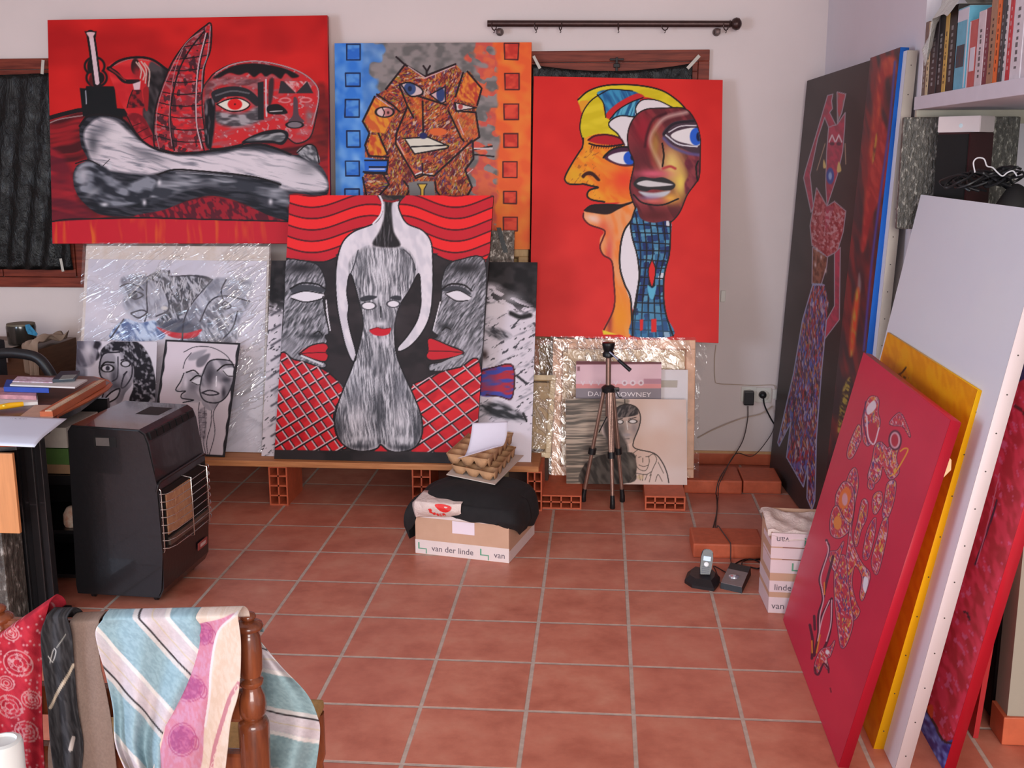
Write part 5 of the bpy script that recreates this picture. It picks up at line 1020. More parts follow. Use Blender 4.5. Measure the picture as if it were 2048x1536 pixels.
tl = onY(1131, 797, 1.245); bl = np.array([onZ(1133, 965, zb)[0], 1.155, zb]); br = np.array([onZ(1373, 965, zb)[0], 1.175, zb])
canvas('portrait_drawing', 'pale drawing of a dark haired figure with closed eyes behind the tripod legs', 'drawing', bl, br, tl, .008, .0026, art_portrait, (190, 170, 158), .7, .2)

# ------------------------------------------------------------------ tripod
TB = mat('tripod_bronze', (150, 122, 110), .3, .1, 40, metal=.7); TBK = mat('tripod_black', (22, 22, 24), .4, .15, 60)
feet = [np.array([.136, 1.09, .0]), np.array([.274, .990, .0]), np.array([.322, 1.10, .0])]
ap = onY(1217, 778, 1.065); hub = Vector(ap)
tri = empty('camera_tripod', (ap[0], 1.06, 0), 'bronze and black camera tripod with a pan handle in front of the portrait drawing', 'tripod')
b = B(); top = Vector(onY(1217, 716, 1.065)); tube(b, [hub + Vector((0, 0, -.13)), top], .0125, 14); finish('centre_column', b, TB, tri, smooth=True)
b = B(); lathe(b, hub + Vector((0, 0, -.02)), [(0, .018), (.006, .03), (.026, .034), (.034, .026), (.04, .016)], 18); bx(b, (hub.x + .02, hub.y - .02, hub.z - .008), (hub.x + .05, hub.y - .004, hub.z + .01), .003)
tube(b, [hub + Vector((.03, -.02, 0)), hub + Vector((.042, -.025, -.02)), hub + Vector((.05, -.028, -.032)), hub + Vector((.062, -.028, -.034))], .0032, 6); finish('collar', b, TBK, tri, smooth=True)
hd = Vector(onY(1217, 700, 1.065)); b = B(); lathe(b, hd + Vector((0, 0, -.035)), [(0, .016), (.004, .026), (.018, .028), (.03, .02), (.036, .024), (.058, .03), (.068, .03), (.07, .028)], 18); finish('head', b, TBK, tri, smooth=True)
h0 = Vector(onY(1219, 704, 1.035)); h1 = Vector(onY(1261, 741, 1.0)); b = B(); tube(b, [h0, h0.lerp(h1, .48)], .0045, 10); tube(b, [h0.lerp(h1, .42), h0.lerp(h1, .6), h1], [.0075, .0085, .0095], 10, mi=1); finish('pan_handle', b, [mat('bright_steel', (170, 180, 200), .2, .05, metal=.9), TBK], tri, smooth=True)
for k, ft in enumerate(feet):
    ft = Vector(ft); out = (ft - Vector((hub.x, hub.y, 0))).normalized(); a = hub + out * .022 + Vector((0, 0, -.012)); e = ft + Vector((0, 0, .03)); mid = a.lerp(e, .56); b = B()
    side = out.cross(Vector((0, 0, 1))).normalized() * .007
    tube(b, [a + side, mid + side], .0080, 10); tube(b, [a - side, mid - side], .0080, 10); tube(b, [a, e], .0092, 10); leg = finish('leg', b, TB, tri, smooth=True)
    b = B(); d = (e - a).normalized(); tube(b, [mid - d * .012, mid + d * .018], .0185, 12); finish('leg_clamp', b, TBK, leg, smooth=True)
    b = B(); tube(b, [e - d * .035, e, ft + Vector((0, 0, .004)) , ft + Vector((0, 0, .0005))], [.010, .012, .013, .011], 12); finish('rubber_foot', b, TBK, leg, smooth=True)
b = B(); m0 = hub + Vector((0, 0, -.12))
for ft in feet: tube(b, [m0, hub.lerp(Vector(ft), .38)], .003, 6)
finish('brace', b, TBK, tri, smooth=True)
# ------------------------------------------------------------------ cardboard box with cloth, bag, egg trays, paper
CARD = mat('cardboard', (184, 146, 122), .75, .07, 9, c2=(176, 138, 114)); TAPEW = mat('printed_tape', (206, 190, 186), .4, .03, 20)
LETG = mat('grey_print', (96, 84, 92), .6); GREENP = mat('green_print', (96, 146, 120), .6)
FL, FR, BR_ = np.array([-.552, .340, 0]), np.array([-.153, .250, 0]), np.array([-.060, .612, 0])
u = (FR - FL); wbx = np.linalg.norm(u); u /= wbx; vperp = np.array([-u[1], u[0], 0]); dbx = .37; hbx = .195
BXM = Matrix(((u[0], vperp[0], 0, FL[0]), (u[1], vperp[1], 0, FL[1]), (0, 0, 1, 0), (0, 0, 0, 1)))
box = empty('cardboard_box', tuple(FL + u * wbx / 2 + vperp * dbx / 2), 'cardboard box with printed white tape under the black cloth', 'box')
def boxpart(name, lo, hi, m, bev=.0, par=None):
    b = B(); bx(b, lo, hi, bev, M=BXM); return finish(name, b, m, par or box)
b = B(); t = .004
for lo, hi in (((0, 0, 0), (wbx, dbx, t)), ((0, 0, t), (wbx, t, hbx)), ((0, dbx - t, t), (wbx, dbx, hbx)), ((0, t, t), (t, dbx - t, hbx)), ((wbx - t, t, t), (wbx, dbx - t, hbx)), ((t, t, hbx - t), (wbx - t, dbx - t, hbx))): bx(b, lo, hi, M=BXM)
finish('carton', b, CARD, box)
boxpart('tape', (-.001, -.001, .0015), (wbx + .001, 0, .062), TAPEW); boxpart('tape', (wbx, -.001, .0015), (wbx + .001, dbx, .048), TAPEW)
tp2 = boxpart('tape', (-.001, -.001, hbx - .035), (wbx + .001, 0, hbx + .001), TAPEW)
boxpart('paper_label', (.165, -.0022, .105), (.262, -.001, .158), mat('pink_white_label', (214, 198, 206), .6, .02))
def bp(x, z, off=-.0016): return tuple(BXM @ Vector((x, off, z)))
for x, z, s in ((.072, .018, .036), (.345, .018, .036), (.175, hbx - .026, .034), (.365, hbx - .026, .034)):
    tx = text({.345: 'van', .365: 'va'}.get(x, 'van der linde'), bp(x, z), u, (0, 0, 1), s, LETG, box, sx=.98)
for x in (.012, .285):
    b = B(); bx(b, (x, -.002, .022), (x + .006, -.001, .05), M=BXM); bx(b, (x + .006, -.002, .022), (x + .034, -.001, .026), M=BXM); bx(b, (x + .034, -.002, .004), (x + .038, -.001, .026), M=BXM); finish('corner_print', b, GREENP, box, weld=True)
b = B(); bx(b, (.325, -.002, hbx - .032), (.331, -.001, hbx - .006), M=BXM); bx(b, (.331, -.002, hbx - .032), (.35, -.001, hbx - .027), M=BXM); finish('corner_print', b, GREENP, box, weld=True)
# black cloth heaped over the box
def heap(name, fn, nu, nv, m, label, cat, loc, th=.004, ret=False):
    b = B(); sheet(b, fn, nu, nv); o = finish(name, b, m, smooth=True, loc=loc); solidify(o, th, 0); tag(o, label, cat); return o
CLOTHK = mat('black_cloth', (26, 24, 25), .9, .15, 30, bs=.3)
wv = wobble(12); cx0 = FL + u * wbx * .52 + vperp * dbx * .52
def tabl(t, P):
    t = t % 360; n = len(P)
    for i in range(n):
        (a0, v0), (a1, v1) = P[i], (P[(i + 1) % n][0] + (360 if i == n - 1 else 0), P[(i + 1) % n][1])
        tt = t if t >= P[0][0] else t + 360
        if a0 <= tt <= a1: k = (tt - a0) / (a1 - a0 + 1e-9); k = k * k * (3 - 2 * k); return v0 + (v1 - v0) * k
    return P[0][1]
DROP = [(0, .10), (40, .12), (90, .14), (140, .13), (175, .15), (195, .15), (212, .165), (219, .12), (226, .014), (250, .010), (268, .022), (290, .034), (305, .046), (318, .062), (340, .10)]
FLARE = [(0, .035), (90, .03), (150, .06), (185, .06), (205, .075), (218, .062), (226, .014), (270, .012), (300, .018), (320, .040)]
def cl(a, c):
    th = 360 * a; dx, dy = math.cos(math.radians(th)), math.sin(math.radians(th)); hx, hy = wbx / 2 + .004, dbx / 2 + .004
    rb = (abs(dx / hx) ** 5 + abs(dy / hy) ** 5) ** (-1 / 5.0)
    top = hbx + .052 + .012 * wv((dx * c * 3, dy * c * 3, 1))
    if c < .6:
        r = rb * (c / .6); x, y, z = dx * r, dy * r, top + .026 * (1 - (c / .6) ** 3) + .004 * wv((dx * c * 14, dy * c * 14, 2))
        z -= .018 * (c / .6) ** 4
    else:
        k = (c - .6) / .4; D = tabl(th, DROP) + .028; fl = tabl(th, FLARE); f_ = 1 + .25 * math.sin(th / 8.0 + 3 * wv((dx * 2, dy * 2, 5)))
        r = rb + fl * math.sin(min(1, k * 1.25) * math.pi / 2) * f_ - (.02 * max(0, k - .8) / .2 if D > .08 else 0)
        x, y, z = dx * r, dy * r, top - .018 - D * (1 - math.cos(k * math.pi / 2)) * (1 + .10 * math.sin(th / 13.0))
    return BXM @ Vector((wbx / 2 + x, dbx / 2 + y, max(.02, z)))
heap('black_cloth', cl, 160, 50, CLOTHK, 'crumpled black cloth draped over the cardboard box', 'cloth', tuple(cx0 + np.array([0, 0, hbx])))
# plastic carrier bag poking out at the front left
BAG = m_film('white_carrier_bag', (206, 186, 178), .4, .4, (10, 10, 10)); RED = mat('red_print', (206, 44, 40), .5)
wv2 = wobble(5)
bagc = BXM @ Vector((.095, -.006, hbx - .004))
bag = empty('carrier_bag', tuple(bagc), 'white plastic bag with red print squeezed under the black cloth', 'bag')
def bagf(u_, v_):
    x = -.016 + .227 * u_; e = math.sin(math.pi * min(1, max(0, u_ * 1.02)))
    top = hbx + .056; bot = hbx - .030 + .016 * u_ - .014 * math.exp(-(u_ / .12) ** 2)
    z = top + (bot - top) * v_; y = -.010 - .032 * math.sin(math.pi * min(1, v_ * .85 + .12)) * (.35 + .65 * e ** .6) + .004 * wv2((u_ * 12, v_ * 7, 0))
    if v_ < .15: y += .10 * (1 - v_ / .15)
    if u_ < .12: z += (hbx + .004 - z) * (1 - u_ / .12) * .5; y += .03 * (1 - u_ / .12)
    return BXM @ Vector((x, y, z + .003 * wv2((u_ * 14, v_ * 6, 2))))
b = B(); sheet(b, bagf, 50, 24); o = finish('bag_film', b, BAG, bag, smooth=True); solidify(o, .001)
b = B()
def bagpoly(b, pts):
    C_ = []
    for x, y in cr(PTS(pts), 4, True):
        p = bagf((x - 821) / 112.0, min(1, max(.12, (y - 976) / 50.0))); C_.append(p + Vector((0, -.0030, 0)))
    ctr = sum(C_, Vector()) / len(C_); c0_ = b.verts.new(ctr + Vector((0, -.002, 0))); f = [b.verts.new(p) for p in C_]
    for i in range(len(f)): b.faces.new((c0_, f[i], f[(i + 1) % len(f)]))
for q in ("881,987 898,985 914,990 913,1001 904,1008 894,1006 886,998", "866,1001 872,999 874,1004 870,1007", "867,1008 872,1006 875,1011 871,1013", "874,1012 880,1009 881,1015 876,1018", "882,1013 886,1012 887,1019 883,1020", "888,1013 893,1012 892,1015 889,1015", "888,1018 893,1018 893,1021 888,1021", "895,1012 900,1012 901,1020 898,1017 895,1020"):
    b = B(); bagpoly(b, q); finish('red_print', b, RED, bag)
# cardboard sheet, egg trays, curled paper
zt = hbx + .085; PULP = mat('egg_tray_pulp', (176, 134, 98), .9, .1, 40, bs=.4)
s1 = [onZ(*p, zt) for p in ((893, 950), (990, 970), (1047, 912), (940, 905))]
b = B(); hexa(b, s1 + [p + np.array([0, 0, .004]) for p in s1]); tag(finish('card_sheet', b, mat('grey_card_sheet', (196, 180, 168), .8, .04), loc=tuple(np.mean(s1, 0))), 'pale card sheet under the egg trays on the black cloth', 'card')
def egg_tray(A, Bc, D, z0, z1, nx, ny, label):
    """A,Bc: front left/right; D: back left (floor-plan points)"""
    A, Bc, D = (np.array(v, float) for v in (A, Bc, D)); U = Bc - A; V = D - A; b = B(); nu, nv = nx * 8, ny * 8
    def fn(a, c):
        cup = (.5 - .5 * math.cos(2 * math.pi * a * nx)) * (.5 - .5 * math.cos(2 * math.pi * c * ny)); cup = min(1, cup * 1.8)
        p = A + U * a + V * c; e = min(a, 1 - a, c, 1 - c)
        return (p[0], p[1], z1 - .004 - (z1 - z0 - .006) * cup)
    sheet(b, fn, nu, nv)
    # skirt
    ring = [A, A + U, A + U + V, A + V]; n = 4
    for i in range(n):
        p, q_ = ring[i], ring[(i + 1) % n]; m = (nx if i % 2 == 0 else ny) * 4; prev = None
        for k in range(m + 1):
            t_ = k / m; c_ = p + (q_ - p) * t_; sc = .5 - .5 * math.cos(2 * math.pi * t_ * (nx if i % 2 == 0 else ny)); ctr = A + U / 2 + V / 2; inn = (c_ - ctr) * (1 - .02 - .10 * (1 - sc) * .3) + ctr
            top = b.verts.new((c_[0], c_[1], z1)); bot = b.verts.new((inn[0], inn[1], z0 + (.0 if sc > .25 else (z1 - z0) * .55)))
            if prev: b.faces.new((prev[0], top, bot, prev[1]))
            prev = (top, bot)
    o = finish('egg_tray', b, PULP, smooth=True, loc=tuple(A + U / 2 + V / 2) [:2] + (z0,)); solidify(o, .0025, 0); tag(o, label, 'egg carton', 'stacked egg trays'); return o
z1_ = zt + .006
A = onZ(903, 945, z1_); Bc = onZ(988, 963, z1_); D = onZ(953, 893, z1_); egg_tray(A, Bc, D, z1_, z1_ + .035, 3, 5, 'lower brown egg tray resting on the pale card sheet')
z2_ = z1_ + .036
A = onZ(893, 925, z2_); Bc = onZ(976, 938, z2_); D = onZ(950, 872, z2_); egg_tray(A, Bc, D, z2_, z2_ + .042, 3, 5, 'upper brown egg tray with a curled paper inside, on top of the cardboard box')
PAPER = mat('white_paper', (206, 200, 212), .7, .02)
zc = z2_ + .045
def paperf(a, c):
    # from the raised back edge down to the curled front
    P0, P1 = onY(945, 846, .50), onY(1016, 843, .50); Q0, Q1 = onY(924, 921, .36), onY(1003, 897, .36); 
    p = (P0 * (1 - a) + P1 * a) * (1 - c) + (Q0 * (1 - a) + Q1 * a) * c
    p = p + np.array([.006 * math.sin(3 * c), 0, -.018 * math.sin(math.pi * c) * (1 - .3 * a) + .0])
    if c > .78: p = p + np.array([-.018 * (c - .78) / .22, -.01, .012 * ((c - .78) / .22) ** 2])
    return p
b = B(); sheet(b, paperf, 12, 24); o = finish('paper_sheet', b, PAPER, smooth=True, loc=tuple(paperf(.5, .5))); solidify(o, .0008); tag(o, 'curled white paper lying in the upper egg tray', 'paper')

# ------------------------------------------------------------------ phone, answering base, small box
PH = mat('phone_black', (24, 28, 38), .3, .1, 40); STEEL = mat('dull_silver', (130, 120, 120), .35, .08, 30, metal=.4)
ph = empty('cordless_phone', (.603, .05, 0), 'black cordless phone standing in its charging cradle on the tiles', 'phone')
bs = [onZ(*p) for p in ((1369, 1166), (1384, 1176), (1428, 1183), (1437, 1172), (1440, 1160), (1430, 1150), (1385, 1143), (1375, 1150))]
b = B(); c0 = np.mean(bs, 0)
lo_ = [b.verts.new(tuple(p)) for p in bs]; md = [b.verts.new(tuple(p * [1, 1, 0] + [0, 0, .012])) for p in bs]; up_ = [b.verts.new(tuple(c0 + (p - c0) * .72 + np.array([0, .006, .030]))) for p in bs]; n = len(bs)
for r0, r1 in ((lo_, md), (md, up_)):
    for i in range(n): b.faces.new((r0[i], r0[(i + 1) % n], r1[(i + 1) % n], r1[i]))
b.faces.new(up_); b.faces.new(lo_[::-1]); finish('charging_cradle', b, mat('cradle_black', (30, 28, 30), .4, .1, 60), ph, smooth=False)
hp0 = Vector((c0[0] + .006, c0[1] + .004, .020)); hp1 = Vector(onY(1416, 1098, c0[1] + .035)); ax = (hp1 - hp0).normalized(); sd = Vector((1, 0, 0)); sd = (sd - ax * sd.dot(ax)).normalized(); nn = sd.cross(ax).normalized(); Hh = (hp1 - hp0).length
HM = Matrix(((sd.x, -nn.x, ax.x, hp0.x), (sd.y, -nn.y, ax.y, hp0.y), (sd.z, -nn.z, ax.z, hp0.z), (0, 0, 0, 1)))
if (-nn).y < 0: HM = Matrix(((sd.x, nn.x, ax.x, hp0.x), (sd.y, nn.y, ax.y, hp0.y), (sd.z, nn.z, ax.z, hp0.z), (0, 0, 0, 1)))
b = B(); 
prof = [(-.019, 0), (.019, 0), (.022, Hh * .3), (.023, Hh * .7), (.021, Hh * .9), (.012, Hh * .985), (0, Hh), (-.012, Hh * .985), (-.021, Hh * .9), (-.023, Hh * .7), (-.022, Hh * .3)]
prof = [tuple(q) for q in prof]
f_ = [b.verts.new(HM @ Vector((x, -.011, z))) for x, z in prof]; g_ = [b.verts.new(HM @ Vector((x, .012, z))) for x, z in prof]; n = len(prof)
b.faces.new(f_); b.faces.new(g_[::-1])
for i in range(n): b.faces.new((f_[i], f_[(i + 1) % n], g_[(i + 1) % n], g_[i]))
bmesh.ops.bevel(b, geom=[e for e in b.edges if len({v.co.to_tuple(4) for v in e.verts} & set()) == 0], offset=.0025, segments=2, affect='EDGES')
hs = finish('handset', b, PH, ph, smooth=True)
b = B(); bx(b, (-.015, -.0135, Hh * .56), (.015, -.011, Hh * .74), .001, M=HM); finish('screen', b, mat('lcd_grey', (150, 176, 196), .15, .05), hs)
b = B(); lathe(b, HM @ Vector((0, -.011, Hh * .44)), [(0, .010), (.003, .009), (.004, .002)], 16, axis=tuple(HM.to_3x3() @ Vector((0, -1, 0)))); finish('navigation_key', b, mat('bright_key', (210, 216, 224), .25), hs, smooth=True)
for r_ in range(4):
    b = B()
    for c_ in range(3): bx(b, (-.014 + c_ * .010, -.0125, Hh * (.32 - .07 * r_)), (-.006 + c_ * .010, -.011, Hh * (.355 - .07 * r_)), M=HM)
    finish('keypad_row', b, mat('key_grey', (60, 66, 80), .4), hs)
b = B(); lgp = c0 + np.array([-.010, -.040, .0165]); bx(b, (lgp[0] - .018, lgp[1] - .004, .019), (lgp[0] + .018, lgp[1] + .002, .0225)); finish('maker_plate', b, mat('plate_grey', (120, 116, 118), .4), ph)
an = empty('telephone_base', (.77, .11, 0), 'silver and black square telephone base with a round key beside the cordless phone', 'telephone base')  # base unit only, without a handset of its own
q_ = [onZ(*p) for p in ((1440, 1177), (1484, 1187), (1502, 1150), (1460, 1141))]; c1 = np.mean(q_, 0)
b = B(); tp_ = [c1 + (p - c1) * .95 + np.array([0, 0, .022 + (.014 if i > 1 else 0)]) for i, p in enumerate(q_)]; hexa(b, q_ + tp_); finish('base_body', b, BLACKPL, an)
b = B(); f0 = [tp_[0], tp_[1], tp_[1] + (tp_[2] - tp_[1]) * .68, tp_[0] + (tp_[3] - tp_[0]) * .68]; hexa(b, [p + np.array([0, 0, .0002]) for p in f0] + [p + np.array([0, 0, .002]) for p in f0]); finish('top_panel', b, STEEL, an)
b = B(); kc = (tp_[0] + tp_[1]) / 2 * .62 + (tp_[2] + tp_[3]) / 2 * .38; lathe(b, kc + np.array([-.004, 0, .001]), [(0, .021), (.004, .020), (.0065, .014), (.0075, .002)], 20); finish('round_key', b, mat('chrome_key', (200, 206, 220), .12, .05, metal=.8), an, smooth=True)
cable('base_cable', [onZ(1440, 1166, .01), onZ(1432, 1142, .004), onZ(1428, 1132, .004), onZ(1455, 1146, .004), onZ(1462, 1143, .012)], .0022, BLACKPL, '', parent=an)
cable('tangled_cable', [onZ(1482, 1142, .014), onZ(1484, 1125, .02), onZ(1488, 1122, .006), onZ(1500, 1118, .004), onZ(1515, 1122, .004), onZ(1524, 1130, .004), onZ(1516, 1137, .004), onZ(1500, 1134, .004)], .003, BLACKPL, 'tangle of black cord between the telephone base and the small carton', 'cable')
cable('black_cable', [onZ(1461, 1133, .004), onZ(1485, 1120, .004), onZ(1505, 1119, .004), onZ(1527, 1117, .004), onZ(1530, 1110, .006)], .0028, BLACKPL, 'black cord curving behind the telephone base to the small carton', 'cable')

sb = empty('small_carton', (.89, -.07, 0), 'small open carton wrapped in printed white tape against the crimson panel', 'box')
SF, SR = np.array([.828, -.172, 0]), np.array([1.03, -.185, 0]); us = (SR - SF); ws = np.linalg.norm(us); us /= ws; vs = np.array([-us[1] - .10, us[0], 0]); vs /= np.linalg.norm(vs); ds = .19; hs_ = .305
SM = Matrix(((us[0], vs[0], 0, SF[0]), (us[1], vs[1], 0, SF[1]), (0, 0, 1, 0), (0, 0, 0, 1)))
b = B(); t = .004
for lo, hi in (((0, 0, 0), (ws, ds, t)), ((0, 0, t), (ws, t, hs_)), ((0, ds - t, t), (ws, ds, hs_ + .035)), ((0, t, t), (t, ds - t, hs_)), ((ws - t, t, t), (ws, ds - t, hs_))): bx(b, lo, hi, M=SM)
finish('carton', b, CARD, sb)
for z0, z1 in ((.0015, .062), (.082, .125), (.155, .205), (.210, .250), (.255, hs_ + .001)):
    b = B(); bx(b, (-.001, -.0012, z0), (ws, 0, z1), M=SM); bx(b, (-.0012, -.0012, z0), (0, ds * (1 if z0 < .13 else .75), z1 - (.03 if z0 > .2 else 0)), M=SM); finish('tape', b, mat('pink_printed_tape', (206, 186, 188), .4, .03), sb)
def sp(x, z): return tuple(SM @ Vector((x, -.0018, z)))
text('van der linde', sp(.010, .018), us, (0, 0, 1), .034, LETG, sb); text('linde', sp(.016, .090), us, (0, 0, 1), .032, LETG, sb); text('van', sp(.062, .292), -us, (0, 0, -1), .034, LETG, sb)
b = B(); bx(b, (.075, -.002, .165), (.081, -.0012, .195), M=SM); bx(b, (.081, -.002, .165), (.11, -.0012, .170), M=SM); finish('corner_print', b, GREENP, sb)
b = B(); bx(b, (.115, -.002, .262), (.120, -.0012, .292), M=SM); finish('corner_print', b, GREENP, sb)
b = B(); bx(b, (.04, -.002, .2065), (ws, -.0012, .2085), M=SM); bx(b, (.04, -.002, .2515), (ws, -.0012, .2535), M=SM); finish('rule_print', b, mat('brown_print', (130, 80, 84), .6), sb)
wv3 = wobble(77)
def sbag(a, c): return SM @ Vector((-.012 + (ws + .01) * a, -.006 + (ds + .006) * c, hs_ - .012 + .03 * c + .012 * wv3((a * 12, c * 10, 0)) + (.012 if c > .1 and c < .9 else -.01) + .018 * math.exp(-((a - .1) / .14) ** 2)))
b = B(); sheet(b, sbag, 40, 34); o = finish('carrier_bag', b, BAG, smooth=True, loc=tuple(sbag(.5, .5))); solidify(o, .001); tag(o, 'crumpled whitish plastic bag stuffed in the small carton', 'bag')

# ------------------------------------------------------------------ gas heater
HB = mat('heater_black', (24, 23, 25), .32, .1, 50, coat=.2); HT = mat('heater_top', (44, 30, 30), .18, .2, 8, coat=.5)
ht = empty('gas_heater', (-1.56, -.08, 0), 'black cabinet gas heater with ceramic panels and wire guard', 'heater')
rotH = Matrix.Translation((-1.411, -.275, 0)) @ Matrix.Rotation(math.radians(-3.4), 4, 'Z')
def hpt(x, y, z): return rotH @ Vector((x, y, z))
WH = .418
prof = [(-.322, .028), (-.322, .06), (-.306, .655), (-.290, .678), (-.030, .670), (-.008, .655), (.004, .62), (.022, .48), (.026, .462), (.030, .445), (.028, .20), (.020, .06), (.004, .028)]
b = B(); 
L0 = [b.verts.new(hpt(x, 0, z)) for x, z in prof]; L1 = [b.verts.new(hpt(x, WH, z)) for x, z in prof]; n = len(prof)
b.faces.new(L0); b.faces.new(L1[::-1])
for i in range(n):
    f = b.faces.new((L0[i], L0[(i + 1) % n], L1[(i + 1) % n], L1[i])); f.material_index = 1 if i == 3 else 0
ed = [e for e in b.edges if e.verts[0] in L0 and e.verts[1] in L0 or e.verts[0] in L1 and e.verts[1] in L1]
bmesh.ops.bevel(b, geom=ed, offset=.006, segments=2, affect='EDGES'); finish('cabinet', b, [HB, HT], ht)
DK = mat('recess_black', (10, 10, 11), .6); 
def hbx(name, lo, hi, m, bev=0, par=None, extra=None):
    b = B(); bx(b, lo, hi, bev, M=rotH); return finish(name, b, m, par or ht)
hbx('carry_handle', (-.205, -.0012, .602), (-.118, .004, .640), [DK], .0); hbx('handle_light_patch', (-.196, -.0022, .606), (-.145, -.0012, .636), mat('painted_through_light', (84, 78, 76), .7))  # dark slab paints the shaded hand hole, pale patch the light through it
b = B(); hexa(b, [hpt(-.15, .22, .6738), hpt(-.06, .22, .6710), hpt(-.06, .34, .6710), hpt(-.15, .34, .6738), hpt(-.15, .22, .6745), hpt(-.06, .22, .6717), hpt(-.06, .34, .6717), hpt(-.15, .34, .6745)]); finish('top_vent', b, DK, ht)
b = B()
for k in range(7): 
    y = .022 + k * .054; P = [(.0045, y, .628), (.0045, y + .044, .628), (-.0005, y + .044, .655), (-.0005, y, .655)]; hexa(b, [hpt(*p) for p in [(p[0] - .01, p[1], p[2]) for p in P]] + [hpt(p[0] + .0022, p[1], p[2]) for p in P])
finish('vent_slots', b, DK, ht)
b = B(); tube(b, [hpt(.0225, -.001, .44), hpt(.030, .0, .466), hpt(.030, .02, .474), hpt(.030, WH - .02, .474), hpt(.030, WH, .466)], .005, 8); finish('hood_edge', b, HB, ht, smooth=True)
hbx('burner_recess', (.022, .035, .215), (.0325, WH - .02, .44), DK)
CER = mat('ceramic_panel', (186, 140, 104), .8, .14, 50, c2=(160, 112, 84))
for k, (ya, yb_) in enumerate(((.045, .112), (.116, .183), (.187, .254))): hbx('ceramic_panel', (.030, ya, .262), (.0365, yb_, .415), CER, .001)
hbx('reflector', (.030, .045, .222), (.042, WH - .03, .250), mat('dull_reflector', (110, 100, 92), .3, metal=.6))
CHR = mat('chrome_wire', (180, 176, 170), .2, .05, metal=.9)
wg = B()
for k in range(8):
    z = .222 + k * .0295; tube(wg, [hpt(.030, .006, z), hpt(.050, .012, z), hpt(.062, .05, z), hpt(.066, .20, z), hpt(.062, .37, z), hpt(.045, .405, z), hpt(.03, .412, z)], .0017, 5)
for yy, xx in ((.008, .034), (.19, .068), (.34, .066)): tube(wg, [hpt(.03, yy, .205), hpt(xx, yy, .212), hpt(xx + .001, yy, .33), hpt(xx, yy, .440), hpt(.03, yy, .447)], .0022, 6)
finish('wire_guard', wg, CHR, ht, smooth=True)
for k in range(8): pass
b = B(); hexa(b, [hpt(.0265, .30, .105), hpt(.0265, .385, .105), hpt(.0285, .385, .135), hpt(.0285, .30, .135), hpt(.030, .30, .105), hpt(.030, .385, .105), hpt(.032, .385, .135), hpt(.032, .30, .135)]); bd = finish('badge', b, mat('badge_red', (150, 70, 66), .4), ht)
b = B(); hexa(b, [hpt(.0300, .318, .113), hpt(.0300, .368, .113), hpt(.0318, .368, .127), hpt(.0318, .318, .127), hpt(.0306, .318, .113), hpt(.0306, .368, .113), hpt(.0324, .368, .127), hpt(.0324, .318, .127)]); finish('badge_print', b, mat('badge_pale', (200, 180, 176), .5), bd)
for x, y in ((-.28, .05), (-.03, .05), (-.28, .36), (-.03, .36)):
    b = B(); c = hpt(x, y, .0); lathe(b, (c.x - .009, c.y, .0185), [(0, .012), (.003, .018), (.015, .018), (.018, .012)], 16, axis=(1, 0, 0)); tube(b, [(c.x, c.y, .0185), (c.x, c.y, .034)], .006, 8); finish('caster', b, BLACKPL, ht, smooth=True)

# ------------------------------------------------------------------ desk corner and what is on it
DW = mat('desk_veneer', (96, 54, 40), .35, .25, 6, stretch=(1, 8, 1), c2=(70, 40, 32)); DE = mat('desk_edge_wood', (166, 84, 48), .5, .15, 10); DO = mat('desk_panel_beech', (188, 128, 82), .5, .1, 5, stretch=(12, 1, 1))
dk = empty('desk', (-2.2, -.2, 0), 'dark wooden desk corner with a black pedestal and beech front panel', 'desk')
ZD = .72
edge = [(-2.95, .42), (-1.93, .42), (-1.80, .30), (-1.762, .02), (-1.755, -.25), (-1.702, -.34), (-1.690, -.47), (-1.712, -.60), (-1.79, -.65), (-2.95, -.65)]
b = B(); prism(b, edge, ZD - .018, ZD); finish('desktop', b, DW, dk)
b = B(); tube(b, [(x, y, ZD - .009) for x, y in cr([np.array(p) for p in edge[1:]], 3)], .0095, 6); finish('edge_band', b, DE, dk, smooth=True)
b = B(); prism(b, [(-1.83, .28), (-1.785, .0), (-1.775, -.24), (-1.735, -.34), (-1.72, -.46), (-1.735, -.57), (-1.80, -.60), (-2.6, -.60), (-2.6, .28)], ZD - .05, ZD - .019); finish('under_rail', b, HB, dk)
b = B(); bx(b, (-1.96, -.44, 0), (-1.722, -.405, ZD - .05), .003)
for k in range(4): bx(b, (-1.94 + .054 * k, -.452, 0.01), (-1.908 + .054 * k, -.441, ZD - .06), .004)
bx(b, (-1.98, -.62, .0), (-1.70, -.36, .03), .006); finish('pedestal', b, HB, dk)
b = B(); bx(b, (-2.60, -.615, .392), (-1.727, -.600, ZD - .05), .002); finish('front_panel', b, DO, dk)
SPK = m_speck('speckled_granite', (48, 44, 40), (78, 74, 68), (150, 146, 140), 45, .5)
b = B(); bx(b, (-2.6, -.60, .031), (-1.80, -.47, .390), .01); tag(finish('speckled_chest', b, SPK, loc=(-2.2, -.55, 0)), 'dark speckled chest under the beech desk panel', 'chest')
b = B(); bx(b, (-2.3, -.085, 0), (-2.28, .28, .66)); bx(b, (-2.28, .26, 0), (-1.80, .28, .66)); bx(b, (-2.28, -.06, .39), (-1.80, .26, .4355)); 
for z in (.02, .20, .42): bx(b, (-2.28, -.085, z), (-1.80, .26, z + .015))
cs = finish('shelf_case', b, HB, loc=(-2.05, .1, 0)); tag(cs, 'low black shelf case hidden behind the gas heater', 'shelf')
def pile(name, x0, x1, y0, y1, z0, z1, m, label, cat, rz=0):
    b = B(); bx(b, (x0, y0, z0), (x1, y1, z1), .002); tag(finish(name, b, m, loc=((x0 + x1) / 2, (y0 + y1) / 2, z0)), label, cat)
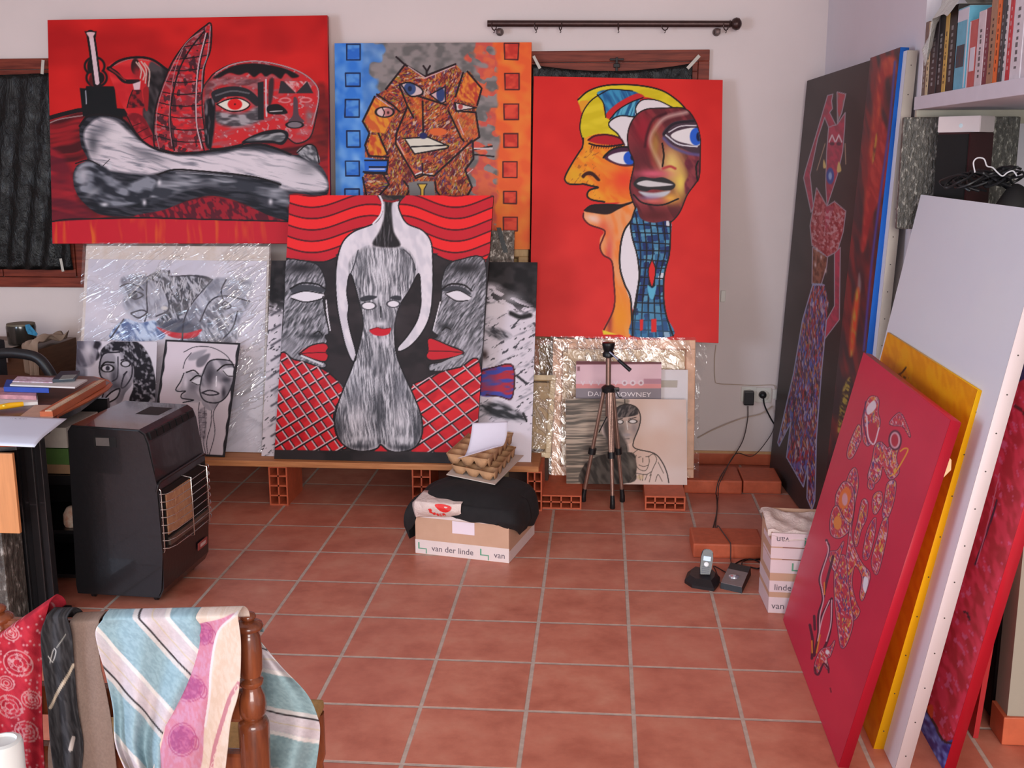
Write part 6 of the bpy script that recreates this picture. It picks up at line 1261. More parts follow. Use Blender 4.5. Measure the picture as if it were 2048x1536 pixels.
pile('file_box', -2.1, -1.815, -.07, .2, .54, .62, mat('pale_file', (176, 166, 156), .7), 'pale grey file box, topmost of the stack beside the gas heater', 'box')
pile('green_book', -2.1, -1.812, -.075, .2, .475, .538, mat('green_cover', (66, 96, 44), .6), 'green book under the pale file box beside the heater', 'book')
pile('brown_book', -2.1, -1.812, -.07, .2, .437, .474, mat('tan_cover', (140, 108, 80), .6), 'tan book at the bottom of the stack beside the heater', 'book')
b = B(); lathe(b, (-1.84, -.03, .216), [(0, .03), (.01, .035), (.05, .034), (.075, .02), (.08, .01)], 16); tag(finish('paint_jar', b, mat('red_white_jar', (190, 120, 90), .5, .4, 30, c2=(214, 206, 190)), smooth=True, loc=(-1.84, -.03, .216)), 'small pale jar with red drips on the low black shelf', 'jar')
# things on the desktop
def flat(name, px, z, th, m, label, cat, par=None, group=None):
    P = [onZ(*p, z) for p in px]; b = B(); v0 = [b.verts.new(tuple(p)) for p in P]; v1 = [b.verts.new(tuple(p + np.array([0, 0, th]))) for p in P]; n = len(P)
    b.faces.new(v0[::-1]); b.faces.new(v1)
    for i in range(n): b.faces.new((v0[i], v0[(i + 1) % n], v1[(i + 1) % n], v1[i]))
    o = finish(name, b, m, par, loc=None if par else tuple(np.mean(P, 0)))
    if par is None: tag(o, label, cat, group)
    return o
b = B(); P0, P1 = onZ(106, 835, ZD + .001), onZ(212, 772, ZD + .001); dd = (P1 - P0) / np.linalg.norm(P1 - P0); nn_ = np.array([-dd[1], dd[0], 0]) * .045
hexa(b, [P0, P1, P1 + nn_, P0 + nn_] + [p + np.array([0, 0, .022]) for p in (P0, P1, P1 + nn_, P0 + nn_)]); pb = finish('drawing_board', b, DE, loc=tuple((P0 + P1) / 2)); tag(pb, 'narrow reddish wooden board along the desk edge', 'board')
b = B(); q0, q1 = P0 + nn_ * .08 + np.array([0, 0, .0225]), P1 + nn_ * .08 + np.array([0, 0, .0225]); hexa(b, [q0, q1, q1 + nn_ * .5, q0 + nn_ * .5] + [p + np.array([0, 0, .003]) for p in (q0, q1, q1 + nn_ * .5, q0 + nn_ * .5)]); ru = finish('wooden_ruler', b, mat('ruler_wood', (196, 168, 140), .5, .08), loc=tuple(q0)); tag(ru, 'pale wooden ruler with dark marks on the reddish board', 'ruler')
b = B()
for k in range(30):
    c = q0 + (q1 - q0) * (.03 + k * .032) + np.array([0, 0, .0032]); l_ = nn_ * (.10 if k % 5 else .22); w_ = dd * .0012; hexa(b, [c - w_, c + w_, c + w_ + l_, c - w_ + l_] + [p + np.array([0, 0, .0004]) for p in (c - w_, c + w_, c + w_ + l_, c - w_ + l_)])
finish('graduation', b, LETG, ru)
flat('white_magazine', [(-20, 815), (76, 810), (76, 797), (-20, 800)], ZD + .001, .012, mat('mag_white', (196, 190, 186), .5), 'white bottom magazine in the stack on the desk', 'magazine')
flat('magazine', [(-20, 797), (73, 800), (74, 783), (-20, 783)], ZD + .014, .016, mat('mag_pink', (170, 120, 126), .5, .3, 30), 'pinkish magazine in the middle of the desk stack', 'magazine')
flat('blue_book', [(8, 783), (98, 786), (104, 772), (14, 768)], ZD + .032, .018, mat('blue_spine', (40, 66, 146), .4, .1), 'blue book lying in the stack on the desk', 'book')
flat('notebook', [(20, 772), (150, 777), (175, 762), (40, 756)], ZD + .052, .006, mat('pale_pages', (190, 184, 182), .5, .05), 'pale open notebook on the blue book', 'notebook')
flat('printed_leaflet', [(25, 764), (105, 766), (112, 757), (35, 754)], ZD + .059, .003, mat('leaflet_pink', (160, 110, 130), .5, .35, 60, c2=(206, 196, 206)), 'pink and white leaflet on the pale notebook', 'leaflet')
cal = flat('pocket_calculator', [(105, 765), (150, 762), (160, 747), (122, 748)], ZD + .059, .012, mat('calc_dark', (34, 46, 58), .4), 'dark pocket calculator on the pale notebook', 'calculator')
flat('keys_plate', [(118, 760), (146, 758), (154, 750), (126, 751)], ZD + .0712, .002, mat('calc_keys', (120, 126, 124), .5, .3, 200), '', '', par=cal)
kn = empty('cutter_knife', tuple(onZ(20, 812, ZD + .012)), 'yellow cutter knife on the white magazine', 'knife')
b = B(); tube(b, [onZ(-10, 816, ZD + .021), onZ(20, 811, ZD + .022), onZ(46, 808, ZD + .021)], [.010, .011, .009], 10); finish('handle', b, mat('yellow_plastic', (224, 160, 24), .4, .06), kn, smooth=True)
b = B(); c = onZ(8, 812, ZD + .035); lathe(b, c, [(0, .006), (.004, .005)], 12); finish('slider', b, mat('yellow_light', (232, 200, 90), .4), kn, smooth=True)
flat('brown_folder', [(30, 842), (105, 838), (122, 812), (70, 812)], ZD + .001, .004, mat('folder_beige', (176, 140, 120), .6, .1), 'beige folder between the reddish board and the white sheet', 'folder')
def paper2(a, c):
    P = [onZ(x, y, ZD + .006) for x, y in ((-60, 832), (85, 824), (134, 836), (68, 880), (-40, 880))]
    A_, B_, C_, D_ = P[0], P[2], onZ(72, 884, ZD + .006), onZ(-60, 884, ZD + .006)
    p = (A_ * (1 - a) + B_ * a) * (1 - c) + (D_ * (1 - a) + C_ * a) * c
    if c > .75: p = p + np.array([0, -.012, -.012]) * ((c - .75) / .25) ** 2
    return p + np.array([0, 0, .003 * math.sin(a * 4)])
b = B(); sheet(b, paper2, 16, 16); o = finish('paper_sheet', b, mat('bluish_paper', (200, 204, 226), .6, .01), smooth=True, loc=tuple(paper2(.5, .5))); solidify(o, .0008); tag(o, 'bluish white sheet with a pencil note hanging over the desk edge', 'paper')
b = B(); r_ = random.Random(4); c = onZ(22, 838, ZD + .011)
for i in range(14):
    p = c + np.array([i * .0042, .003 * math.sin(i * 2.2), .0015]); q_ = p + np.array([r_.uniform(.001, .004), r_.uniform(-.007, .007), 0]); tube(b, [p, q_], .0005, 4)
finish('pencil_note', b, LETG, o)
# cabinet behind the desk, with cloths and jar, and the arm of an office chair
CABW = mat('brown_cabinet', (96, 66, 46), .5, .2, 8, stretch=(1, 1, 10)); JY = 1.32
cb = empty('wooden_cabinet', (-2.9, 1.45, 0), 'low brown cabinet in the corner below the left window', 'cabinet')
zc_ = onY(60, 700, 1.22)[2]
b = B(); bx(b, (-3.3, 1.22, 0), (-2.585, 1.62, zc_), .004); finish('carcass', b, CABW, cb); b = B(); bx(b, (-3.0, 1.205, .12), (-2.62, 1.219, zc_ - .03), .003); dr = finish('door', b, CABW, cb); b = B(); lathe(b, (-2.66, 1.205, .4), [(0, .008), (-.01, .008), (-.014, .014), (-.024, .013)], 14, axis=(0, 1, 0)); finish('knob', b, IRON, dr, smooth=True)
wv4 = wobble(31)
def rag(name, x0, x1, y0, y1, z0, m, label, drop, seed, amp=.012):
    w4 = wobble(seed)
    def fn(a, c):
        x = x0 + (x1 - x0) * a; y = y1 + (y0 - y1) * min(1, c / .55); z = z0 + .006 + amp * (1 + w4((a * 9, c * 9, 0)))
        if c > .55: k = (c - .55) / .45; z -= drop * k * (0.55 + .45 * a); y = y0 - .012 - .008 * math.sin(a * 20) * k
        return (x + .01 * w4((a * 3, c * 5, 4)), y, z)
    b = B(); sheet(b, fn, 40, 40); o = finish(name, b, m, smooth=True, loc=(x0, y0, z0)); solidify(o, .003); tag(o, label, 'cloth')
rag('white_cloth', -2.98, -2.73, 1.205, 1.42, zc_, mat('greyish_cloth', (178, 168, 158), .9, .05), 'whitish cloth under the dark jar on the brown cabinet', .07, 3, .004)
rag('beige_cloth', -2.655, -2.57, 1.20, 1.5, zc_ + .004, mat('beige_rag', (158, 138, 122), .9, .08), 'crumpled beige cloth hanging over the brown cabinet edge', .24, 8, .03)
jc = Vector(onY(44, 676, 1.33)); jar = empty('candle_jar', jc, 'dark round jar with a blue and white wrapper on the whitish cloth', 'jar')
b = B(); lathe(b, (jc.x, 1.33, zc_ + .014), [(0, .062), (.004, .068), (.055, .070), (.085, .072), (.095, .070)], 24); finish('jar_body', b, mat('dark_glass', (40, 36, 32), .2, .1, coat=.4), jar, smooth=True); b = B(); lathe(b, (jc.x, 1.33, zc_ + .1092), [(0, .068), (.008, .068)], 24); finish('jar_lid', b, mat('olive_lid', (100, 92, 76), .5), jar, smooth=True)
b = B(); P = [onY(x, y, 1.252) for x, y in ((50, 650), (58, 648), (75, 668), (72, 672), (56, 668), (52, 660))]; v0 = [b.verts.new(tuple(p)) for p in P]; v1 = [b.verts.new(tuple(p + np.array([0, .004, 0]))) for p in P]; b.faces.new(v0); b.faces.new(v1[::-1]); [b.faces.new((v0[i], v0[(i + 1) % 6], v1[(i + 1) % 6], v1[i])) for i in range(6)]; finish('wrapper', b, mat('blue_wrapper', (50, 116, 150), .3, .4, 60), jar)
oc = empty('office_chair', (-2.5, .75, 0), 'black office chair with a curved armrest behind the desk', 'chair')
Yc = .72; b = B(); tube(b, cr([onY(-30, 712, Yc), onY(10, 706, Yc), onY(45, 708, Yc), onY(75, 716, Yc), onY(95, 738, Yc), onY(108, 765, Yc), onY(112, 800, Yc)], 5), [.024] * 31, 12); finish('armrest', b, BLACKPL, oc, smooth=True)
a = onY(4, 685, Yc + .1); b = B(); bx(b, (a[0] - .35, Yc + .02, .52), (a[0] + .02, Yc + .10, a[2] + .02), .02); finish('backrest', b, mat('black_upholstery', (22, 22, 26), .9), oc)
a2 = onY(112, 800, Yc); b = B(); bx(b, (a2[0] - .5, Yc - .27, .42), (a2[0] - .01, Yc + .10, .50), .02); finish('seat', b, mat('black_upholstery', (22, 22, 26), .9), oc)
b = B(); tube(b, [a2 + np.array([0, 0, .01]), np.array([a2[0], Yc, .47])], .02, 10); finish('arm_support', b, BLACKPL, oc, smooth=True)
b = B(); cxs, cys = a2[0] - .25, Yc - .06; tube(b, [(cxs, cys, .42), (cxs, cys, .09)], .025, 12); finish('gas_column', b, BLACKPL, oc, smooth=True)
for k in range(5):
    an_ = 2 * math.pi * k / 5 + .3; b = B(); tube(b, [(cxs, cys, .1), (cxs + .21 * math.cos(an_), cys + .21 * math.sin(an_), .06)], [.022, .016], 10); lg = finish('leg', b, BLACKPL, oc, smooth=True)
    b = B(); lathe(b, (cxs + .21 * math.cos(an_) - .01, cys + .21 * math.sin(an_), .0255), [(0, .018), (.003, .025), (.017, .025), (.02, .018)], 14, axis=(1, 0, 0)); finish('caster', b, BLACKPL, lg, smooth=True)

# ------------------------------------------------------------------ ladder-back chair with cloths
CW = mat('turned_chair_wood', (120, 62, 34), .25, .3, 8, stretch=(6, 6, 1), c2=(74, 34, 20), coat=.5)
YK = -2.2; zt_ = .834
ch = empty('turned_wooden_chair', (-.64, -2.0, 0), 'dark turned wooden chair seen from behind, its back hung with cloths', 'chair')
XR = -.412; XL = -.875
k_ = 1.0 / 1217 
pf = [(-9, .003), (-8, .008), (-4, .0135), (1, .0155), (6, .0145), (10, .0105), (14, .020), (19, .026), (25, .028), (31, .026), (34, .017), (39, .017), (43, .019), (50, .021), (90, .023), (130, .0225), (145, .020), (148, .015), (152, .017), (157, .023), (165, .0235), (172, .018), (180, .019), (195, .024), (215, .0265), (235, .026), (250, .021), (252, .019), (256, .026), (264, .029), (272, .030), (330, .029)]
def post(X):
    b = B(); pr_ = [(-p[0] * k_ * .95, p[1] * .95) for p in pf] + [(-.43, .025), (-.60, .025), (-.833, .020)]
    lathe(b, (X, YK, .8335), pr_, 20); return b
finish('back_post', post(XR), CW, ch, smooth=True); finish('back_post', post(XL), CW, ch, smooth=True)
for z in (.785, .66, .54): b = B(); bx(b, (XL + .012, YK - .012, z - .03), (XR - .012, YK + .012, z + .03), .008); finish('back_slat', b, CW, ch)
b = B(); bx(b, (XL - .01, YK + .01, .43), (XR + .02, YK + .42, .455), .01); finish('seat', b, mat('rush_seat', (150, 116, 70), .8, .2, 60), ch)
for X in (XL, XR): b = B(); lathe(b, (X, YK + .40, .43), [(0, .022), (-.1, .022), (-.12, .016), (-.2, .021), (-.43, .015)], 16); finish('front_leg', b, CW, ch, smooth=True)
for z in (.15, .28): b = B(); tube(b, [(XL, YK, z), (XR, YK, z)], .011, 10); tube(b, [(XL, YK + .4, z), (XR, YK + .4, z)], .011, 10); finish('stretcher', b, CW, ch, smooth=True)
def draped(name, left, right, Yf, seed, paint, label, nfold=3, amp=.012, back=True, cat='cloth', rough=.85, nu=90, nv=150, topover=.03, toff=0):
    """cloth hanging over the top rail: left/right are px outlines of the visible flap (top to bottom) at depth Yf"""
    Lp = np.array(cr(PTS(left), 8)); Rp = np.array(cr(PTS(right), 8)); w5 = wobble(seed)
    def at(P, t): 
        x = t * (len(P) - 1); i = min(int(x), len(P) - 2); return P[i] * (1 - (x - i)) + P[i + 1] * (x - i)
    V = []; PXY = []
    for j in range(nv + 1):
        v = j / nv
        for i in range(nu + 1):
            a = i / nu; t = max(0, (v - .14) / .86); p = at(Lp, t) * (1 - a) + at(Rp, t) * a
            y = Yf + amp * math.sin(a * math.pi * 2 * nfold + 2.2 * w5((a * 2, t * 2, 0))) * (.25 + .75 * t) + amp * .6 * w5((a * 6, t * 5, 3))
            q = onY(p[0], p[1], y)
            if v < .14:
                k = 1 - v / .14; ang = k * math.pi; q = q + np.array([0, topover * (1 - math.cos(ang)) / 2 * 2.0, topover * .22 * math.sin(ang) - .05 * max(0, k - .5)]); p = p - np.array([0, 22 * k])
            elif t < .10: q = q
            V.append(q); PXY.append(p)
    V = np.array(V); PXY = np.array(PXY); A = Art(PXY[:, 0].copy(), PXY[:, 1].copy()); paint(A)
    q = np.array([[j * (nu + 1) + i, j * (nu + 1) + i + 1, (j + 1) * (nu + 1) + i + 1, (j + 1) * (nu + 1) + i] for j in range(nv) for i in range(nu)])
    C = np.ones((len(V), 4)); g_ = A.c.mean(1)[:, None]; C[:, :3] = np.clip(lin(np.clip(A.c * .86 + g_ * .14, 0, 1) * 255) * GAIN * .66, 0, .88)
    org = V.mean(0); me = bpy.data.meshes.new(name); me.vertices.add(len(V)); me.vertices.foreach_set('co', (V - org).ravel()); me.loops.add(q.size); me.loops.foreach_set('vertex_index', q.ravel().astype(np.int32))
    me.polygons.add(len(q)); me.polygons.foreach_set('loop_start', np.arange(0, q.size, 4, dtype=np.int32)); me.polygons.foreach_set('loop_total', np.full(len(q), 4, dtype=np.int32)); me.polygons.foreach_set('use_smooth', np.ones(len(q), bool)); me.update(calc_edges=True)
    at_ = me.color_attributes.new('paint', 'FLOAT_COLOR', 'POINT'); at_.data.foreach_set('color', C.ravel()); me.materials.append(mat_attr('cloth_paint', .9, .15, 500, .3))
    o = bpy.data.objects.new(name, me); COL.objects.link(o); o.location = org; solidify(o, .002, 0); tag(o, label, cat); return o
def p_bandana(A):
    A.tr(.33203, 0, 1180); A.lay(np.ones(A.x.size), A.tex((168, 22, 40), (196, 36, 52), 20, 12, 60, 300))
    r = np.random.RandomState(5)
    for k in range(150): x, y = r.uniform(-40, 300), r.uniform(60, 1080); A.ell(x, y, 7, 7, (206, 150, 150), a=.8)
    for (x, y, s) in ((110, 440, 90), (70, 260, 50), (60, 700, 80), (160, 850, 70), (40, 560, 50), (190, 660, 60)):
        A.ell(x, y, s, s * .8, (206, 150, 146), ring=7, a=.8, ang=30); A.ell(x, y, s * .7, s * .5, (206, 150, 146), ring=6, a=.7, ang=30); A.ell(x, y, s * .35, s * .25, (206, 150, 146), ring=6, a=.8, ang=30); A.lay((A.noise(5, 4, 30, int(x)) > .66) * (np.hypot(A.x - x * .332, A.y - 1180 - y * .332) < s * .3), (206, 150, 150), .7)
def p_black(A):
    A.tr(.33203, 0, 1180); A.lay(np.ones(A.x.size), A.tex((46, 44, 46), (66, 64, 66), 20, 4, 75, 310)); A.line("300,710 370,580 445,450", 18, (196, 176, 150)); A.line("395,265 345,345", 6, (150, 148, 140)); A.line("290,400 320,430 340,370 325,360 300,440", 6, (190, 186, 180)); A.line("425,960 440,890", 22, (190, 176, 166))
def p_brown(A): A.lay(np.ones(A.x.size), A.tex((132, 108, 96), (148, 122, 108), 2.4, 1.8, 20, 320, .1, .9))
def stripes(A, ang, off, period, bands, base, seed):
    a = math.radians(ang); s = ((A.x * math.cos(a) + A.y * math.sin(a)) + off + 3 * (vnoise(A.x / 40, A.y / 40, seed) - .5)) % period / period
    A.lay(np.ones(A.x.size), A.tex(base, tuple(min(255, c + 14) for c in base), 6, 3, ang + 90, seed))
    for lo, hi, col in bands: A.lay(np.clip(np.minimum(s - lo, hi - s) * period / 1.4 + .5, 0, 1), A.tex(col, tuple(min(255, c + 8) for c in col), 6, 3, ang + 90, seed + 1))
TB_ = [(.0, .07, (206, 200, 196)), (.07, .10, (60, 50, 52)), (.10, .40, (206, 192, 196)), (.235, .25, (206, 186, 150)), (.40, .47, (226, 216, 210)), ]
def p_towel(A): stripes(A, 138 - 180, 40, 118, TB_, (138, 170, 180), 330)
def p_towelb(A): stripes(A, 102, 30, 118, TB_, (136, 166, 170), 340)
def p_pink(A):
    A.tr(.33203, 0, 1180); A.lay(np.ones(A.x.size), A.tex((222, 196, 176), (228, 206, 190), 10, 4, 80, 350))
    bandp = "1170,215 1300,180 1420,150 1330,230 1290,330 1265,500 1255,640 1230,820 1190,1100 960,1100 985,880 1040,640 1080,480 1120,380 1190,290"
    m = A.fill(bandp, A.tex((206, 140, 170), (206, 124, 148), 8, 4, 80, 351)); 
    for (x, y, s, t) in ((1230, 260, 50, 60), (1140, 590, 85, 70), (1100, 900, 75, 85)):
        A.ell(x, y, s, t, A.tex((160, 60, 120), (190, 90, 140), 6, 4, 30, 352), a=.75, clip=m); A.ell(x, y, s * 1.1, t * 1.15, (176, 70, 120), ring=7, a=.7, clip=m); A.ell(x + s * 1.0, y + 20, 22, 40, (176, 70, 120), ring=6, a=.7); A.ell(x, y + 20, s * .6, t * .5, (170, 80, 130), ring=6, a=.7)
    A.line("1420,150 1330,230 1295,330 1270,500 1262,640 1235,820", 14, (226, 214, 216)); A.line("1440,560 1390,640 1340,790 1290,960 1270,1090", 26, (190, 110, 130), a=.8)
    for k in range(9): A.ell(1425 - 18 * k, 590 + 58 * k, 8, 20, (230, 200, 190), ang=25, ring=4)
draped('red_bandana', "-20,1290 -20,1400 -20,1560", "98,1209 86,1262 84,1350 85,1450 90,1560", -2.25, 3, p_bandana, 'red paisley bandana hanging at the left of the chair back', 1.2, .014)
draped('black_scarf', "92,1236 82,1270 86,1340 96,1420 100,1480 110,1560", "134,1236 143,1268 148,1330 155,1420 166,1490 160,1560", -2.262, 4, p_black, 'black garment with pale diagonal stripes between the bandana and the brown towel', 1.4, .012)
draped('brown_towel', "140,1246 142,1300 146,1380 100,1480 98,1560", "198,1244 200,1320 212,1380 224,1450 236,1560", -2.245, 5, p_brown, 'plain brown towel hanging on the chair back', .8, .006)
draped('striped_towel', "205,1240 191,1262 197,1300 214,1360 227,1420 232,1490 260,1560", "400,1236 404,1280 398,1340 372,1420 345,1490 330,1560", -2.262, 6, p_towel, 'light blue towel with cream diagonal stripes on the chair back', 2.2, .018)
draped('pink_scarf', "392,1236 402,1262 372,1330 345,1410 322,1480 300,1560", "476,1234 482,1290 478,1380 462,1440 455,1500 448,1560", -2.285, 7, p_pink, 'cream and pink patterned scarf beside the chair post', 1.3, .012)
draped('striped_towel', "476,1262 484,1300 490,1380 486,1460 480,1560", "506,1266 560,1330 612,1385 634,1430 640,1470 628,1560", -2.13, 8, p_towelb, 'light blue towel with pale stripes bulging out right behind the chair post', 1.5, .02)
b = B(); c = onY(4, 1480, -2.45); lathe(b, (c[0], -2.45, .45), [(0, .03), (c[2] - .46, .031), (c[2] - .452, .029), (c[2] - .45, .022), (c[2] - .455, .02)], 20); tag(finish('white_tube', b, mat('tube_white', (190, 190, 186), .5, .03), smooth=True, loc=(c[0], -2.45, .45)), 'white tube end at the lower left corner in front of the bandana', 'tube')
b = B(); bx(b, (-1.15, -2.52, .43), (-.72, -2.38, .4495), .003); st = finish('stool', b, CW, loc=(-.9, -2.45, 0))
tag(st, 'wooden stool under the white tube', 'stool')
for x in (-1.1, -.78):
    b = B(); bx(b, (x, -2.47, 0), (x + .03, -2.43, .43), .003); finish('leg', b, CW, st)
# ------------------------------------------------------------------ canvases leaning along the right wall
def nails(parent, BR, TR, N, U, n, m, off=.5, th=.03, r=.0022):
    BR = np.asarray(BR); TR = np.asarray(TR); u_ = U / np.linalg.norm(U)
    for k in range(n):
        c = BR + (TR - BR) * ((k + .5) / n) - N * th * off + u_ * .0002; b = B(); lathe(b, c, [(0, r), (.0008, r * .8)], 8, axis=tuple(u_)); finish('nail', b, m, parent)
NAIL = mat('nail_head', (60, 50, 46), .5)
# black dancer
BLk, BRk = np.array([1.108, 1.72, 0.001]), np.array([1.168, .62, .014]); TLk = np.array([1.203, 1.73, 1.985])
o_, fr = canvas('canvas_painting', 'tall black canvas with an angular pink dancer leaning in the right corner', 'painting', BLk, BRk, TLk, .035, .0042, art_dancer, (30, 30, 26), rough=.45)
# canvas with blue edge behind
BLd, BRd = np.array([1.153, .600, .001]), np.array([1.152, .15, .001]); TLd = BLd + np.array([.092, 0, 2.0])
o_, fr = canvas('canvas_painting', 'dark red and orange canvas with a bright blue side edge behind the dancer', 'painting', BLd, BRd, TLd, .031, .005, art_dark_colours, (36, 96, 180), rough=.4)
BLw, BRw = np.array([1.186, .600, .001]), np.array([1.186, .10, .001]); TLw = BLw + np.array([.070, 0, 1.985])
o_, fr = canvas('blank_canvas', 'unpainted canvas with nails along its edge behind the blue edged one', 'canvas', BLw, BRw, TLw, .036, .04, art_white, (190, 180, 168))
U = BRw - BLw; nails(o_, BRw, BRw + (TLw - BLw), fr[3], U, 20, NAIL, .5, .036)
# crimson panel (front)
o_, fr = canvas('canvas_painting', 'crimson canvas with a melting multicoloured figure, frontmost on the right', 'painting', (.872, -.232, .001), (.867, -1.205, .001), (1.094, -.232, .976), .028, .0028, art_melting, (160, 18, 38), rough=.4, spec=.4)
# yellow
yBR = np.array([.985, -1.10, .001]); yTR = np.array([1.184, -1.10, 1.033]); yTL = np.array([1.190, -.150, 1.033]); yBL = yBR + (yTL - yTR)
o_, fr = canvas('canvas_painting', 'amber yellow canvas with nailed edge directly behind the crimson one', 'painting', yBL, yBR, yTL, .028, .006, art_yellow, (226, 160, 18), rough=.4)
nails(o_, yBR, yTR, fr[3], yBR - yBL, 9, NAIL, .5, .028)
# big white: left edge at Y=-.1, right edge beyond the picture
wBL = np.array([1.016, -.10, .001]); wTL = np.array([1.282, -.10, 1.498]); wBR = np.array([1.013, -1.215, .001])
o_, fr = canvas('blank_canvas', 'large plain white canvas with a nailed edge leaning on the right', 'canvas', wBL, wBR, wTL, .038, .04, art_white, (206, 190, 190))
nails(o_, wBR, wBR + (wTL - wBL), fr[3], wBR - wBL, 15, NAIL, .5, .038)
# magenta and blue one behind it
mBR = np.array([1.147, -1.20, .001]); mTR = np.array([1.147 + .19 * 1.3, -1.20, 1.30]) ; mBL = np.array([1.147, -.35, .001]); mTL = mBL + (mTR - mBR)
o_, fr = canvas('canvas_painting', 'glossy magenta canvas with a blue bottom corner behind the white one', 'painting', mBL, mBR, mTL, .030, .005, art_magenta, (168, 18, 36), rough=.25, spec=.5)
# thin red stretcher in the gap
rb = onZ(1946, 1476, .001); rt = onY(1996, 1178, rb[1]); V = rt - rb; L = V * 1.0; b = B(); w_ = .014
P = [rb, rb + np.array([w_, 0, 0]), rb + np.array([w_, .5, 0]), rb + np.array([0, .5, 0])]; hexa(b, P + [p + V for p in P]); o = finish('red_canvas', b, [mat('dark_red_paint', (150, 26, 30), .5)], loc=tuple(rb)); tag(o, 'narrow dark red canvas edge standing in the gap before the pier', 'canvas')
b = B(); P2 = [p + V for p in P]; hexa(b, [p + V * .0 for p in P2] + [p + V * .16 for p in P2]); finish('bare_wood_end', b, mat('bare_wood', (190, 160, 136), .6), o)
# small wood wedge between crimson and yellow
c = onY(1893, 935, -1.16); b = B(); pw = [onY(x, y, -1.185) for x, y in ((1896, 912), (1903, 920), (1902, 940), (1884, 958), (1880, 950))]; v0 = [b.verts.new(tuple(p)) for p in pw]; v1 = [b.verts.new(tuple(p + np.array([0, .05, 0]))) for p in pw]; n = 5; b.faces.new(v0); b.faces.new(v1[::-1]); [b.faces.new((v0[i], v0[(i + 1) % n], v1[(i + 1) % n], v1[i])) for i in range(n)]
tag(finish('wood_wedge', b, mat('pale_wedge', (206, 176, 132), .6, .1), loc=tuple(pw[2])), 'pale wooden wedge between the crimson and yellow canvases', 'wedge')

# ------------------------------------------------------------------ alcove shelf, books and stored things
SHW = mat('shelf_white', (196, 192, 200), .55, .03); SHB = mat('shelf_cleat', (176, 168, 150), .6, .04)
sh = empty('wall_shelf', (1.45, -.8, 1.78), 'long white shelf board in the alcove carrying the row of books', 'shelf')
b = B(); bx(b, (1.28, -2.0, 1.782), (1.72, .058, 1.826), .002); finish('shelf_board', b, SHW, sh)
b = B(); bx(b, (1.285, .035, 1.735), (1.72, .0585, 1.781), .001); finish('cleat', b, SHB, sh)
lo = empty('wall_shelf', (1.45, -.5, 1.33), 'lower white shelf hidden behind the big white canvas', 'shelf')
b = B(); bx(b, (1.305, -.93, 1.335), (1.72, .058, 1.375), .002); finish('shelf_board', b, SHW, lo)
b = B(); bx(b, (1.31, .03, 1.0), (1.345, .058, 1.334), .002); bx(b, (1.68, -.9, 1.0), (1.715, -.87, 1.334), .002); finish('bracket', b, SHB, lo)
bk = [ # bottom-left px, bottom-right px, top py, colour, label
 (1833, 1841, 60, (50, 50, 100), 'narrow dark blue book, first at the shelf end', 'dark_blue_book'), (1841, 1849, 46, (110, 86, 76), 'brown mottled book second from the shelf end', 'book'), (1849, 1854.5, 46, (196, 176, 140), 'thin cream book between two dark ones near the shelf end', 'book'),
 (1854.5, 1869, 40, (52, 40, 44), 'dark book with pale spine lettering near the shelf end', 'book'), (1869, 1882, 30, (30, 26, 28), 'plain black book left of the thin gold one', 'book'), (1882, 1889, 30, (186, 150, 76), 'thin gold spined book between two black ones', 'book'), (1889, 1905, 14, (30, 24, 24), 'black book right of the thin gold one', 'book'),
 (1906, 1928, 18, (92, 160, 182), 'tall light blue illustrated book with a white top', 'book'), (1931, 1947, 42, (176, 80, 76), 'shorter red and white book beside the light blue one', 'book'), (1948, 1962, 24, (196, 180, 184), 'white book right of the short red and white one', 'book'), (1963, 1971, 18, (110, 40, 52), 'maroon book leaning before the patterned one', 'book'),
 (1972, 1984, -6, (150, 110, 84), 'patterned brown and grey book left of the orange one', 'book'), (1985, 1993, -40, (222, 100, 40), 'bright orange book standing above the shelf edge', 'book'), (1994, 2001, -10, (50, 46, 50), 'dark slim book right of the orange one', 'book'), (2001, 2010, -30, (206, 196, 196), 'slim white book left of the red one', 'book'), (2010, 2018, -30, (176, 44, 52), 'red book among the white ones', 'book'), (2019, 2040, -30, (200, 192, 196), 'wide white book with small dark marks on its spine', 'book'), (2041, 2070, -30, (190, 180, 184), 'white book at the right edge of the picture', 'book')]
rb_ = random.Random(11); zs = 1.8265
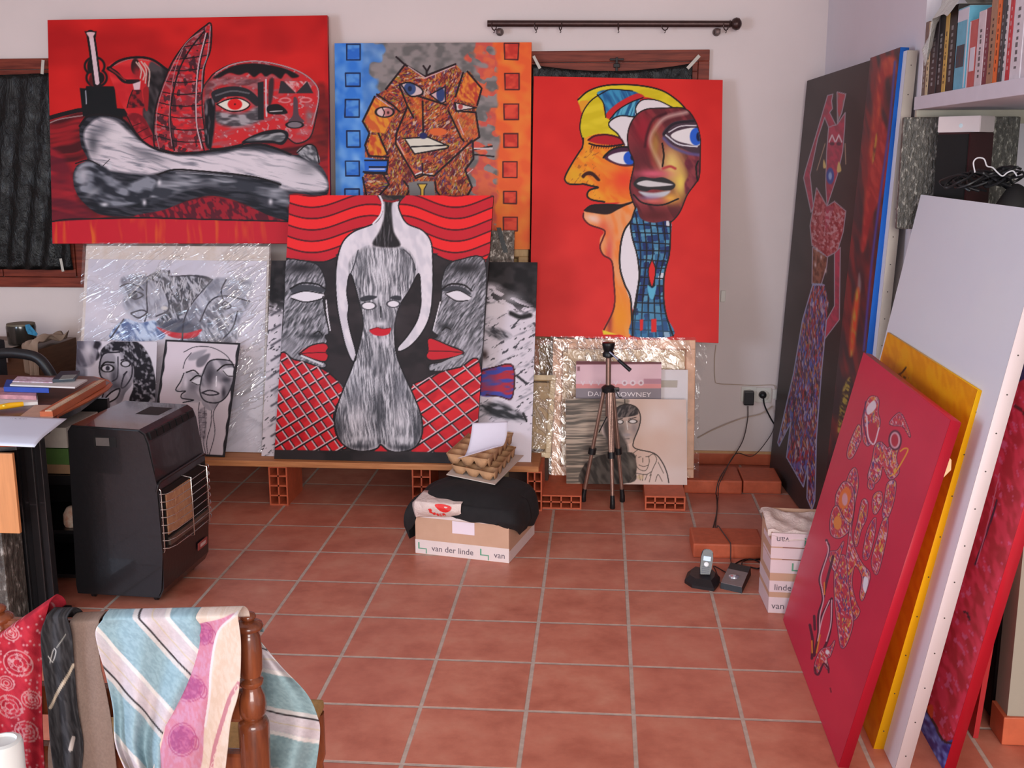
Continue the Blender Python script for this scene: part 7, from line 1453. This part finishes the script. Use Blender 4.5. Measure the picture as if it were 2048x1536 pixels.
for i, (xa, xb, ty, col, lab, nm) in enumerate(bk):
    Xs = 1.300 + rb_.uniform(0, .006); kk = .30
    ya = onX(xa, 190 - (xa - 1833) * .27, Xs)[1]; yb_ = onX(xb, 190 - (xb - 1833) * .27, Xs)[1]; ztop = max(onX((xa + xb) / 2 + 4, ty, Xs)[2], zs + .16); ztop = min(ztop, zs + .33); ya -= .0006; yb_ += .0006
    b = B(); bx(b, (Xs, yb_, zs), (Xs + .13, ya, ztop), .0012)
    m = mat('book_cover_%d' % i, col, .45, .10, 30)
    o = finish('book', b, m, loc=(Xs, (ya + yb_) / 2, zs)); tag(o, lab, 'book', 'books standing on the alcove shelf')
    b = B(); bx(b, (Xs + .0015, yb_ + .0015, ztop + .0001), (Xs + .128, ya - .0015, ztop + .0006)); finish('pages', b, mat('page_edge', (200, 192, 176), .8), o)
    hgt = ztop - zs; wd = ya - yb_; det = B()
    if i == 7: bx(det, (Xs - .0006, yb_ + .001, zs + hgt * .84), (Xs, ya - .001, zs + hgt * .985)); bx(det, (Xs - .0006, yb_ + .002, zs + hgt * .02), (Xs, yb_ + wd * .1, zs + hgt * .84)); dm = SHW
    elif i in (8,): bx(det, (Xs - .0006, yb_ + wd * .1, zs + hgt * .25), (Xs, ya - wd * .3, zs + hgt * .6)); bx(det, (Xs - .0006, ya - wd * .15, zs), (Xs, ya - .0005, zs + hgt * .99)); dm = SHW
    else:
        for k in range(9): bx(det, (Xs - .0006, yb_ + wd * (.36 + .06 * rb_.random()), zs + hgt * (.12 + .075 * k)), (Xs, ya - wd * (.36 + .06 * rb_.random()), zs + hgt * (.12 + .075 * k + .02 + .04 * rb_.random())))
        dm = mat('spine_print_%d' % i, tuple(int(v * .45) for v in col) if sum(col) > 330 else tuple(int(v * .4 + 110) for v in col), .5, .3, 60)
    finish('spine_print', det, dm, o)
    if i == 7: det = B(); bx(det, (Xs - .0009, yb_ + wd * .2, zs + hgt * .28), (Xs - .0004, ya - wd * .1, zs + hgt * .55)); finish('spine_picture', det, mat('spine_dark_picture', (74, 54, 44), .5, .5, 50, c2=(30, 60, 80)), o)
# plastic bag lying on the books
wv6 = wobble(41); bgm = m_film('thin_white_bag', (196, 194, 188), .35, .5, (12, 12, 12))
def bagt(a, c):
    y = -.02 - .28 * a; z = 2.062 + .10 * math.sin(math.pi * c) * (1 + .2 * wv6((a * 6, c * 4, 0))) + .02 * wv6((a * 12, c * 9, 2)) + (-.06 * (1 - a / .4) if a < .4 and c < .3 else 0)
    if a < .36 and c < .35: z -= .11 * (1 - c / .35) * (1 - abs(a - .16) / .2 if abs(a - .16) < .2 else 0)
    x = 1.27 + .20 * c + .01 * wv6((a * 8, c * 8, 4)); return (x, y, max(z, 1.86 if x < 1.295 else 2.06))
b = B(); sheet(b, bagt, 60, 40); o = finish('carrier_bag', b, bgm, smooth=True, loc=(1.36, -.15, 2.08)); solidify(o, .0008); tag(o, 'white translucent plastic bag slumped over the first books', 'bag')
# things under the shelf
bz = 1.3755
b = B(); tl, br = onY(1806, 232, .0), onY(1868, 400, .0); bx(b, (tl[0], -.012, bz), (1.62, .012, tl[2] - .004), .006); ob = finish('bubble_wrapped_panel', b, m_speck('bubble_wrap_dark', (58, 56, 50), (84, 80, 72), (176, 172, 160), 85), loc=(1.4, 0, bz)); tag(ob, 'speckled grey bubble-wrapped panel standing under the book shelf', 'panel')
def cornered(name, pa, pb, pc, Ya, Yb_, Yc_, z0, z1, m, lab, cat, bev=.003):
    A_, B_, C_ = onY(*pa, Ya), onY(*pb, Yb_), onY(*pc, Yc_); P = [np.array([p[0], p[1], z0]) for p in (A_, B_, C_)]; P.append(P[0] + P[2] - P[1])
    b = B(); hexa(b, P + [p + np.array([0, 0, z1 - z0]) for p in P]); bmesh.ops.bevel(b, geom=list(b.edges), offset=bev, segments=2, affect='EDGES'); o = finish(name, b, m, loc=tuple(P[1])); tag(o, lab, cat); return o, P
zsp = onY(1938, 264, -.24)[2]; zbx = onY(1961, 231, -.24)[2]
sp_, P = cornered('loudspeaker', (1874, 300), (1938, 300), (1986, 300), -.12, -.24, -.16, bz, zsp, mat('speaker_side', (56, 24, 26), .5), 'black fronted loudspeaker with dark red sides under the white box', 'speaker')
nf = np.cross(P[1] - P[0], [0, 0, 1.0]); nf /= np.linalg.norm(nf); q1, q2 = P[0] + (P[1] - P[0]) * .03, P[1] - (P[1] - P[0]) * .03; b = B()
if nf[1] > 0: nf = -nf
hexa(b, [q1 + [0, 0, .006], q2 + [0, 0, .006], q2 + [0, 0, zsp - bz - .006], q1 + [0, 0, zsp - bz - .006]] + [p + nf * .005 for p in (q1 + [0, 0, .006], q2 + [0, 0, .006], q2 + [0, 0, zsp - bz - .006], q1 + [0, 0, zsp - bz - .006])]); finish('speaker_grille', b, mat('grille_black', (20, 20, 20), .8), sp_)
wb, P = cornered('white_box', (1876, 245), (1961, 245), (1990, 245), -.135, -.245, -.18, zsp + .0006, zbx, mat('box_offwhite', (200, 188, 186), .5, .03), 'small white box on top of the loudspeaker', 'box', .002)
cc_ = (P[0] * .45 + P[1] * .55); nf = np.cross(P[1] - P[0], [0, 0, 1.0]); nf /= np.linalg.norm(nf); nf = -nf if nf[1] > 0 else nf
b = B(); lathe(b, cc_ + np.array([0, 0, (zbx - zsp) * .4]), [(0, .007), (.0006, .006)], 14, axis=tuple(nf)); finish('round_sticker', b, mat('sticker_blue', (190, 210, 226), .3), wb)
# tangle of leads and black bag
wv7 = wobble(55); b = B(); r7 = random.Random(3)
for k in range(16):
    pts = []; c0_ = Vector(onY(1955 + r7.uniform(-50, 80), 372 + r7.uniform(-12, 12), -.40))
    for j in range(9): an_ = j / 8 * 2 * math.pi * r7.uniform(.7, 1.1); pts.append((c0_.x + .05 * math.cos(an_) * r7.uniform(.6, 1.2), c0_.y + .05 * math.sin(an_), max(bz + .006, c0_.z + .022 * math.sin(an_ * 1.3 + k) + .02)))
    tube(b, cr(pts, 4), .004, 6)
tag(finish('cable_tangle', b, BLACKPL, smooth=True, loc=tuple(onY(1955, 375, -.40))), 'tangle of black leads on the lower shelf beside the loudspeaker', 'cables', kind='stuff')
wv8 = wobble(91)
def lump(name, cx, cy, z0, rx, ry, rz, m, label, cat, seed, peak=None):
    b = B(); bmesh.ops.create_icosphere(b, subdivisions=4, radius=1.0); w8 = wobble(seed)
    for v in b.verts:
        p = v.co.copy(); k = 1 + .16 * w8((p.x * 3, p.y * 3, p.z * 3)); z = p.z * rz * k
        if peak and p.z > 0: z += peak * max(0, p.z) ** 3
        v.co = Vector((cx + p.x * rx * k, cy + p.y * ry * k, max(z0, z0 + rz * .75 + z)))
    o = finish(name, b, m, smooth=True, loc=(cx, cy, z0)); tag(o, label, cat)
q_ = onY(1955, 365, -.42); lump('cable_pouch', q_[0], -.42, bz, .075, .05, .045, mat('black_pouch', (24, 24, 26), .5, .2, 30), 'black pouch wrapped in leads under the dark red speaker side', 'pouch', 7)
q_ = onY(2035, 340, -.42); lump('black_bag', q_[0], -.42, bz, .075, .06, .07, mat('black_bag_cloth', (26, 24, 24), .7, .2, 20), 'black bag with a pointed top at the right edge under the book shelf', 'bag', 9, .05)
q_ = onY(2010, 385, -.50); b = B(); bx(b, (q_[0] - .09, -.56, bz), (q_[0] + .12, -.48, bz + .02), .004); tag(finish('grey_case', b, mat('grey_plastic', (86, 82, 86), .5), loc=(q_[0], -.52, bz)), 'flat grey case in front of the black bag on the lower shelf', 'case')
cable('white_earphone_lead', [onY(*p, -.47) for p in ((1950, 345), (1947, 325), (1955, 316), (1968, 318), (1974, 332), (1985, 335), (1995, 345), (2005, 352), (2015, 345), (2026, 342), (2034, 352))], .0022, mat('white_lead', (206, 204, 206), .4), 'thin white earphone lead looped over the black pouch', 'cable')
q_ = onZ(1985, 1250, .001); b = B(); bx(b, (1.37, -.90, .001), (1.70, -.3, .9), .01); tag(finish('dark_storage_box', b, mat('storage_black', (16, 16, 18), .5, .2), loc=(1.5, -.6, 0)), 'dark storage box in the alcove behind the leaning canvases', 'box')

# ------------------------------------------------------------------ light
w = bpy.data.worlds.new('world'); SC.world = w; w.use_nodes = True; bg = w.node_tree.nodes['Background']; bg.inputs[0].default_value = (.80, .88, 1.0, 1); bg.inputs[1].default_value = WORLD
def area(name, loc, target, sx, sy, power, color):
    l = bpy.data.lights.new(name, 'AREA'); l.shape = 'RECTANGLE'; l.size = sx; l.size_y = sy; l.energy = power; l.color = color
    o = bpy.data.objects.new(name, l); COL.objects.link(o); o.location = loc
    d = Vector(target) - Vector(loc); o.rotation_euler = d.to_track_quat('-Z', 'Y').to_euler(); return o
for L in LIGHTS: area(*L)
SC.view_settings.view_transform = 'Standard'; SC.view_settings.look = 'None'; SC.view_settings.gamma = 1.0; SC.view_settings.exposure = EXPO
SC.view_settings.use_curve_mapping = False
SC.cycles.max_bounces = 6; SC.cycles.diffuse_bounces = 3; SC.cycles.glossy_bounces = 3; SC.cycles.transparent_max_bounces = 8; SC.cycles.adaptive_threshold = .02
